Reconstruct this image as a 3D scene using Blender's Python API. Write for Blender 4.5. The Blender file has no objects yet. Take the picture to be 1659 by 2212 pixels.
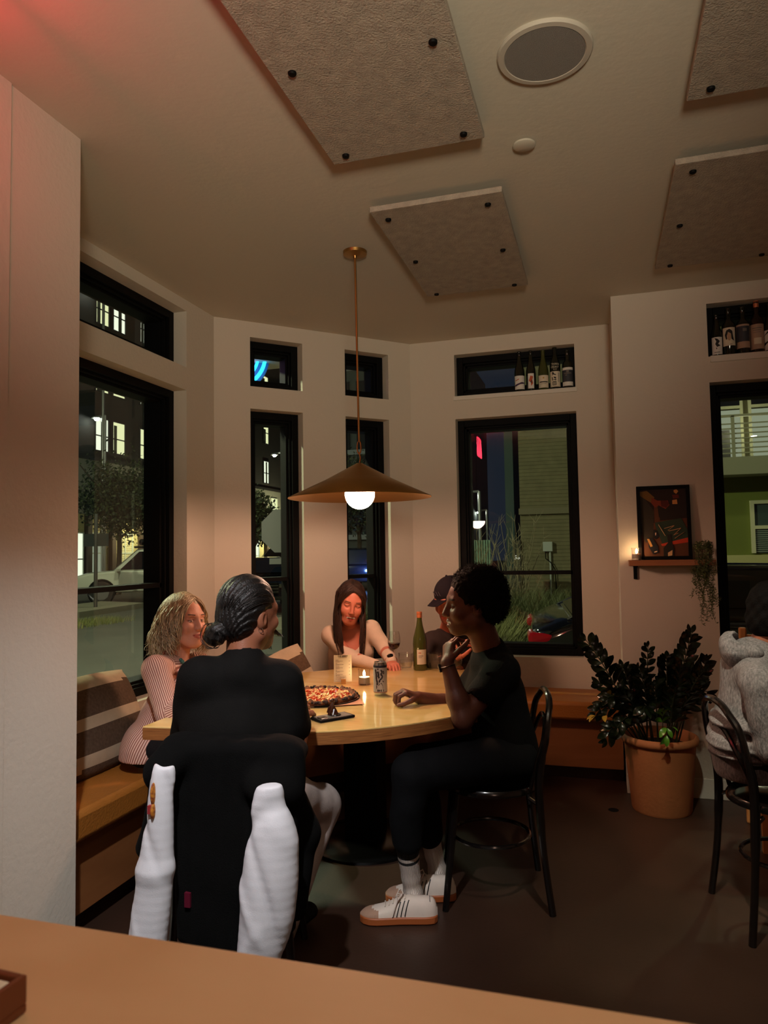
import bpy, bmesh, math, random
import numpy as np
from mathutils import Vector, Matrix
random.seed(7); rng = np.random.default_rng(7)
S = bpy.context.scene; COL = S.collection
PI = math.pi
# ---------------------------------------------------------------- camera (room frame: +y along the left wall, +x along the back wall)
W, H, F = 1659, 2212, 1563.0
PITCH, ROLL, YAW, CZ = .0558, -.0166, .2904, 1.40
def cam_axes():
    f = np.array([0, math.cos(PITCH), math.sin(PITCH)]); u = np.array([0, -math.sin(PITCH), math.cos(PITCH)]); x = np.array([1., 0, 0])
    c, s = math.cos(ROLL), math.sin(ROLL)
    M = np.array([c*x+s*u, -s*x+c*u, f])
    cy, sy = math.cos(YAW), math.sin(YAW)
    return M @ np.array([[cy, -sy, 0], [sy, cy, 0], [0, 0, 1]]).T
CA = cam_axes()
def ray(px, py): return np.array([px-W/2, -(py-H/2), F]) @ CA
def U(px, py, D): return np.array([0, 0, CZ]) + ray(px, py)/F*D          # point seen at a pixel, D metres deep: how the survey was read off the photo
def onz(px, py, z):
    d = ray(px, py); return np.array([0, 0, CZ]) + d*(z-CZ)/d[2]
def ony(px, py, y):
    d = ray(px, py); return np.array([0, 0, CZ]) + d*y/d[1]
def onx(px, py, x):
    d = ray(px, py); return np.array([0, 0, CZ]) + d*x/d[0]
cd = bpy.data.cameras.new('camera'); cam = bpy.data.objects.new('camera', cd); COL.objects.link(cam)
cd.sensor_fit = 'VERTICAL'; cd.sensor_height = 24; cd.sensor_width = 18; cd.lens = F/H*24; cd.clip_start = .02; cd.clip_end = 500
mw = Matrix([[CA[0][i], CA[1][i], -CA[2][i], 0] for i in range(3)] + [[0, 0, 0, 1]]); mw.translation = (0, 0, CZ)
cam.matrix_world = mw; S.camera = cam
cd.dof.use_dof = True; cd.dof.focus_distance = 3.1; cd.dof.aperture_fstop = 6.7
# ---------------------------------------------------------------- colour management, world, main lights
vs = S.view_settings; vs.view_transform = 'Standard'; vs.look = 'None'; vs.gamma = 1; vs.use_curve_mapping = False; vs.exposure = 0.0
S.cycles.use_denoising = True; S.cycles.max_bounces = 7; S.cycles.diffuse_bounces = 4; S.cycles.glossy_bounces = 4; S.cycles.transparent_max_bounces = 12
S.cycles.transmission_bounces = 6; S.cycles.caustics_reflective = False; S.cycles.caustics_refractive = False; S.cycles.sample_clamp_indirect = 3.0; S.cycles.blur_glossy = 1.0
wd = bpy.data.worlds.new('night_sky'); S.world = wd; wd.use_nodes = True
nt = wd.node_tree; bg = nt.nodes['Background']
tc = nt.nodes.new('ShaderNodeTexCoord'); sp = nt.nodes.new('ShaderNodeSeparateXYZ'); rp = nt.nodes.new('ShaderNodeValToRGB')
nt.links.new(tc.outputs['Generated'], sp.inputs[0]); nt.links.new(sp.outputs['Z'], rp.inputs[0]); nt.links.new(rp.outputs[0], bg.inputs[0])
rp.color_ramp.elements[0].color = (.011, .015, .022, 1); rp.color_ramp.elements[1].color = (.004, .007, .014, 1); bg.inputs[1].default_value = 1.0

def lin(c):
    return tuple((x/12.92 if x <= .04045 else ((x+.055)/1.055)**2.4) for x in c)
def rgb(r, g, b): return lin((r/255, g/255, b/255))
def light(name, kind, loc, energy, color=(1, 1, 1), size=.1, target=None, spot=None, blend=.3):
    l = bpy.data.lights.new(name, kind); l.energy = energy; l.color = color
    if kind == 'AREA': l.shape = 'DISK'; l.size = size
    else: l.shadow_soft_size = size
    if spot: l.spot_size = math.radians(spot); l.spot_blend = blend
    o = bpy.data.objects.new(name, l); COL.objects.link(o); o.location = loc
    if target is not None: o.rotation_euler = (Vector(target)-Vector(loc)).to_track_quat('-Z', 'Y').to_euler()
    return o
GLOBE = (-1.14, 3.40, 1.69)
# the pendant's own lamp is in the pendant's builder; these are lamps of the rest of the room (behind and beside the camera) and added fills
light('ceiling_spot_light', 'SPOT', (-.62, .55, 2.80), 230, (.97, .98, 1), .03, (-1.28, 2.35, .30), 42, .8)
light('rear_fill_light', 'AREA', (1.2, -2.0, 2.2), 6, (1, .62, .46), .7, (.2, 3.5, 2.9))  # added, unseen: soft warm fill for the ambient light
light('ceiling_fill_light', 'SPOT', (.30, -.55, 1.95), 235, (1, .88, .66), .2, (-.55, 2.0, 2.9), 64, 1.0)  # added, unseen: spot thrown upward to brighten the ceiling
light('room_light_side', 'SPOT', (.10, 1.9, 2.82), 170, (1, .92, .70), .04, (.50, 3.15, .12), 46, .9)
light('counter_light', 'SPOT', (.5, -.4, 2.7), 52, (1, .84, .66), .12, (-.15, .35, 1.05), 62, .7)
light('street_light_west', 'POINT', (-10.5, 17.5, 9), 1300, (.88, 1, .62), .3)
light('street_light_near', 'POINT', (-9.5, 5.2, 6.3), 2600, (.92, 1, .60), .12)
light('entry_light_west', 'POINT', (-23.4, 34, 3.4), 620, (1, .95, .55), .3)
light('entry_light_west_far', 'POINT', (-23.4, 52, 3.4), 900, (1, .95, .55), .3)
light('courtyard_light', 'POINT', (-.55, 9.3, .12), 4.5, (.80, 1, .55), .03)
light('brick_fill_light', 'POINT', (-.4, 14.2, .3), 8, (.95, 1, .66), .03)  # added low behind the grass, unseen, to warm the brick wall
light('garage_light', 'POINT', (3.2, 9.5, 7.0), 150, (1, .98, .52), .15)
light('lot_light', 'POINT', (1.9, 9.2, 6.6), 24, (.95, .95, .75), .2)

# ---------------------------------------------------------------- materials
MATS = {}
def mat(name, color=None, rough=.6, metal=0, bump=0, bscale=40, noise=0, nscale=6, emit=None, estr=1, spec=.5, coat=0, color2=None, stretch=(1, 1, 1), alpha=1, sheen=0, subs=0, detail=4):
    if name in MATS: return MATS[name]
    m = bpy.data.materials.new(name); m.use_nodes = True; nt = m.node_tree; b = nt.nodes['Principled BSDF']
    c = tuple(color)+(1,)
    b.inputs['Base Color'].default_value = c; b.inputs['Roughness'].default_value = rough; b.inputs['Metallic'].default_value = metal
    b.inputs['Specular IOR Level'].default_value = spec; b.inputs['Coat Weight'].default_value = coat; b.inputs['Coat Roughness'].default_value = .08
    if sheen: b.inputs['Sheen Weight'].default_value = sheen; b.inputs['Sheen Roughness'].default_value = .5
    if subs: b.inputs['Subsurface Weight'].default_value = subs; b.inputs['Subsurface Radius'].default_value = (.012, .004, .002); b.inputs['Subsurface Scale'].default_value = .6
    if alpha < 1: b.inputs['Alpha'].default_value = alpha
    if emit: b.inputs['Emission Color'].default_value = tuple(emit)+(1,); b.inputs['Emission Strength'].default_value = estr
    if bump or noise:
        t = nt.nodes.new('ShaderNodeTexCoord'); mp = nt.nodes.new('ShaderNodeMapping'); nt.links.new(t.outputs['Object'], mp.inputs[0]); mp.inputs['Scale'].default_value = stretch
    if noise:
        n = nt.nodes.new('ShaderNodeTexNoise'); n.inputs['Scale'].default_value = nscale; n.inputs['Detail'].default_value = detail; nt.links.new(mp.outputs[0], n.inputs[0])
        r = nt.nodes.new('ShaderNodeValToRGB'); c2 = color2 or tuple(max(0, x*(1-noise)) for x in color)
        r.color_ramp.elements[0].position = .3; r.color_ramp.elements[1].position = .7
        r.color_ramp.elements[0].color = tuple(c2)+(1,); r.color_ramp.elements[1].color = c
        nt.links.new(n.outputs['Fac'], r.inputs[0]); nt.links.new(r.outputs[0], b.inputs['Base Color'])
    if bump:
        n = nt.nodes.new('ShaderNodeTexNoise'); n.inputs['Scale'].default_value = bscale; n.inputs['Detail'].default_value = 3; nt.links.new(mp.outputs[0], n.inputs[0])
        bp = nt.nodes.new('ShaderNodeBump'); bp.inputs['Strength'].default_value = bump; bp.inputs['Distance'].default_value = .01
        nt.links.new(n.outputs['Fac'], bp.inputs['Height']); nt.links.new(bp.outputs[0], b.inputs['Normal'])
    MATS[name] = m; return m
def glassmat(name, refl=1.5, tint=(1, 1, 1), body=0.0):
    if name in MATS: return MATS[name]
    m = bpy.data.materials.new(name); m.use_nodes = True; nt = m.node_tree; nt.nodes.clear()
    o = nt.nodes.new('ShaderNodeOutputMaterial'); g = nt.nodes.new('ShaderNodeBsdfGlossy'); t = nt.nodes.new('ShaderNodeBsdfTransparent'); mx = nt.nodes.new('ShaderNodeMixShader')
    lw = nt.nodes.new('ShaderNodeLayerWeight'); pw_ = nt.nodes.new('ShaderNodeMath'); pw_.operation = 'POWER'; pw_.inputs[1].default_value = 5; nt.links.new(lw.outputs['Facing'], pw_.inputs[0]); lw.inputs[0].default_value = .5
    fr = nt.nodes.new('ShaderNodeMath'); fr.operation = 'MULTIPLY_ADD'; fr.inputs[1].default_value = .75; fr.inputs[2].default_value = .042; nt.links.new(pw_.outputs[0], fr.inputs[0]); mu = nt.nodes.new('ShaderNodeMath'); mu.operation = 'MULTIPLY'; mu.inputs[1].default_value = refl; mu.use_clamp = True
    g.inputs['Roughness'].default_value = .01; t.inputs[0].default_value = tuple(tint)+(1,)
    nt.links.new(fr.outputs[0], mu.inputs[0]); nt.links.new(mu.outputs[0], mx.inputs[0]); nt.links.new(t.outputs[0], mx.inputs[1]); nt.links.new(g.outputs[0], mx.inputs[2]); nt.links.new(mx.outputs[0], o.inputs[0])
    MATS[name] = m; return m
def emat(name, color, strength):
    if name in MATS: return MATS[name]
    m = bpy.data.materials.new(name); m.use_nodes = True; nt = m.node_tree; nt.nodes.clear()
    o = nt.nodes.new('ShaderNodeOutputMaterial'); e = nt.nodes.new('ShaderNodeEmission'); e.inputs[0].default_value = tuple(color)+(1,); e.inputs[1].default_value = strength
    nt.links.new(e.outputs[0], o.inputs[0]); MATS[name] = m; return m
def wood(name, c1, c2, scale=3, rough=.35, coat=.0, stretch=(1, 8, 1), bump=.05, spec=.5):
    if name in MATS: return MATS[name]
    m = bpy.data.materials.new(name); m.use_nodes = True; nt = m.node_tree; b = nt.nodes['Principled BSDF']
    t = nt.nodes.new('ShaderNodeTexCoord'); mp = nt.nodes.new('ShaderNodeMapping'); mp.inputs['Scale'].default_value = stretch; nt.links.new(t.outputs['Object'], mp.inputs[0])
    n = nt.nodes.new('ShaderNodeTexNoise'); n.inputs['Scale'].default_value = scale; n.inputs['Detail'].default_value = 6; n.inputs['Distortion'].default_value = .8; nt.links.new(mp.outputs[0], n.inputs[0])
    r = nt.nodes.new('ShaderNodeValToRGB'); r.color_ramp.elements[0].position = .3; r.color_ramp.elements[1].position = .72
    r.color_ramp.elements[0].color = tuple(c1)+(1,); r.color_ramp.elements[1].color = tuple(c2)+(1,); nt.links.new(n.outputs['Fac'], r.inputs[0]); nt.links.new(r.outputs[0], b.inputs['Base Color'])
    bp = nt.nodes.new('ShaderNodeBump'); bp.inputs['Strength'].default_value = bump; bp.inputs['Distance'].default_value = .004; nt.links.new(n.outputs['Fac'], bp.inputs['Height']); nt.links.new(bp.outputs[0], b.inputs['Normal'])
    b.inputs['Roughness'].default_value = rough; b.inputs['Coat Weight'].default_value = coat; b.inputs['Coat Roughness'].default_value = .04; b.inputs['Specular IOR Level'].default_value = spec
    MATS[name] = m; return m
plaster = mat('plaster', rgb(214, 205, 190), .75, bump=.15, bscale=55)
ceilm = mat('ceiling_paint', rgb(205, 197, 180), .8, bump=.08, bscale=40)
floorm = mat('concrete_floor', rgb(62, 42, 32), .42, noise=.35, nscale=2.2, bump=.05, bscale=60)
blackm = mat('black_metal', rgb(10, 10, 10), .6, spec=.12)
blackgloss = mat('black_gloss', rgb(14, 13, 13), .22)
whitepaint = mat('white_paint', rgb(225, 220, 208), .5)
brass = mat('brushed_brass', rgb(178, 136, 78), .36, metal=1, bump=.08, bscale=18, stretch=(1, 1, 12))
tablem = wood('maple_top', rgb(226, 182, 108), rgb(242, 206, 136), 2.0, .12, coat=.6, stretch=(1, 5, 1), bump=.0)
edgem = wood('plywood_edge', rgb(122, 72, 34), rgb(172, 112, 60), 10, .45, stretch=(1, 1, 30))
counterm = wood('counter_top', rgb(208, 166, 122), rgb(222, 184, 142), 2.2, .5, stretch=(1, 3, 1), bump=.02)
plym = wood('plywood', rgb(150, 120, 60), rgb(176, 142, 78), 2, .6, stretch=(5, 1, 1))
panelm = wood('bench_panel', rgb(128, 78, 42), rgb(146, 92, 52), 2, .5, stretch=(1, 1, 5))
leather = mat('tan_leather', rgb(168, 104, 40), .42, bump=.25, bscale=120, noise=.2, nscale=3)
glass = glassmat('window_glass', 1.9)
clear = glassmat('drinking_glass', 1.6, (.985, .985, .98))

# ---------------------------------------------------------------- mesh helpers
class MB:
    """collects shapes (world coordinates unless a matrix is given) and links them as one mesh object"""
    def __init__(s, M=None): s.v = []; s.f = []; s.m = []; s.M = M; s.mi = 0
    def add(s, verts, faces, mi=None):
        n = len(s.v)
        for p in verts:
            p = Vector(p); s.v.append(s.M @ p if s.M else p)
        for f in faces: s.f.append([i+n for i in f]); s.m.append(s.mi if mi is None else mi)
        return s
    def box(s, a, b, mi=None):
        x0, y0, z0 = a; x1, y1, z1 = b
        return s.add([(x0, y0, z0), (x1, y0, z0), (x1, y1, z0), (x0, y1, z0), (x0, y0, z1), (x1, y0, z1), (x1, y1, z1), (x0, y1, z1)],
                     [(3, 2, 1, 0), (4, 5, 6, 7), (0, 1, 5, 4), (1, 2, 6, 5), (2, 3, 7, 6), (3, 0, 4, 7)], mi)
    def cbox(s, c, d, mi=None): return s.box([c[i]-d[i]/2 for i in range(3)], [c[i]+d[i]/2 for i in range(3)], mi)
    def prism(s, poly, z0, z1, mi=None, side=None):
        n = len(poly); v = [(x, y, z0) for x, y in poly] + [(x, y, z1) for x, y in poly]
        s.add(v, [tuple(range(n-1, -1, -1)), tuple(range(n, 2*n))], mi)
        k = len(s.v)-2*n
        for i in range(n):
            j = (i+1) % n; s.f.append([k+i, k+j, k+n+j, k+n+i]); s.m.append((s.mi if mi is None else mi) if side is None else side)
        return s
    def lathe(s, c, prof, seg=24, mi=None, axis='z', cap=True):
        v = []; f = []; n = len(prof)
        for k in range(seg):
            a = 2*PI*k/seg
            for r, h in prof:
                p = (r*math.cos(a), r*math.sin(a), h)
                if axis == 'y': p = (p[0], p[2], -p[1])
                if axis == 'x': p = (p[2], p[0], p[1])
                v.append((c[0]+p[0], c[1]+p[1], c[2]+p[2]))
        for k in range(seg):
            k2 = (k+1) % seg
            for i in range(n-1): f.append((k*n+i, k2*n+i, k2*n+i+1, k*n+i+1))
        if cap:
            if prof[0][0] > 1e-4: f.append(tuple(k*n for k in range(seg-1, -1, -1)))
            if prof[-1][0] > 1e-4: f.append(tuple(k*n+n-1 for k in range(seg)))
        return s.add(v, f, mi)
    def tube(s, path, r, seg=8, mi=None, closed=False, squash=None):
        P = [Vector(p) for p in path]; n = len(P); R = r if hasattr(r, '__len__') else [r]*n
        v = []; f = []; up = None
        for i in range(n):
            if closed: t = (P[(i+1) % n]-P[i-1]).normalized()
            else: t = (P[min(i+1, n-1)]-P[max(i-1, 0)]).normalized()
            if up is None: up = Vector((0, 0, 1)) if abs(t.z) < .9 else Vector((0, 1, 0))
            a = up.cross(t)
            if a.length < 1e-5: a = Vector((1, 0, 0)).cross(t)
            a.normalize(); b = t.cross(a); up = b
            for k in range(seg):
                an = 2*PI*k/seg; q = (squash or 1)
                v.append(P[i]+a*math.cos(an)*R[i]+b*math.sin(an)*R[i]*q)
        m = n if closed else n-1
        for i in range(m):
            j = (i+1) % n
            for k in range(seg):
                k2 = (k+1) % seg; f.append((i*seg+k, i*seg+k2, j*seg+k2, j*seg+k))
        if not closed: f.append(tuple(range(seg-1, -1, -1))); f.append(tuple((n-1)*seg+k for k in range(seg)))
        return s.add(v, f, mi)
    def ball(s, c, r, seg=16, rings=10, mi=None):
        rr = r if hasattr(r, '__len__') else (r, r, r)
        v = [(c[0], c[1], c[2]-rr[2])]; f = []
        for i in range(1, rings):
            a = -PI/2+PI*i/rings
            for k in range(seg):
                b = 2*PI*k/seg; v.append((c[0]+rr[0]*math.cos(a)*math.cos(b), c[1]+rr[1]*math.cos(a)*math.sin(b), c[2]+rr[2]*math.sin(a)))
        v.append((c[0], c[1], c[2]+rr[2])); L = len(v)-1
        for k in range(seg):
            k2 = (k+1) % seg; f.append((0, 1+k2, 1+k)); f.append((L, L-seg+k, L-seg+k2))
            for i in range(rings-2): f.append((1+i*seg+k, 1+i*seg+k2, 1+(i+1)*seg+k2, 1+(i+1)*seg+k))
        return s.add(v, f, mi)
    def quad(s, a, b, c, d, mi=None): return s.add([a, b, c, d], [(0, 1, 2, 3)], mi)
    def build(s, name, m, parent=None, smooth=False, bevel=0, auto=35):
        me = bpy.data.meshes.new(name); off = parent_loc(parent) if parent else Vector((0, 0, 0))
        if not parent and s.v:      # top-level mesh: put the origin at its base
            lo = [min(p[i] for p in s.v) for i in range(3)]; hi = [max(p[i] for p in s.v) for i in range(3)]
            off = Vector(((lo[0]+hi[0])/2, (lo[1]+hi[1])/2, lo[2]))
        me.from_pydata([tuple(p-off) for p in s.v], [], s.f)
        for q in (m if isinstance(m, (list, tuple)) else [m]): me.materials.append(q)
        me.polygons.foreach_set('material_index', s.m)
        if smooth: me.polygons.foreach_set('use_smooth', [True]*len(me.polygons))
        me.update(); o = bpy.data.objects.new(name, me); COL.objects.link(o)
        if parent: o.parent = parent
        else: o.location = off
        if smooth and auto: me.set_sharp_from_angle(angle=math.radians(auto))
        if bevel:
            b = o.modifiers.new('bevel', 'BEVEL'); b.width = bevel; b.segments = 2; b.limit_method = 'ANGLE'; b.harden_normals = False
        return o
WL = {}
def parent_loc(o):
    l = Vector(o.location)
    while o.parent: o = o.parent; l += Vector(o.location)
    return l
def tag(o, label=None, cat=None, group=None, kind=None):
    if label: o['label'] = label
    if cat: o['category'] = cat
    if group: o['group'] = group
    if kind: o['kind'] = kind
    return o
def thing(name, label, cat, loc, group=None):
    o = bpy.data.objects.new(name, None); COL.objects.link(o); o.location = loc; o.empty_display_size = .1
    return tag(o, label, cat, group)
def npmesh(name, V, Fq, m, parent=None, smooth=True, attrs=None, mi=None):
    off = np.array(parent_loc(parent)) if parent else np.array([(V[:, 0].min()+V[:, 0].max())/2, (V[:, 1].min()+V[:, 1].max())/2, V[:, 2].min()])
    me = bpy.data.meshes.new(name); n = len(Fq); k = Fq.shape[1]
    me.vertices.add(len(V)); me.vertices.foreach_set('co', (V-off).astype(np.float32).ravel())
    me.loops.add(n*k); me.loops.foreach_set('vertex_index', Fq.astype(np.int32).ravel())
    me.polygons.add(n); me.polygons.foreach_set('loop_start', np.arange(0, n*k, k, dtype=np.int32)); me.polygons.foreach_set('loop_total', np.full(n, k, dtype=np.int32))
    me.polygons.foreach_set('use_smooth', np.full(n, smooth))
    for q in (m if isinstance(m, (list, tuple)) else [m]): me.materials.append(q)
    if mi is not None: me.polygons.foreach_set('material_index', mi.astype(np.int32))
    for an, arr in (attrs or {}).items():
        a = me.attributes.new(an, 'FLOAT', 'POINT'); a.data.foreach_set('value', arr.astype(np.float32))
    me.update(); me.validate()
    o = bpy.data.objects.new(name, me); COL.objects.link(o)
    if parent: o.parent = parent
    else: o.location = off
    return o
def rotz(a): return Matrix.Rotation(a, 4, 'Z')
def copy_tree(o, parent=None):
    c = o.copy(); COL.objects.link(c); c.parent = parent
    for ch in list(o.children): copy_tree(ch, c)
    return c
# ================================================================ THE ROOM
CH = 2.90
XL, YB, YR, XJ = -2.29, 5.0, 4.45, .10
C1, C2 = (XL, 3.99), (-1.28, 5.0)
floor = MB().box((-2.6, -3.6, -.1), (3.6, 5.3, 0)).build('floor', floorm); tag(floor, kind='structure')
ceil = MB().box((-2.6, -3.6, CH), (3.6, 5.3, CH+.15)).build('ceiling', ceilm); tag(ceil, kind='structure')
T = .26
def frame_for(o, u, v):   # local (along, outward, up) -> world
    return Matrix(((u[0], v[0], 0, o[0]), (u[1], v[1], 0, o[1]), (0, 0, 1, 0), (0, 0, 0, 1)))
def wall(name, o, u, v, L, holes, s0=0, mi=plaster):
    """holes: list of (s0,s1,[(z0,z1),...]) sorted along s"""
    M = frame_for(o, u, v); b = MB(M); x = s0
    for (a, c, zs) in holes:
        if a > x: b.box((x, 0, 0), (a, T, CH))
        z = 0
        for (z0, z1) in zs: b.box((a, 0, z), (c, T, z0)); z = z1
        b.box((a, 0, z), (c, T, CH)); x = c
    if x < L: b.box((x, 0, 0), (L, T, CH))
    w = b.build(name, mi); tag(w, kind='structure'); return M
WN = [0]
def window(M, s0, s1, z0, z1, vm=None, hm=None, rec=.085, fw=.045, glassd=.062):
    WN[0] += 1; name = 'window_%d' % WN[0]
    root = bpy.data.objects.new(name, None); COL.objects.link(root); root.location = M @ Vector(((s0+s1)/2, rec, z0)); tag(root, kind='structure')
    d0, d1 = rec, T
    f = MB(M); a, b_ = s0, s1
    f.box((a, d0, z0), (a+fw, d1, z1)); f.box((b_-fw, d0, z0), (b_, d1, z1)); f.box((a+fw, d0, z0), (b_-fw, d1, z0+fw)); f.box((a+fw, d0, z1-fw), (b_-fw, d1, z1))
    f.build('window_frame', blackm, root, bevel=.003)
    q = MB(M); g = fw; h = .028     # sash, stepped back
    for k, (w_, da) in enumerate(((.014, .022), (h, .045))):
        e = g; q.box((a+e, d0+da, z0+e), (a+e+w_, d1-.02, z1-e)); q.box((b_-e-w_, d0+da, z0+e), (b_-e, d1-.02, z1-e)); q.box((a+e, d0+da, z0+e), (b_-e, d1-.02, z0+e+w_)); q.box((a+e, d0+da, z1-e-w_), (b_-e, d1-.02, z1-e))
    q.build('sash', blackm, root, bevel=.002)
    xs = [a+fw+h] + (vm or []) + [b_-fw-h]; zs = [z0+fw+h] + (hm or []) + [z1-fw-h]
    for x in (vm or []): MB(M).box((x-.018, d0+.045, z0+fw), (x+.018, d1-.03, z1-fw)).build('muntin', blackm, root)
    for z in (hm or []): MB(M).box((a+fw, d0+.045, z-.013), (b_-fw, d1-.03, z+.013)).build('muntin', blackm, root)
    for i in range(len(xs)-1):
        for j in range(len(zs)-1):
            y = d0+glassd+.03
            MB(M).quad((xs[i], y, zs[j]), (xs[i+1], y, zs[j]), (xs[i+1], y, zs[j+1]), (xs[i], y, zs[j+1])).build('pane', glass, root)
    return root
LZ, UZ = (.66, 2.365), (2.50, 2.835)
ML = wall('wall_left', (XL, 2.05), (0, 1), (-1, 0), C1[1]-2.05+.10, [(.45, 3.678-2.05, [LZ, UZ])])
window(ML, .45, 3.678-2.05, *LZ, vm=[2.815-2.05+.06], hm=[1.235])
window(ML, .45, 3.678-2.05, *UZ, vm=[2.815-2.05+.06])
r2 = math.sqrt(.5)
MC = wall('wall_corner', C1, (r2, r2), (-r2, r2), 1.428, [(.235, .595, [(.66, 2.335), (2.48, 2.80)]), (.908, 1.248, [(.66, 2.335), (2.48, 2.80)])])
for a, b in ((.235, .595), (.908, 1.248)):
    window(MC, a, b, .66, 2.335, hm=[1.235]); window(MC, a, b, 2.48, 2.80)
MB_ = wall('wall_back', (C2[0]-.1, YB), (1, 0), (0, 1), XJ-C2[0]+.1+T, [(-.957-C2[0]+.1, -.132-C2[0]+.1, [(.68, 2.33), (2.49, 2.79)])])
o_ = -C2[0]+.1
window(MB_, -.957+o_, -.132+o_, .68, 2.33, hm=[1.242]); window(MB_, -.957+o_, -.132+o_, 2.49, 2.79)
MR = wall('wall_right', (XJ, YR), (1, 0), (0, 1), 3.6-XJ, [(.622-XJ, 1.60-XJ, [(.63, 2.338), (2.487, 2.795)])])
window(MR, .622-XJ, 1.60-XJ, .63, 2.338, vm=[], hm=[]); window(MR, .622-XJ, 1.60-XJ, 2.487, 2.795)
tag(MB().box((XJ, YR+T, 0), (XJ+.03, YB+T, CH)).build('wall_right_return', plaster), kind='structure')
# near left pier, the step in it and the rest of the shell behind the camera
tag(MB().box((-2.6, -3.6, 0), (-1.745, 2.11, CH)).build('wall_near_left', plaster), kind='structure')
tag(MB().box((-1.75, -3.6, 0), (-1.738, 1.785, CH)).build('trim_1', plaster), kind='structure')
tag(MB().box((-2.6, -3.7, 0), (3.7, -3.5, CH)).build('wall_rear', plaster), kind='structure')
tag(MB().box((3.5, -3.6, 0), (3.7, 4.6, CH)).build('wall_far_right', plaster), kind='structure')
tag(MB().box((-1.745, -3.5, 0), (-1.728, 2.13, .115)).box((-1.80, 2.11, 0), (-1.728, 2.13, .115)).build('baseboard_left', whitepaint, bevel=.003), kind='structure')
tag(MB().box((XJ, YR-.006, 0), (3.5, YR, .11)).build('baseboard_right', whitepaint, bevel=.003), kind='structure')
# sill boards of the two bottle windows
tag(MB().box((-.967, YB-.012, 2.462), (-.122, YB+.10, 2.492)).build('trim_2', whitepaint, bevel=.003), kind='structure')
tag(MB().box((.632, YR-.014, 2.452), (1.60, YR+.10, 2.489)).build('trim_3', whitepaint, bevel=.003), kind='structure')

# ---------------------------------------------------------------- bench round the bay
def offs(d):   # bench front line at distance d from the walls: left, chamfer, back
    xa = XL+d; yb = YB-d; k = d*math.sqrt(2)
    # chamfer line: y - x = (C1y - XL) - k
    c = C1[1]-XL-k
    return [(xa, c+xa), (yb-c, yb)]
def benchpoly(d, x1, dw=0.006):
    p = offs(d); q = offs(dw)
    return [(XL+d, 2.118), p[0], p[1], (x1, YB-d), (x1, YB-dw), q[1], q[0], (XL+dw, 2.118)]
bench = thing('bench', 'long built-in bench with tan leather seat running round the window bay', 'bench', (XL+.2, 3.0, 0))
MB().prism(benchpoly(.40, XJ-.012), .085, .365).build('bench_box', panelm, bench)
MB().prism(benchpoly(.33, XJ-.012), 0, .085).build('toe_kick', mat('dark_wood', rgb(60, 34, 20), .6), bench)
def cushion(nm, poly):
    b = MB(); b.prism(poly, .372, .485); return b.build(nm, leather, bench, smooth=True, bevel=.022)
p = offs(.465); q = offs(.01)
cushion('seat_cushion', [(XL+.465, 2.12), p[0], q[0], (XL+.01, 2.12)])
cushion('seat_cushion', [p[0], p[1], q[1], q[0]])
cushion('seat_cushion', [p[1], (XJ-.012, YB-.465), (XJ-.012, YB-.01), q[1]])

# ---------------------------------------------------------------- ceiling things
feltm = mat('felt_panel', rgb(176, 164, 148), .95, noise=.25, nscale=22, bump=.5, bscale=160, detail=8)
def apanel(x0, x1, y0, y1, dots, label):
    t = thing('acoustic_panel', label, 'ceiling panel', ((x0+x1)/2, (y0+y1)/2, 2.845), 'felt acoustic panels on the ceiling')
    MB().box((x0, y0, 2.848), (x1, y1, 2.872)).build('felt_board', feltm, t, bevel=.003)
    for x, y in dots: MB().lathe((x, y, 2.839), [(.0, 0), (.011, .001), (.013, .004), (.013, .010)], 12).lathe((x, y, 2.86), [(.006, 0), (.006, .045)], 8).build('fastener', blackm, t, smooth=True)
apanel(-.90, -.338, 2.87, 3.955, [(x, y) for x in (-.842, -.408) for y in (2.957, 3.44, 3.922)], 'grey felt ceiling panel nearest to the pendant lamp')
apanel(-.91, -.347, 1.38, 2.471, [(x, y) for x in (-.846, -.412) for y in (1.46, 1.942, 2.42)], 'large grey felt ceiling panel at top centre, left of the speaker')
apanel(.315, .878, 2.876, 3.95, [(x, y) for x in (.385, .81) for y in (2.947, 3.434, 3.915)], 'grey felt ceiling panel above the framed picture, towards the right wall')
apanel(.312, .875, 1.38, 2.471, [(x, y) for x in (.378, .81) for y in (1.46, 1.94, 2.418)], 'grey felt ceiling panel at the top right corner of the photo')
t = thing('ceiling_speaker', 'round flush speaker grille set in the ceiling', 'speaker', (-.116, 2.16, CH-.012))
MB().lathe((-.116, 2.16, CH-.012), [(.118, .004), (.122, 0), (.138, .001), (.142, .006), (.142, .012)], 48).build('rim', mat('speaker_rim', rgb(186, 178, 164), .6), t, smooth=True)
MB().lathe((-.116, 2.16, CH-.011), [(.0, 0), (.119, 0), (.119, .011)], 48).build('grille', mat('speaker_mesh', rgb(132, 126, 120), .8, bump=.6, bscale=700), t, smooth=True)
t = MB().lathe((-.225, 2.638, CH-.014), [(.0, 0), (.036, 0), (.041, .003), (.041, .009), (.030, .010), (.030, .014)], 32).build('sprinkler_cover', mat('cover_white', rgb(196, 188, 172), .5), smooth=True)
tag(t, 'small round white sprinkler cover between speaker and panels', 'ceiling cover')

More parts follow.
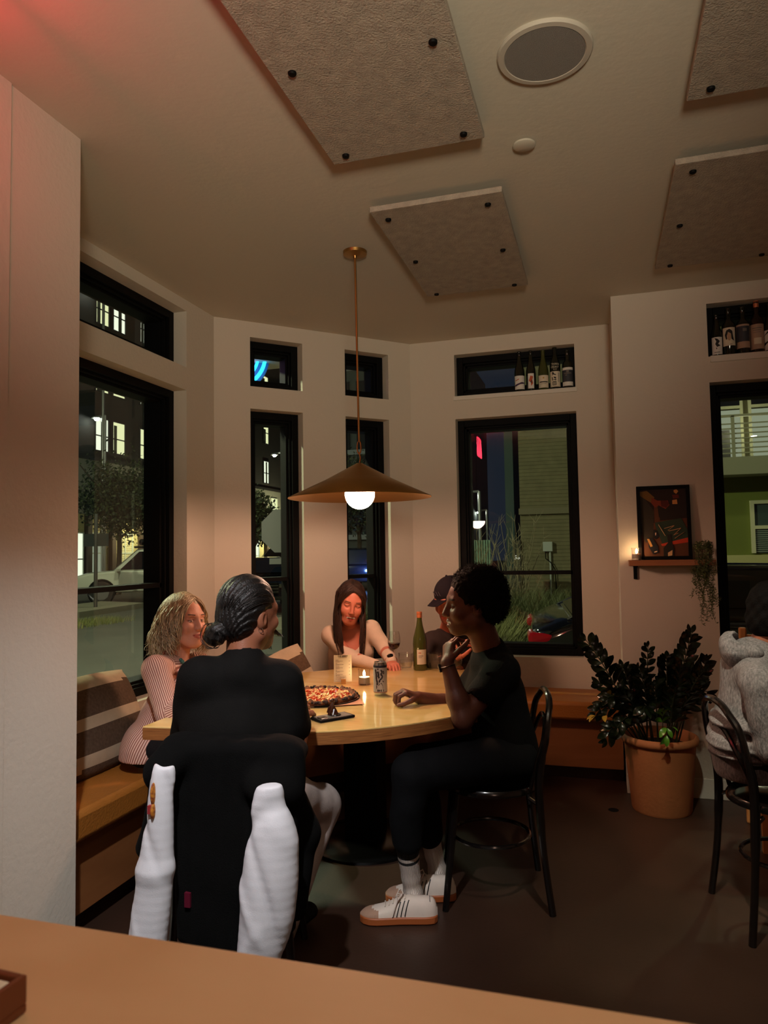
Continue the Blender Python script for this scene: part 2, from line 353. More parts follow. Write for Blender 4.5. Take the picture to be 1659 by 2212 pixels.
# ---------------------------------------------------------------- pendant lamp (its own light inside the globe)
gx, gy, gz = GLOBE
t = thing('pendant_lamp', 'brass cone pendant lamp hanging over the round table', 'lamp', (gx, gy, gz-.1))
MB().lathe((gx+.01, gy-.05, CH-.022), [(.008, -.012), (.012, 0), (.058, .008), (.060, .022)], 32).build('canopy', brass, t, smooth=True)
MB().tube([(gx+.01, gy-.05, CH-.02), (gx, gy, 1.955)], .0055, 10).build('rod', brass, t, smooth=True)
hk = MB(); hk.tube([(gx+.011*math.cos(a)*.9, gy, 1.925+.032*math.sin(a)) for a in [2*PI*k/16 for k in range(16)]], .0035, 6, closed=True)
hk.tube([(gx, gy, 1.90), (gx+.006, gy, 1.87), (gx, gy, 1.84)], .004, 6); hk.lathe((gx, gy, 1.80), [(.016, 0), (.012, .02), (.006, .045)], 16); hk.build('hook', brass, t, smooth=True)
R_ = .355; apex = 1.845; rim = 1.675
MB().lathe((gx, gy, 0), [(.014, apex), (R_*.5, (apex+rim)/2-.002), (R_, rim), (R_+.001, rim-.003), (R_-.003, rim-.002), (R_*.5, (apex+rim)/2-.006), (.014, apex-.006)], 96, cap=False).build('lamp_shade', brass, t, smooth=True, auto=60)
MB().lathe((gx, gy, 1.72), [(.03, 0), (.03, .09)], 20).build('socket', brass, t, smooth=True)
gl = MB().ball(GLOBE, .074, 32, 20).build('globe_bulb', emat('globe_glow', (1, .57, .385), 158.0), t, smooth=True)
# ================================================================ TABLE
def table_outline():
    p = [(-1.704, 2.425), (-1.56, 2.44)]
    c = (-1.35, 3.36); r = .92
    for k in range(0, 41):
        a = math.radians(-84+k*(152/40)); q = (c[0]+r*math.cos(a), c[1]+r*math.sin(a))
        p.append(q)
    p += [(-1.10, 4.20), (-1.704, 3.60)]
    return p
TO = table_outline()
t = thing('dining_table', 'large light wood table with rounded front on black pedestal under the pendant', 'table', (-1.14, 3.40, 0))
def scale_poly(p, k, c=(-1.2, 3.3)): return [(c[0]+(x-c[0])*k, c[1]+(y-c[1])*k) for x, y in p]
MB().prism(TO, .744, .75).build('tabletop', tablem, t, bevel=.0015)
MB().prism(TO, .700, .744).build('table_edge', edgem, t)
MB().lathe((-1.14, 3.42, 0), [(.0, .0), (.275, 0), (.278, .012), (.262, .022), (.12, .034), (.0, .036)], 48).build('base_plate', blackgloss, t, smooth=True)
MB().cbox((-1.14, 3.42, .365), (.165, .165, .67)).build('pedestal', blackm, t, bevel=.006)
MB().cbox((-1.14, 3.42, .690), (.62, .62, .018)).build('mounting_plate', blackm, t, bevel=.003)
TZ = .7505
# ---------------------------------------------------------------- things on the table
def bottle(name, c, h, r, gm, label, group=None, kind='claret', lab=None, cap=None, capm=None, marks=None, liquid=None, face=None):
    """c base centre; lab=(z0,z1,material); face: direction the label looks to"""
    t = thing(name, label, 'bottle', c, group)
    x, y, z = c
    if kind == 'claret': prof = [(0, .004), (r*.9, 0), (r, .006), (r, h*.60), (r*.93, h*.65), (r*.55, h*.715), (r*.38, h*.76), (r*.36, h*.95), (r*.40, h*.955), (r*.40, h*.985), (r*.34, h)]
    elif kind == 'hock': prof = [(0, .004), (r*.92, 0), (r, .006), (r, h*.45), (r*.93, h*.55), (r*.70, h*.66), (r*.48, h*.76), (r*.36, h*.86), (r*.36, h*.96), (r*.40, h*.965), (r*.36, h)]
    else: prof = [(0, .004), (r*.92, 0), (r, .006), (r, h*.56), (r*.90, h*.64), (r*.62, h*.72), (r*.40, h*.79), (r*.34, h*.86), (r*.34, h*.95), (r*.42, h*.955), (r*.42, h)]
    MB().lathe(c, prof, 28).build('body', gm, t, smooth=True, auto=60)
    if liquid: MB().lathe(c, [(0, .008), (r*.9, .008), (r*.93, .02), (r*.93, h*liquid), (0, h*liquid)], 24).build('wine', mat('red_wine', (.02, .002, .004), .2), t, smooth=True)
    fd = face or (-c[0], -c[1]); a0 = math.atan2(fd[1], fd[0])
    if lab:
        z0, z1, lm, wdt = lab; b = MB(); n = 14
        for k in range(n):
            a, b2 = a0-wdt+2*wdt*k/n, a0-wdt+2*wdt*(k+1)/n; q = r*1.012
            b.quad((x+q*math.cos(a), y+q*math.sin(a), z+z0), (x+q*math.cos(b2), y+q*math.sin(b2), z+z0), (x+q*math.cos(b2), y+q*math.sin(b2), z+z1), (x+q*math.cos(a), y+q*math.sin(a), z+z1))
        lo = b.build('label', lm, t, smooth=True)
        for mk in (marks or []):     # (material, [polygon of (u,z)]) u in -1..1 across the label
            mm, poly = mk; b = MB(); q = r*1.024; bm = bmesh.new(); bm.faces.new([bm.verts.new((u, v, 0)) for u, v in poly]); bmesh.ops.triangulate(bm, faces=bm.faces[:]); bmesh.ops.subdivide_edges(bm, edges=bm.edges[:], cuts=9, use_grid_fill=True); bm.verts.index_update()
            b.add([(x+q*math.cos(a0+v_.co.x*wdt), y+q*math.sin(a0+v_.co.x*wdt), z+z0+(z1-z0)*v_.co.y) for v_ in bm.verts], [tuple(v_.index for v_ in f_.verts) for f_ in bm.faces]); bm.free(); b.build('print', mm, lo)
    if cap:
        MB().lathe((x, y, z+h*cap), [(r*.385, 0), (r*.40, .002), (r*.40, h*(1-cap)), (r*.36, h*(1.004-cap)), (0, h*(1.006-cap))], 16).build('cap', capm, t, smooth=True)
    return t
gdark = mat('dark_glass', (.010, .012, .008), .08, spec=.6); ggreen = mat('green_glass', (.05, .06, .012), .06, spec=.7); gamber = mat('brown_glass', (.02, .010, .005), .1)
cream = mat('cream_label', rgb(226, 214, 190), .6); whitel = mat('white_label', rgb(232, 228, 220), .6); beige = mat('beige_label', rgb(178, 150, 128), .6); ink = mat('ink', rgb(20, 18, 20), .6)
navy = mat('slate_label', rgb(52, 56, 66), .6); plum = mat('plum_ink', rgb(66, 38, 74), .6); orange = mat('orange_ink', rgb(190, 84, 40), .6); copper = mat('copper_foil', rgb(206, 120, 80), .4, metal=.3); pinkcap = mat('pink_cap', rgb(206, 150, 130), .5)
greyink = mat('grey_ink', rgb(120, 112, 104), .6); gold = mat('gold_ink', rgb(190, 150, 70), .5)
c = onz(908, 1447, TZ)
bottle('wine_bottle', tuple(c), .318, .0385, ggreen, 'open green wine bottle with cork and cream label at the back of the table', kind='hock', lab=(.035, .115, cream, .75), liquid=.42, face=(.55, -.9),
       marks=[(orange, [(-.7, .75), (-.2, .75), (-.2, .8), (-.7, .8)]), (greyink, [(-.7, .55), (.2, .55), (.2, .59), (-.7, .59)]), (greyink, [(-.7, .45), (.0, .45), (.0, .48), (-.7, .48)])], cap=.90, capm=copper)
def tumbler(c, label, r=.040, h=.092, water=.6):
    t = thing('water_glass', label, 'glass', tuple(c), 'fluted water glasses on the table')
    n = 32; prof = [(r*.74, 0), (r*.80, .008), (r*.93, h*.35), (r*.98, h*.62), (r, h), (r*.955, h), (r*.93, h*.62), (r*.87, h*.35), (r*.72, .014), (0, .012)]
    b = MB(); v = []; f = []
    for k in range(n*2):
        a = PI*k/n
        for i, (q, z) in enumerate(prof):
            w = q*(1+(.045 if k % 4 < 2 else -.02)*(1 if .01 < z < h*.66 and i < 5 else 0)); v.append((c[0]+w*math.cos(a), c[1]+w*math.sin(a), c[2]+z))
    m = len(prof)
    for k in range(n*2):
        k2 = (k+1) % (n*2)
        for i in range(m-1): f.append((k*m+i, k2*m+i, k2*m+i+1, k*m+i+1))
    b.add(v, f); b.build('tumbler_body', clear, t, smooth=True)
    MB().lathe((c[0], c[1], c[2]+.014), [(0, 0), (r*.70, 0), (r*.90, h*water-.014), (0, h*water-.014)], 24).build('water', glassmat('water', .6, (.97, .975, .97)), t, smooth=True)
    return t
tumbler(onz(877, 1447, TZ), 'fluted water glass left of the wine bottle')
tumbler(onz(940, 1447, TZ), 'fluted water glass right of the wine bottle')
# stemmed wine glass
c = onz(852, 1438, TZ); x, y, z = c
t = thing('wine_glass', 'stemmed glass of red wine beside the watch of the brown-haired woman', 'glass', tuple(c))
MB().lathe(c, [(.034, 0), (.033, .002), (.006, .006), (.0035, .012), (.0035, .078), (.010, .088), (.030, .108), (.037, .132), (.036, .158), (.030, .196), (.029, .196), (.035, .157), (.036, .132), (.029, .109), (.0, .090)], 32).build('glass_bowl', clear, t, smooth=True, auto=80)
MB().lathe(c, [(0, .0905), (.020, .100), (.031, .113), (.0352, .130), (0, .1302)], 24).build('wine', mat('red_wine_glass', (.035, .002, .004), .12), t, smooth=True)
# menu on its wooden block
c = onz(742, 1477, TZ); fd = Vector((-c[0], -c[1], 0)).normalized(); sd = Vector((-fd.y, fd.x, 0)); a = math.atan2(sd.y, sd.x)
M = Matrix.Translation(Vector(c)) @ Matrix.Rotation(a+PI, 4, 'Z')   # local +y faces away from the camera
M = Matrix.Translation(Vector(c)) @ Matrix(((-sd.x, -fd.x, 0, 0), (-sd.y, -fd.y, 0, 0), (0, 0, 1, 0), (0, 0, 0, 1)))
if (M.to_3x3() @ Vector((1, 0, 0))).dot(Vector(CA[0])) < 0: M = M @ Matrix.Diagonal((-1, 1, 1, 1))
t = thing('menu_card', 'small printed menu card standing in a wooden block on the table', 'menu', tuple(c))
MB(M).box((-.012, -.012, 0), (.012, .014, .024)).build('holder', wood('block_wood', rgb(170, 116, 60), rgb(190, 136, 78), 8), t, bevel=.001)
cardo = MB(M).box((-.047, .0, .010), (.042, .0008, .142)).build('card', mat('card_paper', rgb(240, 228, 205), .8), t)
lb = MB(M); yy = -.0006
def line(x0, x1, z, w=.0012): lb.box((x0, yy-.0002, z-w), (x1, yy, z+w))
prn = random.Random(3)
def words(x0, x1, z, w):
    x = x0
    while x < x1:
        l = prn.uniform(.003, .007); line(x, min(x+l, x1), z, w); x += l+.0012
z = .117
for k in range(5):
    words(-.038, -.038+[.014, .008, .018, .007, .005][k], z, .0010); words(-.038, -.002+.004*(k % 2), z-.0055, .0008); words(-.038, -.018, z-.0095, .0006); line(.028, .033, z-.0055, .0009); z -= .0165
for k in range(3): words(-.038, .012-.004*k, z+.003-k*.0068, .0008)
lb.build('print', mat('menu_ink', rgb(120, 78, 58), .8), cardo)
def text_mesh(name, body, size, M, m, parent, extrude=.0002, align='CENTER', font=None, bold=0):
    cu = bpy.data.curves.new(name, 'FONT'); cu.body = body; cu.size = size; cu.align_x = align; cu.extrude = extrude; cu.resolution_u = 2; cu.offset = bold
    o = bpy.data.objects.new(name, cu); COL.objects.link(o); bpy.context.view_layer.update()
    me = bpy.data.meshes.new_from_object(o.evaluated_get(bpy.context.evaluated_depsgraph_get())); COL.objects.unlink(o); bpy.data.objects.remove(o)
    off = parent_loc(parent); Tm = Matrix.Translation(-off) @ M @ Matrix.Rotation(PI/2, 4, 'X')
    me.transform(Tm); me.materials.clear(); me.materials.append(m); q = bpy.data.objects.new(name, me); COL.objects.link(q); q.parent = parent; return q
text_mesh('lettering', 'THE GREAT', .0095, M @ Matrix.Translation((-.0025, yy, .1325)), ink, cardo, bold=.0002)
text_mesh('lettering', 'WINE SELECTION', .0050, M @ Matrix.Translation((-.0025, yy, .1275)), mat('menu_ink', None), cardo)
text_mesh('lettering', 'ask for our list', .0055, M @ Matrix.Translation((-.0025, yy, .0275)), mat('menu_ink', None), cardo)
# votive candle
def votive(c, label, s=1.0, name='votive_candle'):
    t = thing(name, label, 'candle', tuple(c)); x, y, z = c
    MB().lathe(c, [(.026*s, 0), (.029*s, .004*s), (.029*s, .055*s), (.0295*s, .060*s), (.031*s, .068*s), (.0315*s, .076*s), (.0295*s, .076*s), (.0285*s, .068*s), (.027*s, .056*s), (.027*s, .008*s), (0, .007*s)], 28).build('glass_jar', glassmat('jar_glass', 2.4, (.985, .98, .97)), t, smooth=True)
    MB().lathe((x, y, z+.008*s), [(0, 0), (.0265*s, 0), (.0265*s, .030*s), (0, .030*s)], 20).build('wax', mat('wax', rgb(205, 196, 180), .4, subs=.3), t, smooth=True)
    MB().lathe((x, y, z+.040*s), [(0, 0), (.004*s, .004), (.0062*s, .011*s), (.0045*s, .020*s), (0, .031*s)], 12).build('flame', emat('flame', (1, .62, .30), 260), t, smooth=True)
    return t
votive(onz(787, 1479, TZ), 'lit candle in a ribbed glass jar beside the menu card')
# tall beer can
c = onz(822, 1501, TZ); x, y, z = c
t = thing('beer_can', 'tall silver drinks can with dark printed drawing in front of the candle', 'can', tuple(c))
r = .031
MB().lathe(c, [(0, .004), (.022, .004), (.025, 0), (.029, .006), (r, .014), (r, .133), (.0265, .147), (.027, .150), (.0255, .1505), (.0245, .146), (0, .146)], 36).build('can_body', mat('aluminium', rgb(205, 203, 200), .22, metal=.9), t, smooth=True, auto=50)
MB().lathe(c, [(.0311, .0175), (.0313, .0176), (.0313, .130), (.0311, .1305)], 36, cap=False).build('can_wrap', mat('can_wrap', rgb(196, 190, 184), .35, metal=.35), t, smooth=True)
MB().lathe(c, [(.0313, .1265), (.0316, .1266), (.0316, .1325), (.0300, .1365)], 36, cap=False).build('top_band', mat('can_navy', rgb(30, 30, 44), .4), t, smooth=True)
a0 = math.atan2(-y, -x); pr = MB()
def onc(u, v): q = .0318; return (x+q*math.cos(a0+u), y+q*math.sin(a0+u), z+v)
def blob(pts): pr.add([onc(u, v) for u, v in pts], [tuple(range(len(pts)))])
def stroke(pts, w):
    for (u0, v0), (u1, v1) in zip(pts, pts[1:]):
        d = Vector(((u1-u0)*.031, v1-v0)); d.normalize(); n_ = Vector((-d.y/.031, d.x))*w
        blob([(u0+n_.x, v0+n_.y), (u0-n_.x, v0-n_.y), (u1-n_.x, v1-n_.y), (u1+n_.x, v1+n_.y)])
stroke([(-.75, .118), (-.35, .121), (.15, .116), (.30, .104), (.05, .098), (.32, .090), (.20, .078), (-.05, .074), (-.15, .062)], .0035)
stroke([(-.75, .118), (-.62, .10), (-.60, .075), (-.45, .060), (-.5, .05)], .0040); stroke([(-.4, .11), (-.25, .10), (-.3, .085), (-.1, .082)], .0045)
for k in range(5): stroke([(-.52, .066-k*.004), (-.12, .067-k*.004)], .0011)
blob([(-.62, .048), (-.2, .050), (.15, .060), (.35, .048), (.45, .032), (-.62, .032)]); stroke([(.42, .113), (.55, .106), (.48, .098)], .0025); stroke([(.35, .068), (.5, .062)], .002)
pr.build('printed_drawing', mat('can_ink', rgb(34, 26, 36), .5), t)
lt = MB()
for k, (u, w) in enumerate(((-.35, .10), (-.10, .10), (.12, .07), (.45, .05))):
    pr = lt; blob([(u-w, .0195), (u+w, .0195), (u+w, .0295), (u-w, .0295)] if k != 1 else [(u-w, .0195), (u+w, .022), (u+w*.4, .0295), (u-w, .028)])
lt.build('lettering', mat('can_ink', None), t)
MB().lathe(c, [(.0312, .0150), (.0315, .0152), (.0315, .0172), (.0312, .0174)], 36, cap=False).build('base_band', mat('can_red', rgb(150, 50, 36), .4), t, smooth=True)
# phone with a dark toy-like ring grip standing on its case
c = onz(713, 1556, TZ); M = Matrix.Translation(Vector((c[0], c[1]+.03, c[2]))) @ rotz(YAW+.62)
t = thing('mobile_phone', 'phone in a black case lying face down near the table edge', 'phone', (c[0], c[1]+.03, TZ))
MB(M).box((-.080, -.040, 0), (.080, .040, .011)).build('case', blackm, t, bevel=.004)
MB(M).box((-.070, -.033, .0108), (.070, .033, .0118)).build('back_panel', mat('phone_back', rgb(118, 108, 98), .3), t, bevel=.0005)
q = MB(M); q.box((-.070, -.0325, .0112), (-.036, .004, .0145)); q.build('camera_bump', blackgloss, t, bevel=.001)
rg = MB(M); rg.tube([(.012+.02*math.cos(a), .02*math.sin(a), .013) for a in [2*PI*k/20 for k in range(20)]], .0028, 6, closed=True); rg.build('ring_grip', blackgloss, t, smooth=True)
Mf = M @ Matrix.Translation((.0, .005, .013)); g = MB(Mf)
g.tube([(-.012, .004, 0), (-.006, .002, .018), (0, 0, .036), (.004, 0, .050)], [.006, .009, .008, .005], 10); g.tube([(.020, -.004, 0), (.012, 0, .018), (.003, 0, .036)], [.007, .008, .006], 10); g.tube([(-.004, -.012, .001), (.006, -.006, .022)], [.005, .006], 8); g.ball((.004, 0, .056), (.008, .007, .009), 12, 8); g.tube([(.0, 0, .040), (-.016, .0, .028), (-.022, 0, .012)], [.004, .004, .003], 8)
tag(g.build('figurine', mat('brown_gloss', rgb(64, 30, 18), .25), smooth=True), 'small dark brown glossy figurine standing on the phone', 'figurine')
# pizza on its dark tray with a paper
pc = onz(697, 1511, TZ); pc = Vector((pc[0]-.02, pc[1], TZ)); pr_ = .172
t = thing('pizza_tray', 'round black tray under the pizza', 'tray', tuple(pc))
MB().lathe(pc, [(0, .002), (pr_+.004, .002), (pr_+.012, .010), (pr_+.014, .010), (pr_+.006, 0), (0, 0)], 48).build('tray', blackm, t, smooth=True)
pp = MB(Matrix.Translation(pc+Vector((.055, -.035, .004))) @ rotz(.5)); pp.box((-.145, -.12, 0), (.145, .12, .0012)); tag(pp.build('tray_paper', mat('kraft_paper', rgb(214, 150, 112), .8)), 'sheet of kraft paper sticking out from under the pizza', 'paper')
t = thing('pizza', 'charred-crust pizza with red sauce and melted cheese', 'pizza', (pc.x, pc.y, TZ+.006))
v = []; f = []; n = 120; rings = [0, .2, .4, .55, .7, .8, .86, .90, .94, .98, 1.0, .99, .95]
for i, q in enumerate(rings):
    for k in range(n):
        a = 2*PI*k/n; w = 1+.03*math.sin(a*5+1)+.02*math.sin(a*11)+.012*math.sin(a*23+2)
        cr = max(0, 1-abs(q-.93)/.09) if i < 11 else 0
        h = .010+.003*math.sin(a*7+q*20)*math.sin(q*17+a*3)+cr*(.013+.006*math.sin(a*17)+.005*math.sin(a*31+1)) if i < 11 else (.008, .0)[i-11]
        v.append((pc.x+pr_*q*w*math.cos(a), pc.y+pr_*q*w*math.sin(a), pc.z+.006+h))
for i in range(len(rings)-1):
    for k in range(n): f.append((i*n+k, i*n+(k+1) % n, (i+1)*n+(k+1) % n, (i+1)*n+k))
pzm = mat('pizza_top', rgb(236, 176, 96), .35, noise=.1, nscale=55, bump=.9, bscale=130, color2=rgb(190, 40, 14), detail=6)
crm = mat('pizza_crust', rgb(150, 84, 34), .7, noise=.8, nscale=45, color2=rgb(28, 12, 6), bump=.8, bscale=90)
b = MB(); b.v = [Vector(p_) for p_ in v]; b.f = [list(q) for q in f]; b.m = [0 if i < 6 else 1 for i in range(len(rings)-1) for k in range(n)]
b.build('pizza_base', [pzm, crm], t, smooth=True)
ch = MB(); rr = random.Random(5)
for k in range(260):
    q = pr_*.84*math.sqrt(rr.random()); a = rr.random()*2*PI; x, y = pc.x+q*math.cos(a), pc.y+q*math.sin(a); z = pc.z+.018; l = rr.uniform(.006, .016); b2 = rr.random()*PI
    ch.tube([(x-l*math.cos(b2), y-l*math.sin(b2), z), (x, y, z+rr.uniform(.002, .006)), (x+l*math.cos(b2+.6), y+l*math.sin(b2+.6), z)], [.002, .0034, .002], 5, mi=0 if rr.random() < .45 else 1)
tag(ch.build('cheese_shreds', [mat('cheese', rgb(250, 214, 140), .35), mat('sauce_bit', rgb(196, 58, 24), .3)], t, smooth=True), kind='stuff')
cb = MB()
for k in range(64):
    a = 2*PI*k/64+rr.uniform(-.03, .03); q = pr_*rr.uniform(.93, 1.03); s_ = rr.uniform(.005, .011)
    cb.ball((pc.x+q*math.cos(a), pc.y+q*math.sin(a), pc.z+.020+rr.uniform(-.003, .005)), (s_, s_, s_*.8), 8, 6)
tag(cb.build('char_blisters', mat('char', rgb(36, 16, 8), .8), t, smooth=True), kind='stuff')

# ---------------------------------------------------------------- bottles in the transom windows
def ub(px, y, z, h, r, gm, label, **k):
    x = ony(px, 800, y)[0]; return bottle('wine_bottle', (x, y, z), h, r, gm, label, 'bottles on the transom sills', **k)
sq = lambda a, b, c_, d: [(a, b), (c_, b), (c_, d), (a, d)]
ub(1122, YB+.055, 2.4925, .29, .036, gdark, 'dark bottle with white label and purple swoosh, leftmost over the bay window', kind='hock', lab=(.02, .115, whitel, 1.1), marks=[(plum, [(-.9, .35), (-.3, .42), (.3, .52), (.9, .50), (.9, .42), (.1, .36), (-.9, .2)]), (orange, [(-.8, .66), (-.1, .78), (-.1, .72), (-.8, .6)])])
ub(1146.5, YB+.055, 2.4925, .29, .034, gdark, 'dark bottle with narrow white label and orange drawing over the bay window', kind='hock', lab=(.02, .125, whitel, .62), marks=[(orange, [(-.7, .5), (-.2, .85), (.7, .8), (.4, .55), (.7, .35), (0, .15), (-.1, .4)]), (ink, [(-.2, .45), (.2, .6), (.3, .4), (0, .3)])])
ub(1173.5, YB+.055, 2.4925, .285, .036, ggreen, 'greenish bottle with cream label and one line of text over the bay window', kind='hock', lab=(.018, .105, cream, 1.1), marks=[(gold, sq(-.12, .72, .12, .85)), (ink, sq(-.7, .42, .75, .50)), (greyink, sq(-.5, .3, .5, .33))])
t = ub(1199, YB+.055, 2.4925, .305, .036, gdark, 'sake bottle with black brush characters on a cream label', kind='sake', lab=(.018, .125, cream, 1.15), cap=.965, capm=pinkcap,
   marks=[(ink, [(-.55, .93), (-.30, .96), (-.15, .84), (.15, .80), (.05, .74), (-.3, .80), (-.6, .72), (-.45, .82)]), (ink, [(-.6, .62), (-.45, .66), (-.35, .40), (-.5, .42)]), (ink, [(-.25, .66), (.15, .62), (.1, .52), (-.2, .56)]), (ink, sq(-.05, .40, .05, .52)), (ink, sq(-.3, .44, .2, .48)),
          (ink, sq(-.45, .12, -.35, .34)), (ink, sq(.05, .12, .15, .34)), (ink, sq(-.45, .30, .15, .35)), (ink, sq(-.45, .10, .15, .14)), (ink, sq(-.4, .21, .1, .24)), (ink, sq(-.18, .12, -.12, .34)), (greyink, sq(.5, .3, .6, .9))])
x, y, z = t.location; a0 = math.atan2(-y, -x)
for k, (s_, zz, sz) in enumerate((('THAN', .168, .021), ('ODAY', .148, .021), ('GO', .134, .013))):
    for i, chh in enumerate(s_):
        an = a0+(i-(len(s_)-1)/2)*.36; Mx = Matrix.Translation((x+.0375*math.cos(an), y+.0375*math.sin(an), z+zz)) @ rotz(an+PI/2)
        text_mesh('neck_lettering', chh, sz, Mx, cream, t)
ub(1226, YB+.055, 2.4925, .275, .037, gdark, 'dark bottle with slate label and white bands, rightmost over the bay window', kind='claret', lab=(.018, .145, navy, 1.15), marks=[(whitel, sq(-.98, .86, .98, 1.0)), (whitel, sq(-.98, 0, .98, .22)), (greyink, sq(-.2, .74, .2, .84)), (greyink, sq(-.6, .66, .6, .70)), (greyink, sq(-.4, .56, -.1, .6))])
def ub2(px, h, r, gm, label, **k):
    x = ony(px, 700, YR+.05)[0]; return bottle('wine_bottle', (x, YR+.05, 2.4893), h, r, gm, label, 'bottles on the transom sills', **k)
ub2(1547, .25, .0325, gdark, 'slim bottle with black and white floral label, leftmost in the right transom', kind='hock', lab=(.012, .112, whitel, .95), marks=[(ink, [(-.4, .95), (.1, .9), (.5, .75), (.2, .6), (.6, .5), (0, .42), (-.3, .6), (-.1, .75)]), (ink, [(-.2, .4), (.05, .35), (-.1, .28)]), (greyink, sq(-.5, .1, .5, .14))])
ub2(1573.5, .285, .038, gdark, 'bottle with a drawn woman portrait on its label in the right transom', kind='claret', lab=(.055, .16, cream, .95), marks=[(ink, [(-.45, .35), (-.6, .6), (-.35, .85), (.1, .92), (.5, .8), (.6, .5), (.75, .25), (.35, .35), (.3, .65), (-.1, .75), (-.3, .55), (-.25, .35)]), (mat('portrait_tone', rgb(190, 150, 116), .6), [(-.22, .40), (-.25, .62), (-.05, .74), (.28, .64), (.3, .42), (.15, .28), (-.05, .28)]), (greyink, sq(.1, .06, .45, .09))])
ub2(1604, .285, .0375, gdark, 'bottle with dark label over a pale band in the right transom', kind='claret', lab=(.035, .172, beige, 1.1), marks=[(navy, sq(-.92, .27, .92, .92)), (greyink, sq(.0, .70, .5, .82))])
ub2(1634.5, .305, .0375, gamber, 'bottle with copper capsule and tall beige label in the right transom', kind='claret', lab=(.022, .165, beige, 1.15), cap=.88, capm=copper, marks=[(greyink, sq(-.6, .82, .6, .86)), (greyink, sq(-.5, .74, .5, .77)), (greyink, sq(-.5, .66, .5, .68)), (cream, sq(-.4, .2, .5, .45))])
ub2(1663, .285, .0375, gdark, 'bottle cut by the photo edge with black and white wavy label', kind='hock', lab=(.012, .125, whitel, 1.1), marks=[(ink, [(-.9, .2), (-.2, .4), (.4, .3), (.6, .4), (0, .5), (-.9, .35)]), (ink, [(-.9, .7), (-.3, .85), (.3, .6), (.3, .7), (-.3, .95)])])

# ---------------------------------------------------------------- wall shelf with picture, candle, trailing plant, switch plate
shelfz = 1.332
t = thing('wall_shelf', 'short oak wall shelf on black brackets below the framed picture', 'shelf', (.37, YR, 1.23))
MB().box((.148, YR-.125, 1.300), (.600, YR-.002, shelfz)).build('shelf_board', wood('oak', rgb(150, 92, 52), rgb(176, 114, 70), 3, stretch=(1, 8, 8)), t, bevel=.002)
for xx in (.175, .545): MB().box((xx, YR-.01, 1.222), (xx+.02, YR, 1.30)).box((xx, YR-.11, 1.294), (xx+.02, YR, 1.30)).build('bracket', blackm, t)
# picture leaning on the wall
fx0, fx1, fz0, fz1 = .205, .492, shelfz+.001, 1.757
M = Matrix.Translation((0, YR-.030, fz0)) @ Matrix.Rotation(-.05, 4, 'X')
t = thing('framed_picture', 'black framed illustration of a table scene leaning on the shelf', 'picture', ((fx0+fx1)/2, YR-.03, fz0))
w = .019; hh = fz1-fz0
fr = MB(M); fr.box((fx0, -.012, 0), (fx0+w, .008, hh)); fr.box((fx1-w, -.012, 0), (fx1, .008, hh)); fr.box((fx0+w, -.012, 0), (fx1-w, .008, w)); fr.box((fx0+w, -.012, hh-w), (fx1-w, .008, hh)); fr.build('frame', blackm, t, bevel=.001)
def A(u, v): return (fx0+w+(fx1-fx0-2*w)*u, 0, w+(hh-2*w)*(1-v))
arts = [((38, 22, 18), [(0, 0), (1, 0), (1, 1), (0, 1)]), ((92, 50, 26), [(.3, .25), (.4, .25), (.42, .47), (1, .44), (1, 1), (0, 1), (0, .6), (.3, .5)]), ((34, 20, 16), [(.38, .26), (1, .2), (1, .44), (.4, .42)]),
        ((52, 44, 34), [(0, .08), (.12, .15), (.3, .32), (.27, .6), (.33, .68), (.1, .8), (0, .66)]), ((120, 84, 32), [(0, .03), (.16, .02), (.32, .12), (.24, .20), (0, .09)]), ((128, 48, 24), [(.26, .12), (.38, .17), (.6, .17), (.64, .24), (.55, .3), (.4, .24), (.33, .28), (.24, .2)]),
        ((86, 22, 16), [(.45, .17), (.58, .17), (.63, .22), (.57, .28), (.46, .26)]), ((206, 140, 78), [(.74, .02), (.80, .01), (.84, .04), (.79, .08), (.74, .05)]), ((104, 34, 26), [(.70, .09), (.84, .09), (.85, .14), (.72, .15)]), ((206, 140, 78), [(.70, .17), (.80, .16), (.81, .23), (.70, .23)]),
        ((44, 60, 46), [(.30, .50), (.88, .44), (1, .62), (1, .74), (.45, .82), (.33, .58)]), ((196, 60, 30), [(.42, .82), (1, .73), (1, .80), (.44, .85)]), ((20, 18, 22), [(.27, .60), (.36, .62), (.39, .70), (.33, .75), (.25, .72)]), ((22, 20, 28), [(.15, .74), (.24, .72), (.36, .86), (.36, .95), (.24, .97), (.15, .86)]),
        ((208, 150, 80), [(.12, .74), (.17, .74), (.24, .85), (.19, .86)]), ((30, 22, 18), [(.56, .68), (.65, .68), (.66, .80), (.70, .90), (.68, 1), (.47, 1), (.47, .88), (.57, .80)]), ((214, 170, 120), [(.56, .95), (.66, .91), (.65, .99), (.56, 1)]), ((230, 190, 160), [(.27, .93), (.33, .92), (.33, .935), (.27, .945)]), ((230, 190, 160), [(.30, .65), (.33, .65), (.32, .69), (.30, .69)])]
pt = MB(M); ams = []
for k, (c_, poly) in enumerate(arts):
    ams.append(mat('art_%d' % k, rgb(*c_), .8)); pt.add([(A(u, v)[0], .003-.0003*k, A(u, v)[2]) for u, v in poly], [tuple(range(len(poly)))], k)
for (u0, v0), (u1, v1) in (((.38, .53), (.52, .70)), ((.5, .59), (.72, .55)), ((.72, .55), (.58, .62)), ((.6, .63), (.86, .59)), ((.86, .59), (.70, .69)), ((.70, .69), (.80, .66)), ((.72, .74), (.93, .65))):
    p0, p1 = A(u0, v0), A(u1, v1); pt.tube([(p0[0], -.003, p0[2]), (p1[0], -.003, p1[2])], .0016, 4, mi=len(ams))
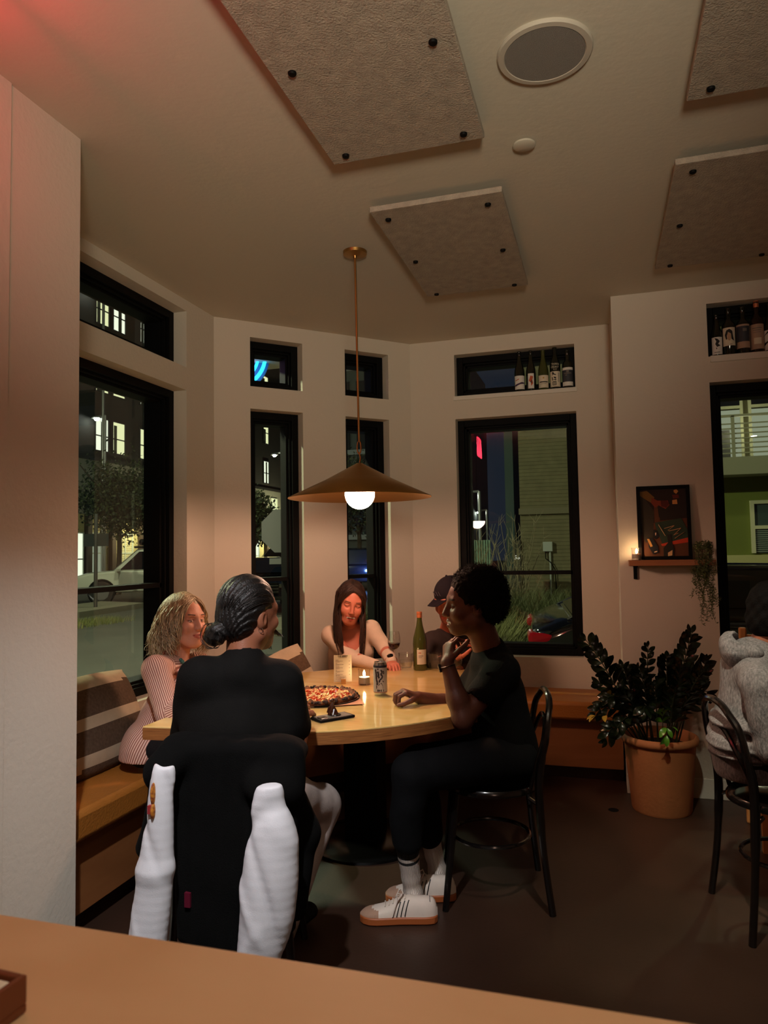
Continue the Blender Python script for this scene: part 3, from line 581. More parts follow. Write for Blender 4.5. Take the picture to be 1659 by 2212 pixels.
ams.append(mat('art_line', rgb(206, 160, 116), .8)); ams.append(mat('art_line_red', rgb(200, 70, 30), .8))
pt.build('print', ams, t)
votive((.192, YR-.070, shelfz+.001), 'lit candle in a cut glass on the left end of the wall shelf', .92, 'shelf_candle')
t = thing('switch_plate', 'white double switch plate behind the trailing plant', 'switch', (.553, YR-.006, 1.36))
MB().box((.508, YR-.006, 1.362), (.598, YR-.0005, 1.425)).build('plate', mat('plate_white', rgb(230, 214, 190), .4), t, bevel=.002)
for k in (0, 1): MB().box((.523+k*.040, YR-.010, 1.374), (.545+k*.040, YR-.005, 1.413)).build('rocker', mat('plate_white', None), t, bevel=.001)
# trailing plant
tp = thing('trailing_plant', 'thin-leaved green trailing plant hanging off the right end of the shelf', 'plant', (.555, YR-.075, shelfz))
MB().lathe((.555, YR-.075, shelfz), [(0, 0), (.030, 0), (.036, .055), (.034, .055), (.029, .006), (0, .05)], 20).build('pot', mat('small_pot', rgb(90, 70, 56), .7), tp, smooth=True)
lv = []; stems = MB(); rr = random.Random(11)
leaves = MB()
def leaflet(p, d, l, w, mi):
    d = Vector(d).normalized(); s_ = d.cross(Vector((rr.uniform(-1, 1), rr.uniform(-1, 1), rr.uniform(-1, 1)))).normalized()*w; p = Vector(p)
    n_ = d.cross(s_).normalized()*w*.5
    leaves.add([p, p+d*l*.5+s_-n_, p+d*l, p+d*l*.5-s_-n_, p+d*l*.5+n_*.6], [(0, 1, 4), (1, 2, 4), (2, 3, 4), (3, 0, 4)], mi)
for k in range(30):
    ln = [.42, .36, .30, .22, .16][k % 5]*rr.uniform(.85, 1.0); x0, y0 = .558+rr.uniform(-.05, .03), YR-.085+rr.uniform(-.05, .03); z = shelfz+.06
    drift = .0 if ln > .28 else -.035; path = []
    for i in range(22):
        u = i/21; path.append((x0+.012*math.sin(u*9+k)+(drift+.02*(ln > .28)*u)*u, min(y0-.035*math.sin(min(1, u*3)*PI/2)+.008*math.sin(u*7+k*2), YR-.012), z+.055*math.sin(min(1, u*4)*PI)-u*ln))
    stems.tube(path, .0009, 4)
    for i in range(1, 22):
        for q in range(3): leaflet(path[i], (rr.uniform(-1, 1), rr.uniform(-1, .4), rr.uniform(-.5, .9)), rr.uniform(.012, .022), .0026, rr.randrange(2))
for k in range(60): leaflet((.555+rr.uniform(-.03, .03), YR-.075+rr.uniform(-.03, .03), shelfz+.055), (rr.uniform(-1, 1), rr.uniform(-1, 1), rr.uniform(.3, 1)), rr.uniform(.02, .045), .003, 0)
stems.build('vines', mat('vine_stem', rgb(90, 96, 54), .7), tp)
tag(leaves.build('foliage', [mat('vine_leaf', rgb(92, 108, 60), .6), mat('vine_leaf_dark', rgb(62, 78, 44), .6)], tp), kind='stuff')

# ---------------------------------------------------------------- big potted plant
pcx, pcy = .268, 4.225
tc_ = mat('terracotta', rgb(178, 112, 66), .75, noise=.18, nscale=6, bump=.15, bscale=60)
t = thing('potted_plant', 'glossy dark leafy plant in a terracotta pot beside the bench', 'plant', (pcx, pcy, 0))
MB().lathe((pcx, pcy, 0), [(0, 0), (.148, 0), (.153, .01), (.182, .34), (.184, .355), (.196, .36), (.200, .375), (.196, .392), (.184, .398), (.174, .39), (.171, .34), (0, .335)], 56).build('pot', tc_, t, smooth=True, auto=60)
MB().lathe((pcx, pcy, .335), [(0, 0), (.171, 0), (.171, .004), (0, .012)], 24).build('soil', mat('soil', rgb(40, 28, 20), .9, bump=.8, bscale=90), t, smooth=True)
lm1 = mat('glossy_leaf', rgb(26, 38, 20), .22, spec=.6); lm2 = mat('fresh_leaf', rgb(84, 140, 40), .3); lm3 = mat('yellow_leaf', rgb(190, 160, 60), .4); stm = mat('plant_stem', rgb(34, 42, 22), .4)
def leafmesh(name, m, L=.075, Wd=.019):
    prof = [0, .32, .62, .86, .98, 1.0, .93, .76, .48, 0]; v = []; f = []; n = len(prof)
    for i, q in enumerate(prof):
        u = i/(n-1); z = .010*math.sin(u*PI)-.006*u; wv = Wd*q*(1 if i not in (0, n-1) else 0)
        v += [(-wv, u*L, z+.18*wv), (0, u*L, z-.0012), (wv, u*L, z+.18*wv)]
    for i in range(n-1):
        for j in (0, 1): f.append((3*i+j, 3*i+j+1, 3*i+j+4, 3*i+j+3))
    me = bpy.data.meshes.new(name); me.from_pydata(v, [], f); me.materials.append(m); me.polygons.foreach_set('use_smooth', [True]*len(f)); me.update(); return me
LM = [leafmesh('leaf', lm1), leafmesh('leaf_fresh', lm2, .062, .014), leafmesh('leaf_yellow', lm3, .066, .015)]
nleaf = [0]
def frond(base, tip, bend, npair, kind=0, stemr=.005, scale=1.0, start=.25, droop=0, side=None):
    b0, b1 = Vector(base), Vector(tip); mid = (b0+b1)/2+Vector(bend); path = []
    for i in range(14):
        u = i/13; path.append(b0*(1-u)**2+mid*2*u*(1-u)+b1*u*u)
    MB().tube(path, [stemr*(1-.65*i/13) for i in range(14)], 6).build('stem', stm, t, smooth=True)
    off = parent_loc(t)
    for k in range(npair):
        u = start+(1-start)*k/(npair-.5); i = u*13; i0 = min(int(i), 12); p = path[i0].lerp(path[i0+1], i-i0); tg = (path[i0+1]-path[i0]).normalized()
        sv = side or Vector(CA[0]); sv = (Vector(sv)-tg*Vector(sv).dot(tg)).normalized(); nv = tg.cross(sv)
        for s_ in (-1, 1):
            if k == npair-1 and s_ == 1: d = tg
            else: d = (sv*s_*(1.0)+tg*(.62+.5*u)+nv*rr.uniform(-.35, .35)).normalized()
            d = (d+Vector((0, 0, -droop))).normalized()
            xx = d.cross(nv).normalized(); zz = xx.cross(d).normalized()
            sc = scale*(1.0-.35*abs(u-.55)-.25*(u > .9))*rr.uniform(.9, 1.12)
            o = bpy.data.objects.new('leaf', LM[kind]); COL.objects.link(o); o.parent = t
            Mx = Matrix(((xx.x, d.x, zz.x, p.x-off.x), (xx.y, d.y, zz.y, p.y-off.y), (xx.z, d.z, zz.z, p.z-off.z), (0, 0, 0, 1)))
            o.matrix_basis = Mx @ Matrix.Rotation(rr.uniform(-.5, .5), 4, 'Y') @ Matrix.Diagonal((sc*rr.uniform(.9, 1.1), sc, sc, 1)); nleaf[0] += 1
def pp_(px, py, dd=0):
    q = U(px, py, 3.95+dd)
    return q if q[1] < 4.35 else ony(px, py, 4.35)
root = lambda a, r=.08: (pcx+r*math.cos(a), pcy+r*math.sin(a), .34)
F_ = [((1262, 1378), 0, 9, 1.25, .40), ((1400, 1392), .05, 8, .8, .35), ((1497, 1362), 0, 9, 1.1, .45), ((1290, 1470), .05, 8, 1.0, .35), ((1345, 1440), .1, 8, 1.1, .4), ((1380, 1440), -.15, 8, 1.0, .35), ((1440, 1420), .12, 9, 1.05, .4),
      ((1470, 1440), -.1, 9, 1.1, .4), ((1530, 1425), .15, 9, 1.05, .4), ((1520, 1450), -.05, 8, 1.0, .4), ((1280, 1545), -.05, 6, 1.0, .4), ((1310, 1510), -.1, 7, 1.1, .35), ((1350, 1500), -.2, 7, 1.1, .3), ((1415, 1480), -.2, 8, 1.1, .3),
      ((1460, 1490), -.25, 8, 1.1, .3), ((1500, 1500), -.2, 8, 1.1, .3), ((1330, 1580), -.15, 6, 1.0, .35), ((1305, 1602), -.12, 5, 1.15, .55), ((1540, 1500), 0, 7, 1.05, .35), ((1390, 1540), -.22, 7, 1.05, .3)]
for k, ((px, py), dd, npair, sc, st_) in enumerate(F_):
    tip = pp_(px, py, dd); a = math.atan2(tip[1]-pcy, tip[0]-pcx); low = tip[2] < .62
    frond(root(a, rr.uniform(.04, .12)), tip, (0, 0, .10 if not low else .22), npair, 0, scale=sc, start=st_, droop=.35 if low else 0)
frond(root(-1.5, .12), pp_(1432, 1535, -.28), (0, 0, .05), 3, 1, .003, 1.0, .6); frond(root(-1.3, .14), pp_(1440, 1600, -.30), (.0, -.02, .20), 3, 1, .003, 1.0, .5, droop=.6)
frond(root(2.9, .12), pp_(1278, 1550, -.1), (0, 0, .12), 2, 2, .003, 1.0, .7, droop=.4); frond(root(2.6, .12), pp_(1300, 1500, -.05), (0, 0, .08), 2, 2, .003, .9, .8)

# ---------------------------------------------------------------- bentwood chairs
chairm = mat('black_lacquer', rgb(16, 13, 12), .20, spec=.6, coat=.4)
def chair(loc, ang, label, top=.81):
    """faces local +y; built at the origin then moved"""
    t = thing('bentwood_chair', label, 'chair', (0, 0, 0), 'black bentwood chairs')
    MB().lathe((0, 0, .435), [(0, .012), (.17, .012), (.180, .022), (.196, .026), (.203, .016), (.203, .002), (.19, 0), (0, 0)], 40).build('seat', chairm, t, smooth=True)
    MB().tube([(.158*math.cos(a), .158*math.sin(a), .235) for a in [2*PI*k/32 for k in range(32)]], .0085, 8, closed=True).build('leg_ring', chairm, t, smooth=True)
    for sx in (-1, 1):
        MB().tube([(sx*.135, .145, .44), (sx*.150, .165, .25), (sx*.178, .195, 0)], [.017, .015, .0125], 10).build('leg', chairm, t, smooth=True)
    hp = []
    for sx, rng_ in ((-1, 1), (1, -1)):
        side = [(sx*.200, -.215, 0), (sx*.182, -.190, .22), (sx*.176, -.178, .44), (sx*.186, -.185, .56), (sx*.194, -.205, top-.16), (sx*.176, -.220, top-.075), (sx*.13, -.234, top-.03), (sx*.06, -.240, top)]
        hp += side if sx < 0 else side[::-1]
    def smooth_path(p, n=4):
        P = [Vector(q) for q in p]; out = []
        for i in range(len(P)-1):
            p0, p1, p2, p3 = P[max(i-1, 0)], P[i], P[i+1], P[min(i+2, len(P)-1)]
            for k in range(n):
                u = k/n; out.append(.5*((2*p1)+(p2-p0)*u+(2*p0-5*p1+4*p2-p3)*u*u+(3*p1-p0-3*p2+p3)*u**3))
        out.append(P[-1]); return out
    sp_ = smooth_path(hp); MB().tube(sp_, [.0135+.003*(1 if .30 < p.z < .6 else 0) for p in sp_], 10).build('back_hoop', chairm, t, smooth=True)
    ip = [(-.135, -.150, .452), (-.138, -.178, .56), (-.118, -.208, top-.17), (-.05, -.226, top-.10), (.05, -.226, top-.10), (.118, -.208, top-.17), (.138, -.178, .56), (.135, -.150, .452)]
    MB().tube(smooth_path(ip), .0095, 8).build('inner_hoop', chairm, t, smooth=True)
    for sx in (-1, 1): MB().tube([(sx*.178, -.185, .40), (sx*.15, -.14, .425)], .008, 6).build('brace', chairm, t, smooth=True)
    t.location = (loc[0], loc[1], 0); t.rotation_euler = (0, 0, ang); return t
c1 = chair((-.475, 3.06), PI/2+.22, 'black bentwood chair under the man in profile with curly hair')
c2 = chair((.635, 3.11), -PI/2+.20, 'black bentwood chair under the person in a grey hoodie')
c3 = chair((-1.20, 2.28), .27, 'black bentwood chair with a jacket over its back, under the man in black', .80)

# ---------------------------------------------------------------- near counter with its card box
t = thing('bar_counter', 'light wood counter running across the bottom of the photo', 'counter', (-.2, .2, 0))
MB().box((-1.70, -.10, 1.03), (1.6, .562, 1.07)).build('countertop', counterm, t, bevel=.004)
MB().box((-1.68, .02, 0), (1.58, .30, 1.03)).build('counter_front', panelm, t)
bx = U(15, 2212, .66); bz = 1.071; c = onz(0, 2190, bz)
M = Matrix.Translation((c[0]-.035, c[1]-.03, bz)) @ rotz(-.05)
t = thing('card_box', 'brown wooden box with white cards at the lower left photo corner', 'box', (c[0]-.035, c[1]-.03, bz))
bm_ = mat('box_wood', rgb(112, 60, 34), .4)
q = MB(M); q.box((-.05, -.04, 0), (.05, .04, .006)); q.box((-.05, -.04, .006), (-.045, .04, .026)); q.box((.045, -.04, .006), (.05, .04, .026)); q.box((-.045, .035, .006), (.045, .04, .026)); q.box((-.045, -.04, .006), (.045, -.035, .026)); q.build('box_tray', bm_, t, bevel=.001)
k_ = MB(M).box((-.042, -.033, .007), (.042, .032, .024)).build('cards', mat('card_white', rgb(236, 226, 205), .6), t, bevel=.001)
MB(M).tube([(.0, .010, .0244), (.012, .016, .0244), (.022, .018, .0244)], .0022, 5).build('print', greyink, k_)

# ---------------------------------------------------------------- red neon sign high on the left (seen only as glow and mirrored in the bay window)
nr = emat('neon_red', (1, .03, .06), 42.0)
t = thing('neon_sign', 'red neon letters hung from the ceiling, seen mirrored in the bay window', 'neon sign', (-1.46, 1.02, 2.6))
for k, (cx_, st_) in enumerate((( -1.46, 'A'), (-1.46, 'T'), (-1.46, 'A'))):
    y0 = 1.03+k*.145; z0, z1 = 2.60, 2.84; h_ = .055
    strokes = [[(y0-h_, z0), (y0, z1), (y0+h_, z0)], [(y0-h_*.55, z0+.09), (y0+h_*.55, z0+.09)]] if st_ == 'A' else [[(y0-h_, z1), (y0+h_, z1)], [(y0, z1), (y0, z0)]]
    b = MB()
    for s_ in strokes: b.tube([(cx_, a, z) for a, z in s_], .006, 6)
    b.build('letter_tube', nr, t, smooth=True)
MB().box((-1.49, .95, 2.845), (-1.43, 1.39, 2.86)).build('sign_rail', blackm, t)
for yy_ in (1.00, 1.34): MB().tube([(-1.46, yy_, 2.86), (-1.46, yy_, CH)], .002, 6).build('wire', blackm, t)

# solid wooden chair added to stand in for a reflected one, beyond the hoodie
q0 = U(1604, 1372, 3.72); t = thing('reflection_chair', 'light wooden chair added for a reflected one behind the hooded person, its back post showing', 'chair', (q0[0]+.2, q0[1], 0)); wc = wood('beech', rgb(176, 118, 62), rgb(198, 140, 82), 4, .4, stretch=(1, 1, .3)); x0, y0 = q0[0], q0[1]
for xx in (x0, x0+.38): MB().box((xx-.018, y0-.014, 0), (xx+.018, y0+.014, .985)).build('back_post', wc, t, bevel=.008)
MB().box((x0+.016, y0-.009, .885), (x0+.364, y0+.009, .95)).build('back_rail', wc, t, bevel=.006); MB().box((x0+.016, y0-.009, .70), (x0+.364, y0+.009, .74)).build('back_rail', wc, t, bevel=.004)
MB().box((x0-.02, y0-.40, .43), (x0+.40, y0-.012, .455)).build('seat', wc, t, bevel=.006)
for xx in (x0, x0+.38): MB().box((xx-.016, y0-.39, 0), (xx+.016, y0-.36, .43)).build('leg', wc, t)

fdp = onz(1325, 1750, 0); tag(MB().lathe((fdp[0], fdp[1], .0005), [(0, .0), (.026, 0), (.028, .001), (.024, .003), (0, .003)], 24).build('floor_cap', blackm, smooth=True), 'small round black cap set in the floor in front of the potted plant', 'floor cap')
# ================================================================ OUTSIDE (seen through the glass)
GZ = -.12
asph = mat('asphalt', rgb(78, 76, 68), .7, noise=.3, nscale=1.2, bump=.3, bscale=20); conc = mat('sidewalk', rgb(120, 116, 102), .8, noise=.2, nscale=3, bump=.2, bscale=15); curbm = mat('curb_stone', rgb(120, 114, 96), .8, bump=.2, bscale=20)
t = MB().box((-60, 4.7, GZ-.3), (40, 110, GZ)).box((-60, -12, GZ-.3), (-2.62, 4.7, GZ)).build('street', asph); tag(t, 'dark asphalt street outside the windows', 'street', kind='structure')
t = MB().box((-4.4, -6, GZ), (-2.62, 8.5, GZ+.11)).build('sidewalk', conc); tag(t, 'pale concrete sidewalk outside the left windows', 'sidewalk', kind='structure')
t = MB().prism([(-6.9, 12.4), (-3.6, 12.4), (-2.2, 14.4), (-4.2, 17.4), (-6.9, 16.6)], GZ, GZ+.12).build('traffic_island', curbm); tag(t, 'pale curbed paved island across the street', 'island', kind='structure')
t = MB().prism([(-14.6, 14.8), (-13.0, 14.8), (-12.6, 15.3), (-13.0, 18.6), (-15, 19.2)], GZ, GZ+.15).build('curb_island', curbm); tag(t, 'kerb with grass seen at the left window edge', 'island', kind='structure')
t = MB().box((-26, -5, GZ), (-21.5, 80, GZ+.14)).build('far_sidewalk', conc); tag(t, 'sidewalk in front of the dark apartment building', 'sidewalk', kind='structure')
# ---- west apartment building, facade plane x=-25
dkw = mat('dark_cladding', rgb(44, 43, 40), .8, bump=.1, bscale=4); midw = mat('grey_stucco', rgb(120, 120, 108), .8, bump=.1, bscale=5); creamb = mat('cream_brick', rgb(196, 184, 130), .8, noise=.2, nscale=8)
frw = mat('white_frame', rgb(196, 204, 190), .5); frd = mat('dark_frame', rgb(36, 36, 34), .5)
litA = emat('lit_window_warm', (.80, .86, .46), 1.05); litB = emat('lit_window_pale', (.80, .88, .66), 1.25); litC = emat('lit_window_dim', (.26, .30, .20), .9); darkp = mat('dark_window', rgb(14, 18, 22), .08, spec=.8)
curt = mat('curtain_grey', rgb(80, 84, 70), .8)
wb = thing('apartment_building', 'dark apartment building with lit windows across the street', 'building', (-28, 40, GZ))
MB().box((-31, 20, 6.5), (-25, 72, 19.5)).build('upper_wall', dkw, wb); MB().box((-31, 20, 3.6), (-25.02, 72, 6.5)).build('middle_wall', midw, wb)
MB().box((-31, 20, GZ), (-25.05, 72, 3.6)).build('ground_wall', creamb, wb); MB().box((-31, 20, 6.42), (-24.9, 72, 6.6)).build('band', frd, wb)
def bwin(parent, x, y0, y1, z0, z1, pm, split=.45, fm=frd, curtain=None, mull=False, out=1):
    f = MB(); w = .07
    f.box((x-.02, y0-w, z0-w), (x+.07*out, y1+w, z0)); f.box((x-.02, y0-w, z1), (x+.07*out, y1+w, z1+w)); f.box((x-.02, y0-w, z0), (x+.07*out, y0, z1)); f.box((x-.02, y1, z0), (x+.07*out, y1+w, z1))
    zm = z0+(z1-z0)*split; f.box((x-.01, y0, zm-.03), (x+.05*out, y1, zm+.03))
    if mull: f.box((x-.01, (y0+y1)/2-.03, z0), (x+.05*out, (y0+y1)/2+.03, z1))
    fo = f.build('window', fm, parent)
    MB().box((x-.02, y0, z0), (x+.015, y1, z1)).build('pane', pm, fo)
    if curtain: MB().box((x+.015, y0+(y1-y0)*curtain[0], z0), (x+.03, y0+(y1-y0)*curtain[1], z0+(z1-z0)*curtain[2])).build('blind', curt, fo)
    return fo
rr = random.Random(21)
cols = [(31.45, 32.45), (32.85, 33.85), (35.25, 36.2), (36.6, 37.4), (40.5, 41.4), (42.0, 42.9), (45.2, 46.0), (48.3, 49.35), (51.03, 51.9), (54.6, 55.5), (57.4, 58.3)]
for i, (a, b) in enumerate(cols):
    for j, (z0, z1) in enumerate(((6.98, 8.66), (10.1, 11.9), (13.72, 15.4))):
        pm = [litB, litA, litA, litB][(i+j) % 4]
        bwin(wb, -25, a, b, z0, z1, pm, .46, curtain=[(.45, .72, .98), (.1, .5, .62), (.1, .35, .9), None][(i*2+j) % 4])
for i, (a, b) in enumerate([(29.6, 30.6), (31.2, 32.1), (33.4, 34.6), (36.2, 37.2), (40, 41), (44, 45), (49.2, 50.2), (52.3, 53.4), (56, 57)]):
    bwin(wb, -25.05, a, b, .6 if i % 3 else GZ+.15, 2.6, [litB, litC, litA][i % 3], .5, fm=frw, mull=True); 
for i, (a, b) in enumerate([(49.3, 50.2), (52.4, 53.4), (55.8, 56.6)]): bwin(wb, -25.02, a, b, 4.0, 5.8, [litC, litA, litA][i], .4, fm=frw)
for y in (30.9, 32.8, 35.3, 39, 43, 47.8, 51.4, 54.6): MB().box((-25.05, y-.16, GZ), (-24.8, y+.16, 3.6)).build('pilaster', mat('brown_pilaster', rgb(70, 56, 44), .8), wb)
# brick courses on the lit ground floor wall nearest to view
bk = MB()
for z_ in range(30):
    for y_ in range(14):
        y0 = 33.0+y_*.30+(.15 if z_ % 2 else 0); bk.box((-25.05, y0, .15+z_*.11), (-25.03, y0+.28, .15+z_*.11+.095))
tag(bk.build('bricks', creamb, wb), kind='stuff')
# ---- grey building further down the street
gb = thing('grey_building', 'grey building with white framed windows far down the street', 'building', (-28, 84, GZ))
MB().box((-34, 73, GZ), (-24.9, 100, 22)).build('wall', mat('blue_grey_stucco', rgb(104, 112, 112), .8), gb)
for j in range(6):
    for i, (a, b) in enumerate([(73.9, 75.0), (76.2, 77.9), (80.0, 81.8), (84, 85.6)]): bwin(gb, -24.9, a, b, 1.0+j*3.15, 3.2+j*3.15, darkp if (i+j) % 4 else litC, .4, fm=frw, mull=True)
# ---- trees
barkm = mat('bark', rgb(62, 50, 38), .9, bump=.6, bscale=20); tl = mat('tree_leaf', rgb(66, 74, 44), .7); tl2 = mat('tree_leaf_dark', rgb(38, 46, 28), .7)
def tree(label, x, y, h, r, n, seed, trunk=.12):
    t = thing('street_tree', label, 'tree', (x, y, GZ)); q = random.Random(seed); b = MB()
    b.tube([(x, y, GZ), (x+.05, y, h*.35), (x-.05, y+.05, h*.62)], [trunk, trunk*.8, trunk*.5], 8)
    for k in range(7):
        a = q.random()*2*PI; b.tube([(x, y, h*(.38+.03*k)), (x+r*.5*math.cos(a), y+r*.5*math.sin(a), h*(.55+.04*k)), (x+r*.8*math.cos(a), y+r*.8*math.sin(a), h*(.62+.05*k))], [trunk*.45, trunk*.3, .02], 6)
    b.build('trunk', barkm, t, smooth=True)
    R = np.random.default_rng(seed); c = np.array([x, y, h*.70]); cl = R.normal(size=(60, 3)); cl /= np.linalg.norm(cl, axis=1)[:, None]; cl = c+cl*np.array([r, r, h*.30])*(R.random((60, 1))**.4)*.85
    P = cl[R.integers(0, 60, n)]+R.normal(size=(n, 3))*r*.16
    d = R.normal(size=(n, 3)); d /= np.linalg.norm(d, axis=1)[:, None]; e = np.cross(d, R.normal(size=(n, 3))); e /= np.linalg.norm(e, axis=1)[:, None]; s = (.05+.05*R.random((n, 1)))*(1 if h < 8 else 1.5)
    V = np.stack([P-d*s, P+e*s*.5, P+d*s, P-e*s*.5], 1).reshape(-1, 3); Fq = np.arange(4*n).reshape(-1, 4)
    o = npmesh('foliage', V, Fq, [tl, tl2], t, smooth=False, mi=(R.random(n) < .5).astype(int)); tag(o, kind='stuff')
def uz(px, py, D): return U(px, py, D)
c = U(215, 1300, 29.5); tree('dark street tree in front of the lit building, left window', c[0]+.9, c[1], 5.5, 1.9, 8000, 1)
c = U(322, 1300, 38); tree('second dark street tree behind the white pickup', c[0], c[1], 5.9, 1.9, 7000, 6)
c = U(545, 1300, 26); tree('street tree at the left of the narrow corner window', c[0], c[1], 4.0, .95, 4000, 2)
c = U(776, 1290, 30); tree('street tree above the dark car with blue glare', c[0], c[1], 5.4, 1.9, 7000, 3)
# ---- cars
tyre = mat('tyre', rgb(18, 18, 18), .8); rimm = mat('alloy', rgb(110, 112, 114), .35, metal=.8); cglass = mat('car_glass', rgb(10, 13, 15), .05, spec=.9); chrome = mat('chrome', rgb(180, 182, 184), .15, metal=1)
def car(name, label, loc, ang, paint, kind='suv', box=False, plate=True, L=4.7, Wd=1.9, Hh=1.75, head=None, tail=None, group='parked vehicles outside'):
    """faces local +x"""
    t = thing(name, label, 'car', (0, 0, 0), group); hw = Wd/2
    if kind == 'suv': low = [(-L/2, .50), (-L/2+.03, .98), (-L/2+.10, 1.06), (L/2-1.35, 1.08), (L/2-.45, 1.00), (L/2-.10, .90), (L/2, .62), (L/2-.02, .38), (-L/2+.05, .36)]; top = [(-L/2+.12, 1.06), (-L/2+.38, Hh-.06), (-L/2+.6, Hh), (L/2-2.35, Hh), (L/2-2.0, Hh-.06), (L/2-1.25, 1.07)]
    else: low = [(-L/2, .48), (-L/2+.02, .92), (-L/2+.25, 1.02), (L/2-1.3, .98), (L/2-.35, .82), (L/2-.05, .62), (L/2, .40), (-L/2+.05, .30)]; top = [(-L/2+.30, 1.01), (-L/2+.95, Hh-.10), (-L/2+1.5, Hh), (L/2-2.35, Hh-.02), (L/2-2.0, Hh-.10), (L/2-1.15, .97)]
    def loft(poly, prof, mi=0, b=None):   # prof: [(y, inset-scale)]
        b = b or MB(); n = len(poly); cx = sum(p[0] for p in poly)/n; cz = sum(p[1] for p in poly)/n; v = []
        for y, k, kz in prof:
            for x, z in poly: v.append((cx+(x-cx)*k, y, cz+(z-cz)*kz))
        f = [tuple(range(n-1, -1, -1)), tuple((len(prof)-1)*n+i for i in range(n))]
        for i in range(len(prof)-1):
            for j in range(n): f.append((i*n+j, i*n+(j+1) % n, (i+1)*n+(j+1) % n, (i+1)*n+j))
        b.add(v, f, mi); return b
    loft(low, [(-hw, .93, .9), (-hw+.06, .985, .98), (-hw+.2, 1, 1), (hw-.2, 1, 1), (hw-.06, .985, .98), (hw, .93, .9)]).build('body', paint, t, smooth=True, bevel=.03)
    # greenhouse: narrower at the roof
    b = MB(); n = len(top); v = []
    for s_ in (-1, 1):
        for x, z in top: q = (z-1.0)/(Hh-1.0); v.append((x, s_*(hw-.06-.22*q), z))
    b.add(v, [tuple(range(n-1, -1, -1)), tuple(range(n, 2*n))]+[(j, (j+1) % n, n+(j+1) % n, n+j) for j in range(n)]); b.build('cabin', paint, t, bevel=.03)
    g = []
    for s_ in (-1, 1):
        def pt(x, z, o=.012): q = (z-1.0)/(Hh-1.0); return (x, s_*(hw-.06-.22*q+o), z)
        x0, x1 = top[1][0], top[-2][0]; zt = Hh-.12; xs = [top[0][0]+.16, (top[0][0]+top[-1][0])/2-.12, (top[0][0]+top[-1][0])/2-.02, top[-1][0]-.22]
        MB().quad(pt(xs[0], 1.10), pt(xs[1], 1.10), pt(xs[1], zt), pt(x0+.16, zt)).build('side_window', cglass, t); MB().quad(pt(xs[2], 1.10), pt(xs[3], 1.10), pt(x1-.06, zt), pt(xs[2], zt)).build('side_window', cglass, t)
        MB().cbox((top[-1][0]-.18, s_*(hw+.06), 1.10), (.14, .20, .14)).build('mirror', paint, t, bevel=.03)
        for wx in (-L/2+.92, L/2-.92):
            wr = .37 if kind == 'suv' else .33; w = thing('wheel', None, None, (0, 0, 0)); w.parent = t
            MB().lathe((wx, s_*(hw-.06), wr), [(wr*.62, -.11), (wr*.96, -.11), (wr, -.07), (wr, .07), (wr*.96, .11), (wr*.62, .11)], 28, axis='y', cap=False).build('tyre', tyre, w, smooth=True)
            MB().lathe((wx, s_*(hw-.01), wr), [(0, -.05), (wr*.62, -.05), (wr*.62, .05), (0, .05)], 10, axis='y').build('rim', rimm, w)
            MB().lathe((wx, s_*(hw-.045), wr+.03), [(0, -.05), (wr*1.14, -.05), (wr*1.14, .05), (0, .05)], 28, axis='y', cap=False).build('arch', blackm, t)
    for s_ in (-1, 1): MB().tube([(x_, s_*(hw-.045-.22*(z_-1.0)/(Hh-1.0)), z_+.004) for x_, z_ in top], .010, 6).build('trim_strip', chrome, t, smooth=True)
    def cross(xa, za, xb, zb, w0, w1, nm): 
        nx, nz = (zb-za), -(xb-xa); l = math.hypot(nx, nz); nx, nz = nx/l*.012, nz/l*.012
        if nx*(1 if 'wind' in nm else -1) < 0: nx, nz = -nx, -nz
        MB().quad((xa+nx, -w0, za+nz), (xa+nx, w0, za+nz), (xb+nx, w1, zb+nz), (xb+nx, -w1, zb+nz)).build(nm, cglass, t)
    cross(top[-1][0]-.06, top[-1][1]+.05, top[-2][0]+.03, top[-2][1]-.03, hw-.17, hw-.32, 'windscreen'); cross(top[0][0]+.04, top[0][1]+.05, top[1][0]-.02, top[1][1]-.03, hw-.17, hw-.32, 'rear_window')
    xf = L/2
    for s_ in (-1, 1):
        MB().box((xf-.22, s_*(hw-.30)-.24, .66), (xf-.0, s_*(hw-.30)+.24, .80)).build('headlight', head or chrome, t, bevel=.03)
        MB().add([(-xf-.02, s_*(hw-.42), .82), (-xf-.02, s_*(hw-.42), .90), (-xf-.01, s_*(hw-.03), .80), (-xf-.01, s_*(hw-.03), .91), (-xf+.16, s_*(hw+.01), .84), (-xf+.20, s_*(hw+.01), .90), (-xf+.1, s_*(hw-.4), .82), (-xf+.1, s_*(hw-.4), .90)], [(0, 1, 3, 2), (2, 3, 5, 4), (1, 7, 5, 3), (0, 2, 4, 6), (0, 6, 7, 1), (6, 4, 5, 7)]).build('tail_light', tail or mat('tail_red', rgb(120, 10, 12), .15), t, bevel=.03)
    MB().box((xf-.06, -.50, .52), (xf+.015, .50, .80)).build('grille', blackm, t); MB().box((xf-.05, -hw+.1, .36), (xf+.07, hw-.1, .50)).build('front_bumper', paint, t, bevel=.04); MB().box((-xf-.06, -hw+.1, .38), (-xf+.1, hw-.1, .58)).build('rear_bumper', paint, t, bevel=.04)
    for k in range(3): MB().box((xf+.012, -.48, .56+k*.08), (xf+.022, .48, .575+k*.08)).build('grille_bar', chrome, t)
    if plate: MB().box((xf+.06, -.16, .40), (xf+.08, .16, .50)).build('number_plate', mat('plate_w', rgb(200, 205, 200), .5), t)
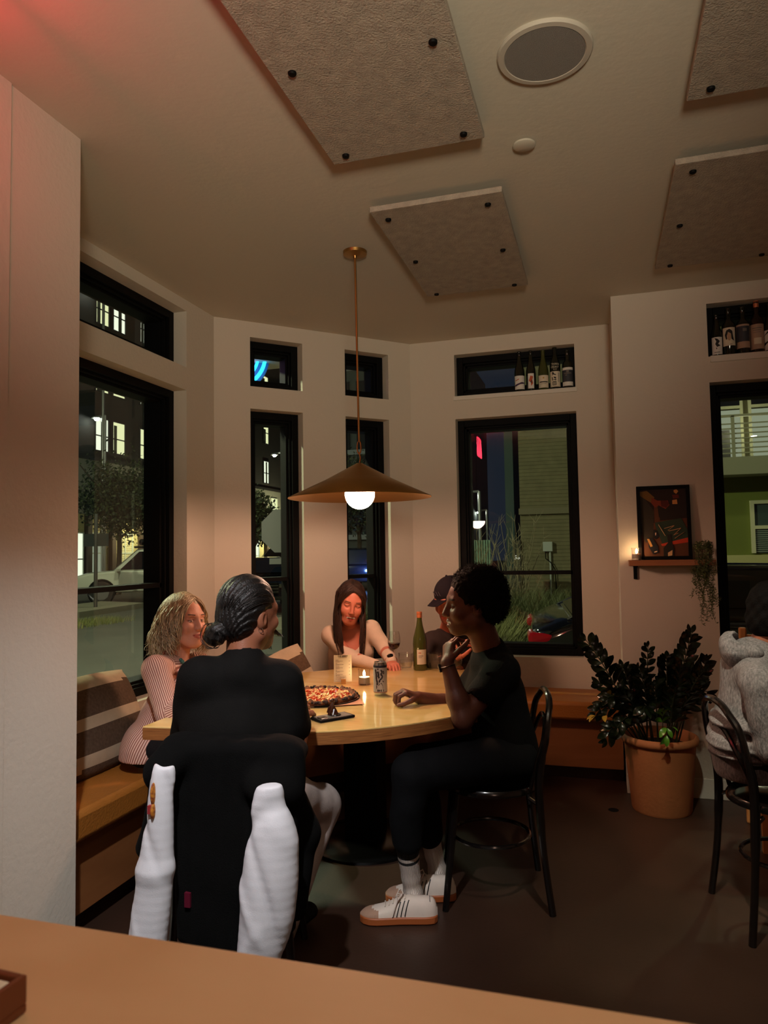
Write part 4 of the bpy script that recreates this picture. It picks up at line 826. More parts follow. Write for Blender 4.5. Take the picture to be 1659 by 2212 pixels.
    if box:
        MB().box((-1.4, -hw+.22, Hh+.01), (.6, -hw+.26, Hh+.06)).box((-1.4, hw-.26, Hh+.01), (.6, hw-.22, Hh+.06)).box((-.9, -hw+.2, Hh+.04), (-.84, hw-.2, Hh+.09)).box((.2, -hw+.2, Hh+.04), (.26, hw-.2, Hh+.09)).build('roof_rack', blackm, t)
        MB().cbox((-.4, .1, Hh+.20), (1.7, .9, .20)).build('roof_box', blackm, t, bevel=.08)
    t.location = (loc[0], loc[1], GZ); t.rotation_euler = (0, 0, ang); return t
pw = mat('white_car_paint', rgb(190, 188, 176), .25, coat=.6); pk = mat('black_car_paint', rgb(12, 12, 14), .12, coat=1); pb = mat('blue_car_paint', rgb(20, 28, 48), .2, coat=.8)
blue_led = emat('blue_glare', (.12, .35, 1), 30)
c = U(330, 1300, 24.5); car('parked_pickup', 'white pickup-like car with a roof box, seen through the left window', (c[0], c[1]), -PI/2-.95, pw, box=True, L=5.0, Wd=2.0, Hh=1.80)
c = U(625, 1290, 28.5); car('parked_suv', 'pale off-roader seen front-on through the narrow corner window', (c[0], c[1]), -PI/2-.35, pw, box=False, L=4.6, Hh=1.9)
c = U(553, 1290, 20.5); car('parked_sedan', 'black sedan at the left edge of the narrow corner window', (c[0], c[1]), -PI/2+.5, pk, kind='sedan', Hh=1.45)
c = U(776, 1290, 31); cb_ = car('parked_wagon', 'dark blue car with blue glare behind the brown-haired woman', (c[0], c[1]), PI/2+.25, pb, L=4.6, Hh=1.72, tail=mat('tail_dim', rgb(60, 20, 30), .2))
c = U(797, 1238, 29); b = MB(); b.lathe((c[0], c[1], c[2]), [(0, -.02), (.05, 0), (0, .02)], 12); tag(b.build('blue_lamp', blue_led), 'small glaring blue lamp by the dark blue car', 'lamp'); light('blue_lamp_light', 'POINT', (c[0]+.1, c[1]-.6, c[2]+.1), 38, (.15, .35, 1), .05)
red_led = mat('tail_glow', rgb(110, 8, 10), .15, emit=(1, .02, .03), estr=.06)
nc = car('near_sedan', 'black car with red tail light right outside the bay and right windows', (1.72, 7.15), .10, pk, kind='sedan', L=4.8, Wd=1.85, Hh=1.42, tail=red_led, group=None)
nc.location.z = GZ-.06
# ---- street furniture
def pole(x, y, h, r=.04, m=None): return MB().tube([(x, y, GZ), (x, y, h)], r, 10)
stl = mat('sign_metal', rgb(150, 152, 150), .4, metal=.5); signred = mat('sign_pinkish', rgb(200, 120, 104), .5)
c = U(612, 1150, 12.5); t = thing('stop_sign', 'back of an octagonal street sign with name plates above and below', 'sign', (c[0], c[1], GZ))
pole(c[0], c[1], 2.75, .03).build('post', stl, t, smooth=True); dirv = Vector((-c[0], -c[1], 0)).normalized(); sv = Vector((-dirv.y, dirv.x, 0)); q = MB()
o = [Vector((c[0], c[1], 1.80))+sv*(.40*math.cos(a))+Vector((0, 0, .40*math.sin(a))) for a in [PI/8+k*PI/4 for k in range(8)]]; q.add([p+dirv*.045 for p in o]+[p+dirv*.04 for p in o], [tuple(range(8)), tuple(range(15, 7, -1))]+[(k, (k+1) % 8, 8+(k+1) % 8, 8+k) for k in range(8)]); q.build('octagon_plate', stl, t)
for zz, w, dz in ((1.28, .24, .05),): MB().add([Vector((c[0], c[1], zz))+sv*a+Vector((0, 0, b_))+dirv*d for d in (.04, .05) for a, b_ in ((-w, -dz), (w, -dz), (w, dz), (-w, dz))], [(0, 1, 2, 3), (7, 6, 5, 4), (0, 4, 5, 1), (1, 5, 6, 2), (2, 6, 7, 3), (3, 7, 4, 0)]).build('name_plate', stl, t)
c = U(207, 1200, 20); t = thing('street_sign', 'street sign post with a small dark plate at the left window edge', 'sign', (c[0], c[1], GZ)); pole(c[0], c[1], 2.6, .05).build('post', mat('post_dark', rgb(60, 62, 60), .5), t, smooth=True); MB().box((c[0]-.4, c[1]-.02, 1.7), (c[0]+.4, c[1]+.02, 2.05)).build('plate', mat('post_dark', None), t)
def streetlamp(px, py, D, label, s=1.0, colr=(1, 1, .9), st=60):
    c = U(px, py, D); t = thing('street_lamp', label, 'street lamp', (c[0], c[1], GZ)); pole(c[0]+.5, c[1], c[2]+.15, .07).build('post', stl, t, smooth=True)
    MB().tube([(c[0]+.5, c[1], c[2]+.15), (c[0], c[1], c[2]+.12)], .05, 8).build('arm', stl, t); MB().lathe((c[0], c[1], c[2]+.03), [(.22*s, 0), (.18*s, .08), (.06, .12)], 16).build('shade', stl, t)
    MB().ball(tuple(c), (.11*s, .11*s, .08*s), 12, 8).build('lamp_bulb', emat('street_glow', (.92, 1, .84), st), t, smooth=True)
streetlamp(615, 980, 40, 'bright street lamp glaring in the narrow corner window', 1.6); streetlamp(593, 984, 44, 'second, whiter lamp head left of the bright street lamp', 1.0)
streetlamp(209, 905, 37, 'lamp glaring at the left window by the top floor windows', 1.2); streetlamp(206, 629, 37.2, 'lamp glaring in the small upper left window', .9)
streetlamp(1009, 1070, 30, 'white lamp glaring at the left edge of the bay window', 1.1); streetlamp(1034, 1107, 45, 'row of small white lamps above the mirrored pendant', .9)
# round neon outside the small corner window
c = U(498, 765, 5.6); n_ = Vector((-c[0], -c[1], 0)).normalized(); s_ = Vector((-n_.y, n_.x, 0)); t = thing('round_neon_sign', 'round cyan and red neon sign cut by the small corner window', 'neon sign', tuple(c))
def ring(R, r, m, nm): MB().tube([Vector(c)+s_*(R*math.cos(a))+Vector((0, 0, R*math.sin(a))) for a in [2*PI*k/64 for k in range(64)]], r, 8, closed=True).build(nm, m, t, smooth=True)
q = MB(); rc = [Vector(c)+s_*(.30*math.cos(a))+Vector((0, 0, .30*math.sin(a))) for a in [2*PI*k/48 for k in range(48)]]
q.add([p-n_*.06 for p in rc]+[p-n_*.03 for p in rc], [tuple(range(48)), tuple(range(95, 47, -1))]+[(k, (k+1) % 48, 48+(k+1) % 48, 48+k) for k in range(48)]); q.build('backing_disc', mat('neon_back', rgb(60, 110, 160), .5), t)
ring(.265, .015, emat('neon_cyan', (.02, .50, 1), 3.2), 'outer_tube'); ring(.212, .012, emat('neon_cyan', None, None), 'inner_tube'); ring(.15, .03, emat('neon_pink', (1, .08, .14), 2.5), 'red_tube')
MB().tube([Vector(c)-n_*.04+s_*0, Vector(c)-n_*.04-s_*.8], .02, 8).build('bracket', blackm, t)
# ---- neighbour brick building seen through the bay window (wall y=17)
nb = thing('brick_building', 'olive brick building with an electric box, behind the black car', 'building', (1, 20, GZ)); br = mat('olive_brick', rgb(118, 112, 84), .85, noise=.25, nscale=5)
MB().box((-1.78, 17, GZ), (1.3, 24, 9)).build('wall', br, nb); q = MB()
for k in range(100): q.box((-1.78, 16.988, GZ+k*.085), (1.3, 17, GZ+k*.085+.072))
tag(q.build('brick_courses', br, nb), kind='stuff')
MB().box((-1.80, 16.9, 2.22), (1.3, 17, 2.36)).build('ledge', mat('ledge_conc', rgb(112, 106, 84), .8), nb)
MB().box((-1.27, 16.86, 1.36), (-1.06, 16.98, 1.58)).build('electric_box', mat('box_grey', rgb(166, 172, 168), .5), nb, bevel=.01); MB().tube([(-1.12, 16.93, 1.36), (-1.12, 16.93, GZ)], .02, 8).build('conduit', mat('box_grey', None), nb)
MB().tube([(-1.22, 16.93, 1.36), (-1.22, 16.92, 1.2), (-1.10, 16.9, 1.1), (-1.02, 16.92, .95), (-1.0, 16.95, .5)], .012, 6).build('cable', blackm, nb)
text_mesh('house_number', '56', .13, Matrix.Translation((-1.86, 16.86, 1.19)), mat('number_white', rgb(230, 232, 225), .6, emit=(1, 1, .9), estr=.5), nb)
MB().box((-1.95, 16.9, .2), (-1.78, 17.1, 1.62)).build('gate_post', mat('dark_gate', rgb(60, 58, 50), .8), nb)
# garage / parking structure left of it
pg = thing('parking_structure', 'dark blue-grey parking structure in the left half of the bay window', 'building', (-8, 40, GZ)); pgm = mat('night_concrete', rgb(92, 98, 98), .8)
MB().box((-16.5, 42, GZ), (-7.4, 50, 13)).build('wall', pgm, pg)
for k in range(5): MB().box((-16.5, 41.6, 2.2+k*2.6), (-7.2, 42, 2.5+k*2.6)).build('slab', mat('slab_pale', rgb(150, 156, 160), .7), pg)
for k in range(9): MB().box((-16.3+k*1.05, 41.9, 2.5), (-15.7+k*1.05, 42.02, 12)).build('opening', mat('opening_dark', rgb(20, 24, 34), .7), pg)
c0, c1 = ony(1052, 1200, 30), ony(1100, 1200, 30); MB().box((c1[0]-.1, 30, GZ), (c1[0]+.25, 34, 7.5)).build('pier', mat('green_conc', rgb(70, 86, 80), .8), pg)
# green corrugated fence
fx0_, fx1_ = ony(1012, 1200, 15)[0], ony(1060, 1200, 15)[0]; cf = thing('corrugated_fence', 'green-lit corrugated metal fence in the bay window', 'fence', ((fx0_+fx1_)/2, 15, GZ)); nrb = 9
for k in range(nrb): x0_ = fx0_+(fx1_-fx0_)*k/nrb; MB().prism([(x0_, 15), (x0_+.02, 14.95), (x0_+.05, 14.95), (x0_+(fx1_-fx0_)/nrb, 15), (x0_+(fx1_-fx0_)/nrb, 15.02), (x0_, 15.02)], GZ, 1.62).build('panel', mat('fence_green', rgb(130, 160, 140), .4, metal=.3), cf)
# saplings
def sapling(px, D, h, seed, label, m=None):
    c = U(px, 1240, D); q = random.Random(seed); t = thing('sapling', label, 'young tree', (c[0], c[1], GZ)); b = MB()
    for k in range(16):
        a = q.random()*2*PI; s_ = q.uniform(.1, .5); hh_ = h*q.uniform(.6, 1.05); p = [(c[0], c[1], GZ)]
        for i in range(1, 6): p.append((c[0]+s_*math.cos(a)*(i/5)**1.4+q.uniform(-.03, .03), c[1]+s_*math.sin(a)*(i/5)**1.4, GZ+hh_*i/5))
        b.tube(p, [.010, .009, .007, .006, .005, .003], 5)
        for i in range(2, 6):
            for r_ in range(2): pp0 = Vector(p[i]); b.tube([pp0, pp0+Vector((q.uniform(-.14, .14), q.uniform(-.1, .1), q.uniform(.08, .22)))], [.004, .002], 4)
    b.build('branches', mat('twig', rgb(142, 132, 104), .8), t)
sapling(1035, 13.5, 1.9, 1, 'bare young tree below the mirrored pendant in the bay window'); sapling(1122, 12.5, 2.0, 2, 'pale bare sapling beside the house number 56'); sapling(1095, 10.5, 1.6, 4, 'bare sapling left of the pale one in the bay window')
# ornamental grass clumps
def grass(label, x0, x1, y0, y1, h, n, seed, m1):
    t = thing('ornamental_grass', label, 'grass', ((x0+x1)/2, (y0+y1)/2, GZ)); R = np.random.default_rng(seed); K = 5
    bx_, by_ = R.uniform(x0, x1, n), R.uniform(y0, y1, n); a = R.uniform(0, 2*PI, n); ln = h*R.uniform(.6, 1.1, n); lean = R.uniform(.1, .45, n)*h; w = .006
    V = []
    for i in range(K+1):
        u = i/K; cx = bx_+np.cos(a)*lean*u**1.8; cy = by_+np.sin(a)*lean*u**1.8; cz = GZ+ln*u*(1-.15*u)
        ww = w*(1-u*.85); V += [np.stack([cx-np.sin(a+1)*ww, cy+np.cos(a+1)*ww, cz], 1), np.stack([cx+np.sin(a+1)*ww, cy-np.cos(a+1)*ww, cz], 1)]
    V = np.stack(V, 1).reshape(-1, 3); m_ = 2*(K+1); base = np.arange(n)[:, None]*m_; Fq = np.concatenate([base+np.array([[2*i, 2*i+1, 2*i+3, 2*i+2]]) for i in range(K)])
    tag(npmesh('blades', V, Fq, m1, t, smooth=False), kind='stuff')
gr1 = mat('grass_green', rgb(92, 98, 58), .7); gr2 = mat('grass_straw', rgb(128, 130, 74), .7)
c = U(792, 1290, 8.2); grass('tall green grass in the right narrow corner window', c[0]-.35, c[0]+.5, c[1]-.3, c[1]+.8, 1.05, 2200, 5, gr1)
c = U(1150, 1300, 9.5); grass('tall lit grass behind the black car', c[0]-.5, c[0]+.75, c[1]-.4, c[1]+1.0, 1.10, 4200, 6, gr1)
c = U(1080, 1330, 7.6); grass('dark straw grass clump behind the man with curly hair', c[0]-.55, c[0]+.05, c[1]-.3, c[1]+.4, .95, 2200, 7, gr2)
c = U(200, 1300, 16.5); grass('low dark grass on the kerb at the left window', c[0]-.7, c[0]+.5, c[1]-1, c[1]+1, .16, 900, 8, gr2)
# ---- green building behind the far right window (wall y=14)
gbn = thing('green_building', 'building with green wall, cream plinth and lit balcony in the far right window', 'building', (3.2, 16, GZ)); gw = mat('green_wall', rgb(112, 122, 50), .8); cw = mat('cream_wall', rgb(196, 190, 130), .8); gc = mat('grey_conc', rgb(150, 150, 124), .8); dg = mat('olive_dark', rgb(60, 58, 30), .8)
MB().box((1.3, 14, 1.25), (5.5, 18, 2.62)).build('green_wall', gw, gbn); MB().box((1.3, 13.9, GZ), (5.5, 18, 1.25)).build('plinth', cw, gbn); MB().box((1.3, 13.4, 2.62), (5.5, 14, 2.92)).build('balcony_slab', gc, gbn)
MB().box((1.3, 14.6, 2.92), (5.5, 18, 7)).build('upper_wall', dg, gbn)
f = MB(); f.box((2.52, 13.93, 1.28), (2.58, 14.02, 2.2)); f.box((2.58, 13.93, 2.14), (3.6, 14.02, 2.2)); f.box((2.58, 13.93, 1.70), (3.6, 14.02, 1.76)); fo = f.build('window', mat('cream_frame', rgb(220, 216, 176), .6), gbn); MB().box((2.58, 13.97, 1.28), (3.6, 14.0, 2.14)).build('pane', mat('blind_glass', rgb(70, 84, 80), .3), fo)
for k in range(11): MB().box((2.58, 13.955, 1.30+k*.036), (3.6, 13.97, 1.318+k*.036)).build('blind_slat', mat('blind_w', rgb(140, 150, 140), .6), fo)
rl = MB()
for k in range(7): MB().box((1.3, 13.62, 3.0+k*.085), (5.5, 13.635, 3.022+k*.085)).build('railing_bar', gc, gbn)
for x_ in (1.55, 2.22, 2.9, 3.6, 4.3): MB().box((x_, 13.60, 2.92), (x_+.05, 13.65, 3.66)).build('railing_post', gc, gbn)
MB().box((1.3, 13.6, 3.64), (5.5, 13.66, 3.68)).build('handrail', gc, gbn)
for x_, mm in ((2.03, litC), (2.72, litC)): 
    fo = MB().box((x_-.05, 14.55, 3.0), (x_, 14.62, 4.9)).box((x_+.50, 14.55, 3.0), (x_+.55, 14.62, 4.9)).box((x_, 14.55, 3.95), (x_+.5, 14.62, 4.0)).build('window', gc, gbn); MB().box((x_, 14.57, 3.0), (x_+.5, 14.61, 3.92)).build('pane', mm, fo); MB().box((x_, 14.57, 4.0), (x_+.5, 14.61, 4.85)).build('pane', darkp, fo)
MB().box((2.20, 14.54, 3.0), (2.34, 14.60, 3.55)).build('door', frd, gbn)
MB().lathe((2.62, 13.9, 3.32), [(0, 0), (.05, .005), (0, .012)], 16).build('ceiling_lamp', emat('balcony_lamp', (1, 1, .8), 12), gbn)
light('balcony_light', 'POINT', (2.5, 14.1, 3.5), 9, (1, 1, .6), .05)
# ================================================================ PEOPLE: signed-distance bodies turned into smooth meshes
import openvdb
class SDF:
    def __init__(s, lo, hi, h, M=None):
        s.lo = np.array(lo, float); s.h = h; n = np.ceil((np.array(hi)-s.lo)/h).astype(int)+1; s.n = n; s.d = np.full(tuple(n), 1.0, np.float32); s.M = M
        s.ax = [(s.lo[i]+np.arange(n[i])*h).astype(np.float32) for i in range(3)]
    def reg(s, lo, hi, pad):
        i0 = np.maximum(np.floor((np.array(lo)-pad-s.lo)/s.h).astype(int), 0); i1 = np.minimum(np.ceil((np.array(hi)+pad-s.lo)/s.h).astype(int)+1, s.n)
        if (i1 <= i0).any(): return None
        sl = tuple(slice(a, b) for a, b in zip(i0, i1)); X = s.ax[0][sl[0]][:, None, None]; Y = s.ax[1][sl[1]][None, :, None]; Z = s.ax[2][sl[2]][None, None, :]
        return sl, X, Y, Z
    def mix(s, sl, q, k, op):
        a = s.d[sl]
        if op == 'sub':
            h = np.maximum(k-np.abs(-a-q), 0)/max(k, 1e-6); s.d[sl] = -(np.minimum(-a, q)-h*h*k*.25)
        else:
            h = np.maximum(k-np.abs(a-q), 0)/max(k, 1e-6); s.d[sl] = np.minimum(a, q)-h*h*k*.25
    def cap(s, a, b, r1, r2=None, k=.02, op='add'):
        r2 = r1 if r2 is None else r2; a = np.array(a, np.float32); b = np.array(b, np.float32); m = max(r1, r2)
        R = s.reg(np.minimum(a, b)-m, np.maximum(a, b)+m, k+4*s.h)
        if R is None: return s
        sl, X, Y, Z = R; ba = b-a; L = float(ba@ba)+1e-12; t = np.clip(((X-a[0])*ba[0]+(Y-a[1])*ba[1]+(Z-a[2])*ba[2])/L, 0, 1)
        q = np.sqrt((X-a[0]-t*ba[0])**2+(Y-a[1]-t*ba[1])**2+(Z-a[2]-t*ba[2])**2)-(r1+(r2-r1)*t); s.mix(sl, q, k, op); return s
    def ecap(s, a, b, side, w, d, k=.03, op='add'):
        """elliptical section: half width w=(w0,w1) along side, half depth d=(d0,d1)"""
        a = np.array(a, np.float32); b = np.array(b, np.float32); sd = np.array(side, np.float32); sd = sd/np.linalg.norm(sd); m = max(max(w), max(d))
        R = s.reg(np.minimum(a, b)-m, np.maximum(a, b)+m, k+4*s.h)
        if R is None: return s
        sl, X, Y, Z = R; ba = b-a; L = float(ba@ba)+1e-12; t = np.clip(((X-a[0])*ba[0]+(Y-a[1])*ba[1]+(Z-a[2])*ba[2])/L, 0, 1)
        vx, vy, vz = X-a[0]-t*ba[0], Y-a[1]-t*ba[1], Z-a[2]-t*ba[2]; vs_ = vx*sd[0]+vy*sd[1]+vz*sd[2]; l2 = vx*vx+vy*vy+vz*vz
        W_ = w[0]+(w[1]-w[0])*t; D_ = d[0]+(d[1]-d[0])*t; q = np.sqrt((vs_/W_)**2+np.maximum(l2-vs_*vs_, 0)/(D_*D_))+1e-6
        ln = np.sqrt(l2); s.mix(sl, np.where(q < .3, (q-1)*np.minimum(W_, D_), ln*(1-1/q)), k, op); return s
    def ell(s, c, r, k=.02, op='add', R3=None):
        c = np.array(c, np.float32); m = max(r); R = s.reg(c-m, c+m, k+4*s.h)
        if R is None: return s
        sl, X, Y, Z = R; vx, vy, vz = X-c[0], Y-c[1], Z-c[2]
        if R3 is not None: R3 = np.array(R3, np.float32); ux, uy, uz_ = [vx*R3[i][0]+vy*R3[i][1]+vz*R3[i][2] for i in range(3)]
        else: ux, uy, uz_ = vx, vy, vz
        q = np.sqrt((ux/r[0])**2+(uy/r[1])**2+(uz_/r[2])**2)+1e-6; ln = np.sqrt(vx*vx+vy*vy+vz*vz)
        s.mix(sl, np.where(q < .3, (q-1)*min(r), ln*(1-1/q)), k, op); return s
    def cut(s, p, n, k=.004):
        """keep the side n points away from"""
        n = np.array(n, np.float32); n = n/np.linalg.norm(n); p = np.array(p, np.float32)
        X, Y, Z = s.ax[0][:, None, None], s.ax[1][None, :, None], s.ax[2][None, None, :]; q = (X-p[0])*n[0]+(Y-p[1])*n[1]+(Z-p[2])*n[2]; s.d = np.maximum(s.d, q.astype(np.float32)); return s
    def disp(s, fn):
        X, Y, Z = s.ax[0][:, None, None], s.ax[1][None, :, None], s.ax[2][None, None, :]; s.d = s.d+fn(X, Y, Z).astype(np.float32)*(np.abs(s.d) < .05); return s
    def mesh(s):
        g = openvdb.FloatGrid(3*s.h); g.copyFromArray(np.clip(s.d, -3*s.h, 3*s.h).astype(np.float32)); P, Q = g.convertToQuads(0.0)
        P = np.asarray(P, float)*s.h+s.lo; Q = np.asarray(Q, int)[:, ::-1] if FLIP else np.asarray(Q, int)
        L = P
        if s.M is not None: A_ = np.array(s.M); P = P@A_[:3, :3].T+A_[:3, 3]
        return P, Q, L
FLIP = False
def selftest():
    global FLIP
    s = SDF((-1, -1, -1), (1, 1, 1), .1); s.ell((0, 0, 0), (.5, .5, .5)); P, Q, _ = s.mesh(); q = P[Q[0]]; n = np.cross(q[1]-q[0], q[2]-q[0])
    if n@q.mean(0) < 0: FLIP = True
selftest()
def joinm(parts):
    V = []; Fq = []; o = 0; at = {}
    keys = set(k for p in parts for k in (p[2] if len(p) > 2 and p[2] else {}))
    for p in parts:
        V.append(p[0]); Fq.append(p[1]+o); o += len(p[0])
        for k in keys: at.setdefault(k, []).append((p[2] or {}).get(k, np.zeros(len(p[0]))) if len(p) > 2 else np.zeros(len(p[0])))
    return np.concatenate(V), np.concatenate(Fq), {k: np.concatenate(v) for k, v in at.items()}
RTh = np.array([CA[0][0], CA[0][1], 0]); RTh /= np.linalg.norm(RTh); FWh = np.array([CA[2][0], CA[2][1], 0]); FWh /= np.linalg.norm(FWh); UPv = np.array([0, 0, 1.0])
def hdir(deg): a = math.radians(deg); return math.cos(a)*RTh+math.sin(a)*FWh     # 0 = to the right in the photo, 90 = away
def head_matrix(c, deg, pitch=0, roll=0, scale=1.0):
    f = hdir(deg); r = np.cross(f, UPv); p = math.radians(pitch); f2 = f*math.cos(p)+UPv*math.sin(p); u2 = -f*math.sin(p)+UPv*math.cos(p)
    a = math.radians(roll); r3 = r*math.cos(a)+u2*math.sin(a); u3 = -r*math.sin(a)+u2*math.cos(a)
    M = np.eye(4); M[:3, 0] = r3*scale; M[:3, 1] = f2*scale; M[:3, 2] = u3*scale; M[:3, 3] = c; return M
def tl_(M, p): p = np.asarray(p, float); return p@M[:3, :3].T+M[:3, 3]
def inv_(M, p): return (np.asarray(p, float)-M[:3, 3])@np.linalg.inv(M[:3, :3]).T
def segd(P, a, b):
    a = np.array(a, float); b = np.array(b, float); a[1] = b[1] = 0; ba = b-a; t = np.clip(((P-a)@ba)/(ba@ba+1e-12), 0, 1); return np.linalg.norm(P-a-t[:, None]*ba, axis=1)
def head(M, neck, fem=False, h=.0024, smile=0, eyes='open', nose=1.0, jaw=1.0, beard=0, mouth_open=0, neckr=.052, extra=None):
    """head in its own frame (+y face, +z crown), neck run to a world point"""
    nb = inv_(M, neck); lo = [-.105, -.125, -.16]; hi = [.105, .145, .145]
    lo = np.minimum(lo, nb-.075); hi = np.maximum(hi, nb+.075)
    s = SDF(lo, hi, h, M); F_ = 1.0 if not fem else .94
    s.ell((0, -.012, .042), (.075, .096, .086), .02); s.ell((0, .030, .0), (.064*F_, .066, .095), .03); s.ell((0, .040, -.055), (.050*F_*jaw, .050, .052), .03); s.ell((0, .066, -.094), (.022*jaw*F_, .022, .018), .03)
    for x in (-1, 1):
        s.cap((x*.058*F_*jaw, .005, -.055), (x*.020, .066, -.090), .020, .016, .03); s.ell((x*.036, .071, -.022-.004*smile), (.024, .022, .021+.004*smile), .022)
        s.ell((x*.074, -.004, -.004), (.010, .019, .031), .008); s.ell((x*.082, .004, -.002), (.006, .010, .018), .006, 'sub')
    s.cap((-.036, .080, .030), (.036, .080, .030), .010, .010, .02)
    for x in (-1, 1):
        s.ell((x*.032, .100, .008), (.019, .016, .013), .012, 'sub'); s.ell((x*.031, .078, .006), (.0135, .0135, .0125), .003)
        s.cap((x*.018, .0875, .014), (x*.046, .080, .0135), .0045, .0035, .004)
    s.cap((0, .092, .018), (0, .110*1, -.026), .008*nose, .0115*nose, .012); 
    for x in (-1, 1): s.ell((x*.011, .103, -.031), (.0085*nose, .009, .0075), .006)
    w = .023+.006*smile; up_ = .006*smile
    s.ell((0, .076, -.062), (.030, .024, .022), .018)
    s.cap((-w, .088-.004, -.060+up_), (0, .0985, -.0565), .0035, .0065, .005); s.cap((w, .088-.004, -.060+up_), (0, .0985, -.0565), .0035, .0065, .005)
    s.cap((-w*.85, .086, -.064+up_*.6), (0, .0965, -.0705-.008*mouth_open), .0035, .0072, .005); s.cap((w*.85, .086, -.064+up_*.6), (0, .0965, -.0705-.008*mouth_open), .0035, .0072, .005)
    if mouth_open: s.ell((0, .100, -.064-.002*mouth_open), (w*.75, .010, .0035+.003*mouth_open), .002, 'sub')
    else: s.cap((-w, .094, -.0625+up_), (w, .094, -.0625+up_), .0016, .0016, .002, 'sub'); 
    s.cap((0, -.020, -.045), tuple(nb), neckr+.002, neckr+.006, .035)
    if extra: extra(s)
    P, Q, L3 = s.mesh(); y = L3[:, 1] > .035; L = L3*[1, 0, 1]; flat = lambda p: (p[0], 0, p[2]); sm = lambda d, r, e=.002: np.clip((r-d)/e, 0, 1)*y
    lip = np.maximum.reduce([sm(segd(L, (x*w, .086, -.060+up_), (0, .098, -.0565)), .0052) for x in (-1, 1)]+[sm(segd(L, (x*w*.85, .086, -.064+up_*.6), (0, .0965, -.071-.008*mouth_open)), .0056) for x in (-1, 1)])
    dark = np.maximum.reduce([sm(segd(L, (x*.018, .092, .031+.002*(not fem)), (x*.046, .083, .034)), .0046 if not fem else .0034) for x in (-1, 1)])
    ez = .0065 if eyes == 'open' else .0035
    lid = np.maximum.reduce([np.maximum(sm(segd(L, (x*.020, .092, ez+.003), (x*.032, .094, ez+.006)), .0024), sm(segd(L, (x*.032, .094, ez+.006), (x*.045, .085, ez+.001)), .0026)) for x in (-1, 1)])
    dark = np.maximum(dark, lid)
    white = np.zeros(len(L))
    if eyes == 'open':
        for x in (-1, 1):
            white = np.maximum(white, sm(segd(L, (x*.024, .092, .0045), (x*.040, .090, .0045)), .0038)*.8); ir = sm(np.linalg.norm(L-np.array([x*.031+.0035, 0, .005]), axis=1), .0046); dark = np.maximum(dark, ir); white = white*(1-ir)
    if mouth_open or smile > .8:
        te = sm(segd(L, (-w*.72, .090, -.0625+up_*.3), (w*.72, .090, -.0625+up_*.3)), .0042+.002*mouth_open, .0015); white = np.maximum(white, te); lip = lip*(1-te)
    if beard: dark = np.maximum(dark, beard*np.maximum(sm(segd(L, (-.05, .03, -.085), (.0, .08, -.105)), .030, .012), sm(segd(L, (.05, .03, -.085), (.0, .08, -.105)), .030, .012))*(L3[:, 2] < -.04)*.8)
    return P, Q, {'lip': lip, 'dark': dark, 'white': white}
def skinmat(name, c, lipc=None, browc=(.02, .012, .008)):
    if name in MATS: return MATS[name]
    m = mat(name, c, .48, subs=.12, bump=.12, bscale=260, spec=.4); nt = m.node_tree; b = nt.nodes['Principled BSDF']; prev = None
    for an, col in (('lip', lipc or (c[0]*.75, c[1]*.40, c[2]*.40)), ('dark', browc), ('white', (.62, .60, .56))):
        a = nt.nodes.new('ShaderNodeAttribute'); a.attribute_name = an; x = nt.nodes.new('ShaderNodeMix'); x.data_type = 'RGBA'; nt.links.new(a.outputs['Fac'], x.inputs[0])
        if prev is None: x.inputs[6].default_value = tuple(c)+(1,)
        else: nt.links.new(prev, x.inputs[6])
        x.inputs[7].default_value = tuple(col)+(1,); prev = x.outputs[2]
    nt.links.new(prev, b.inputs['Base Color']); return m
def nrm(v): v = np.asarray(v, float); return v/np.linalg.norm(v)
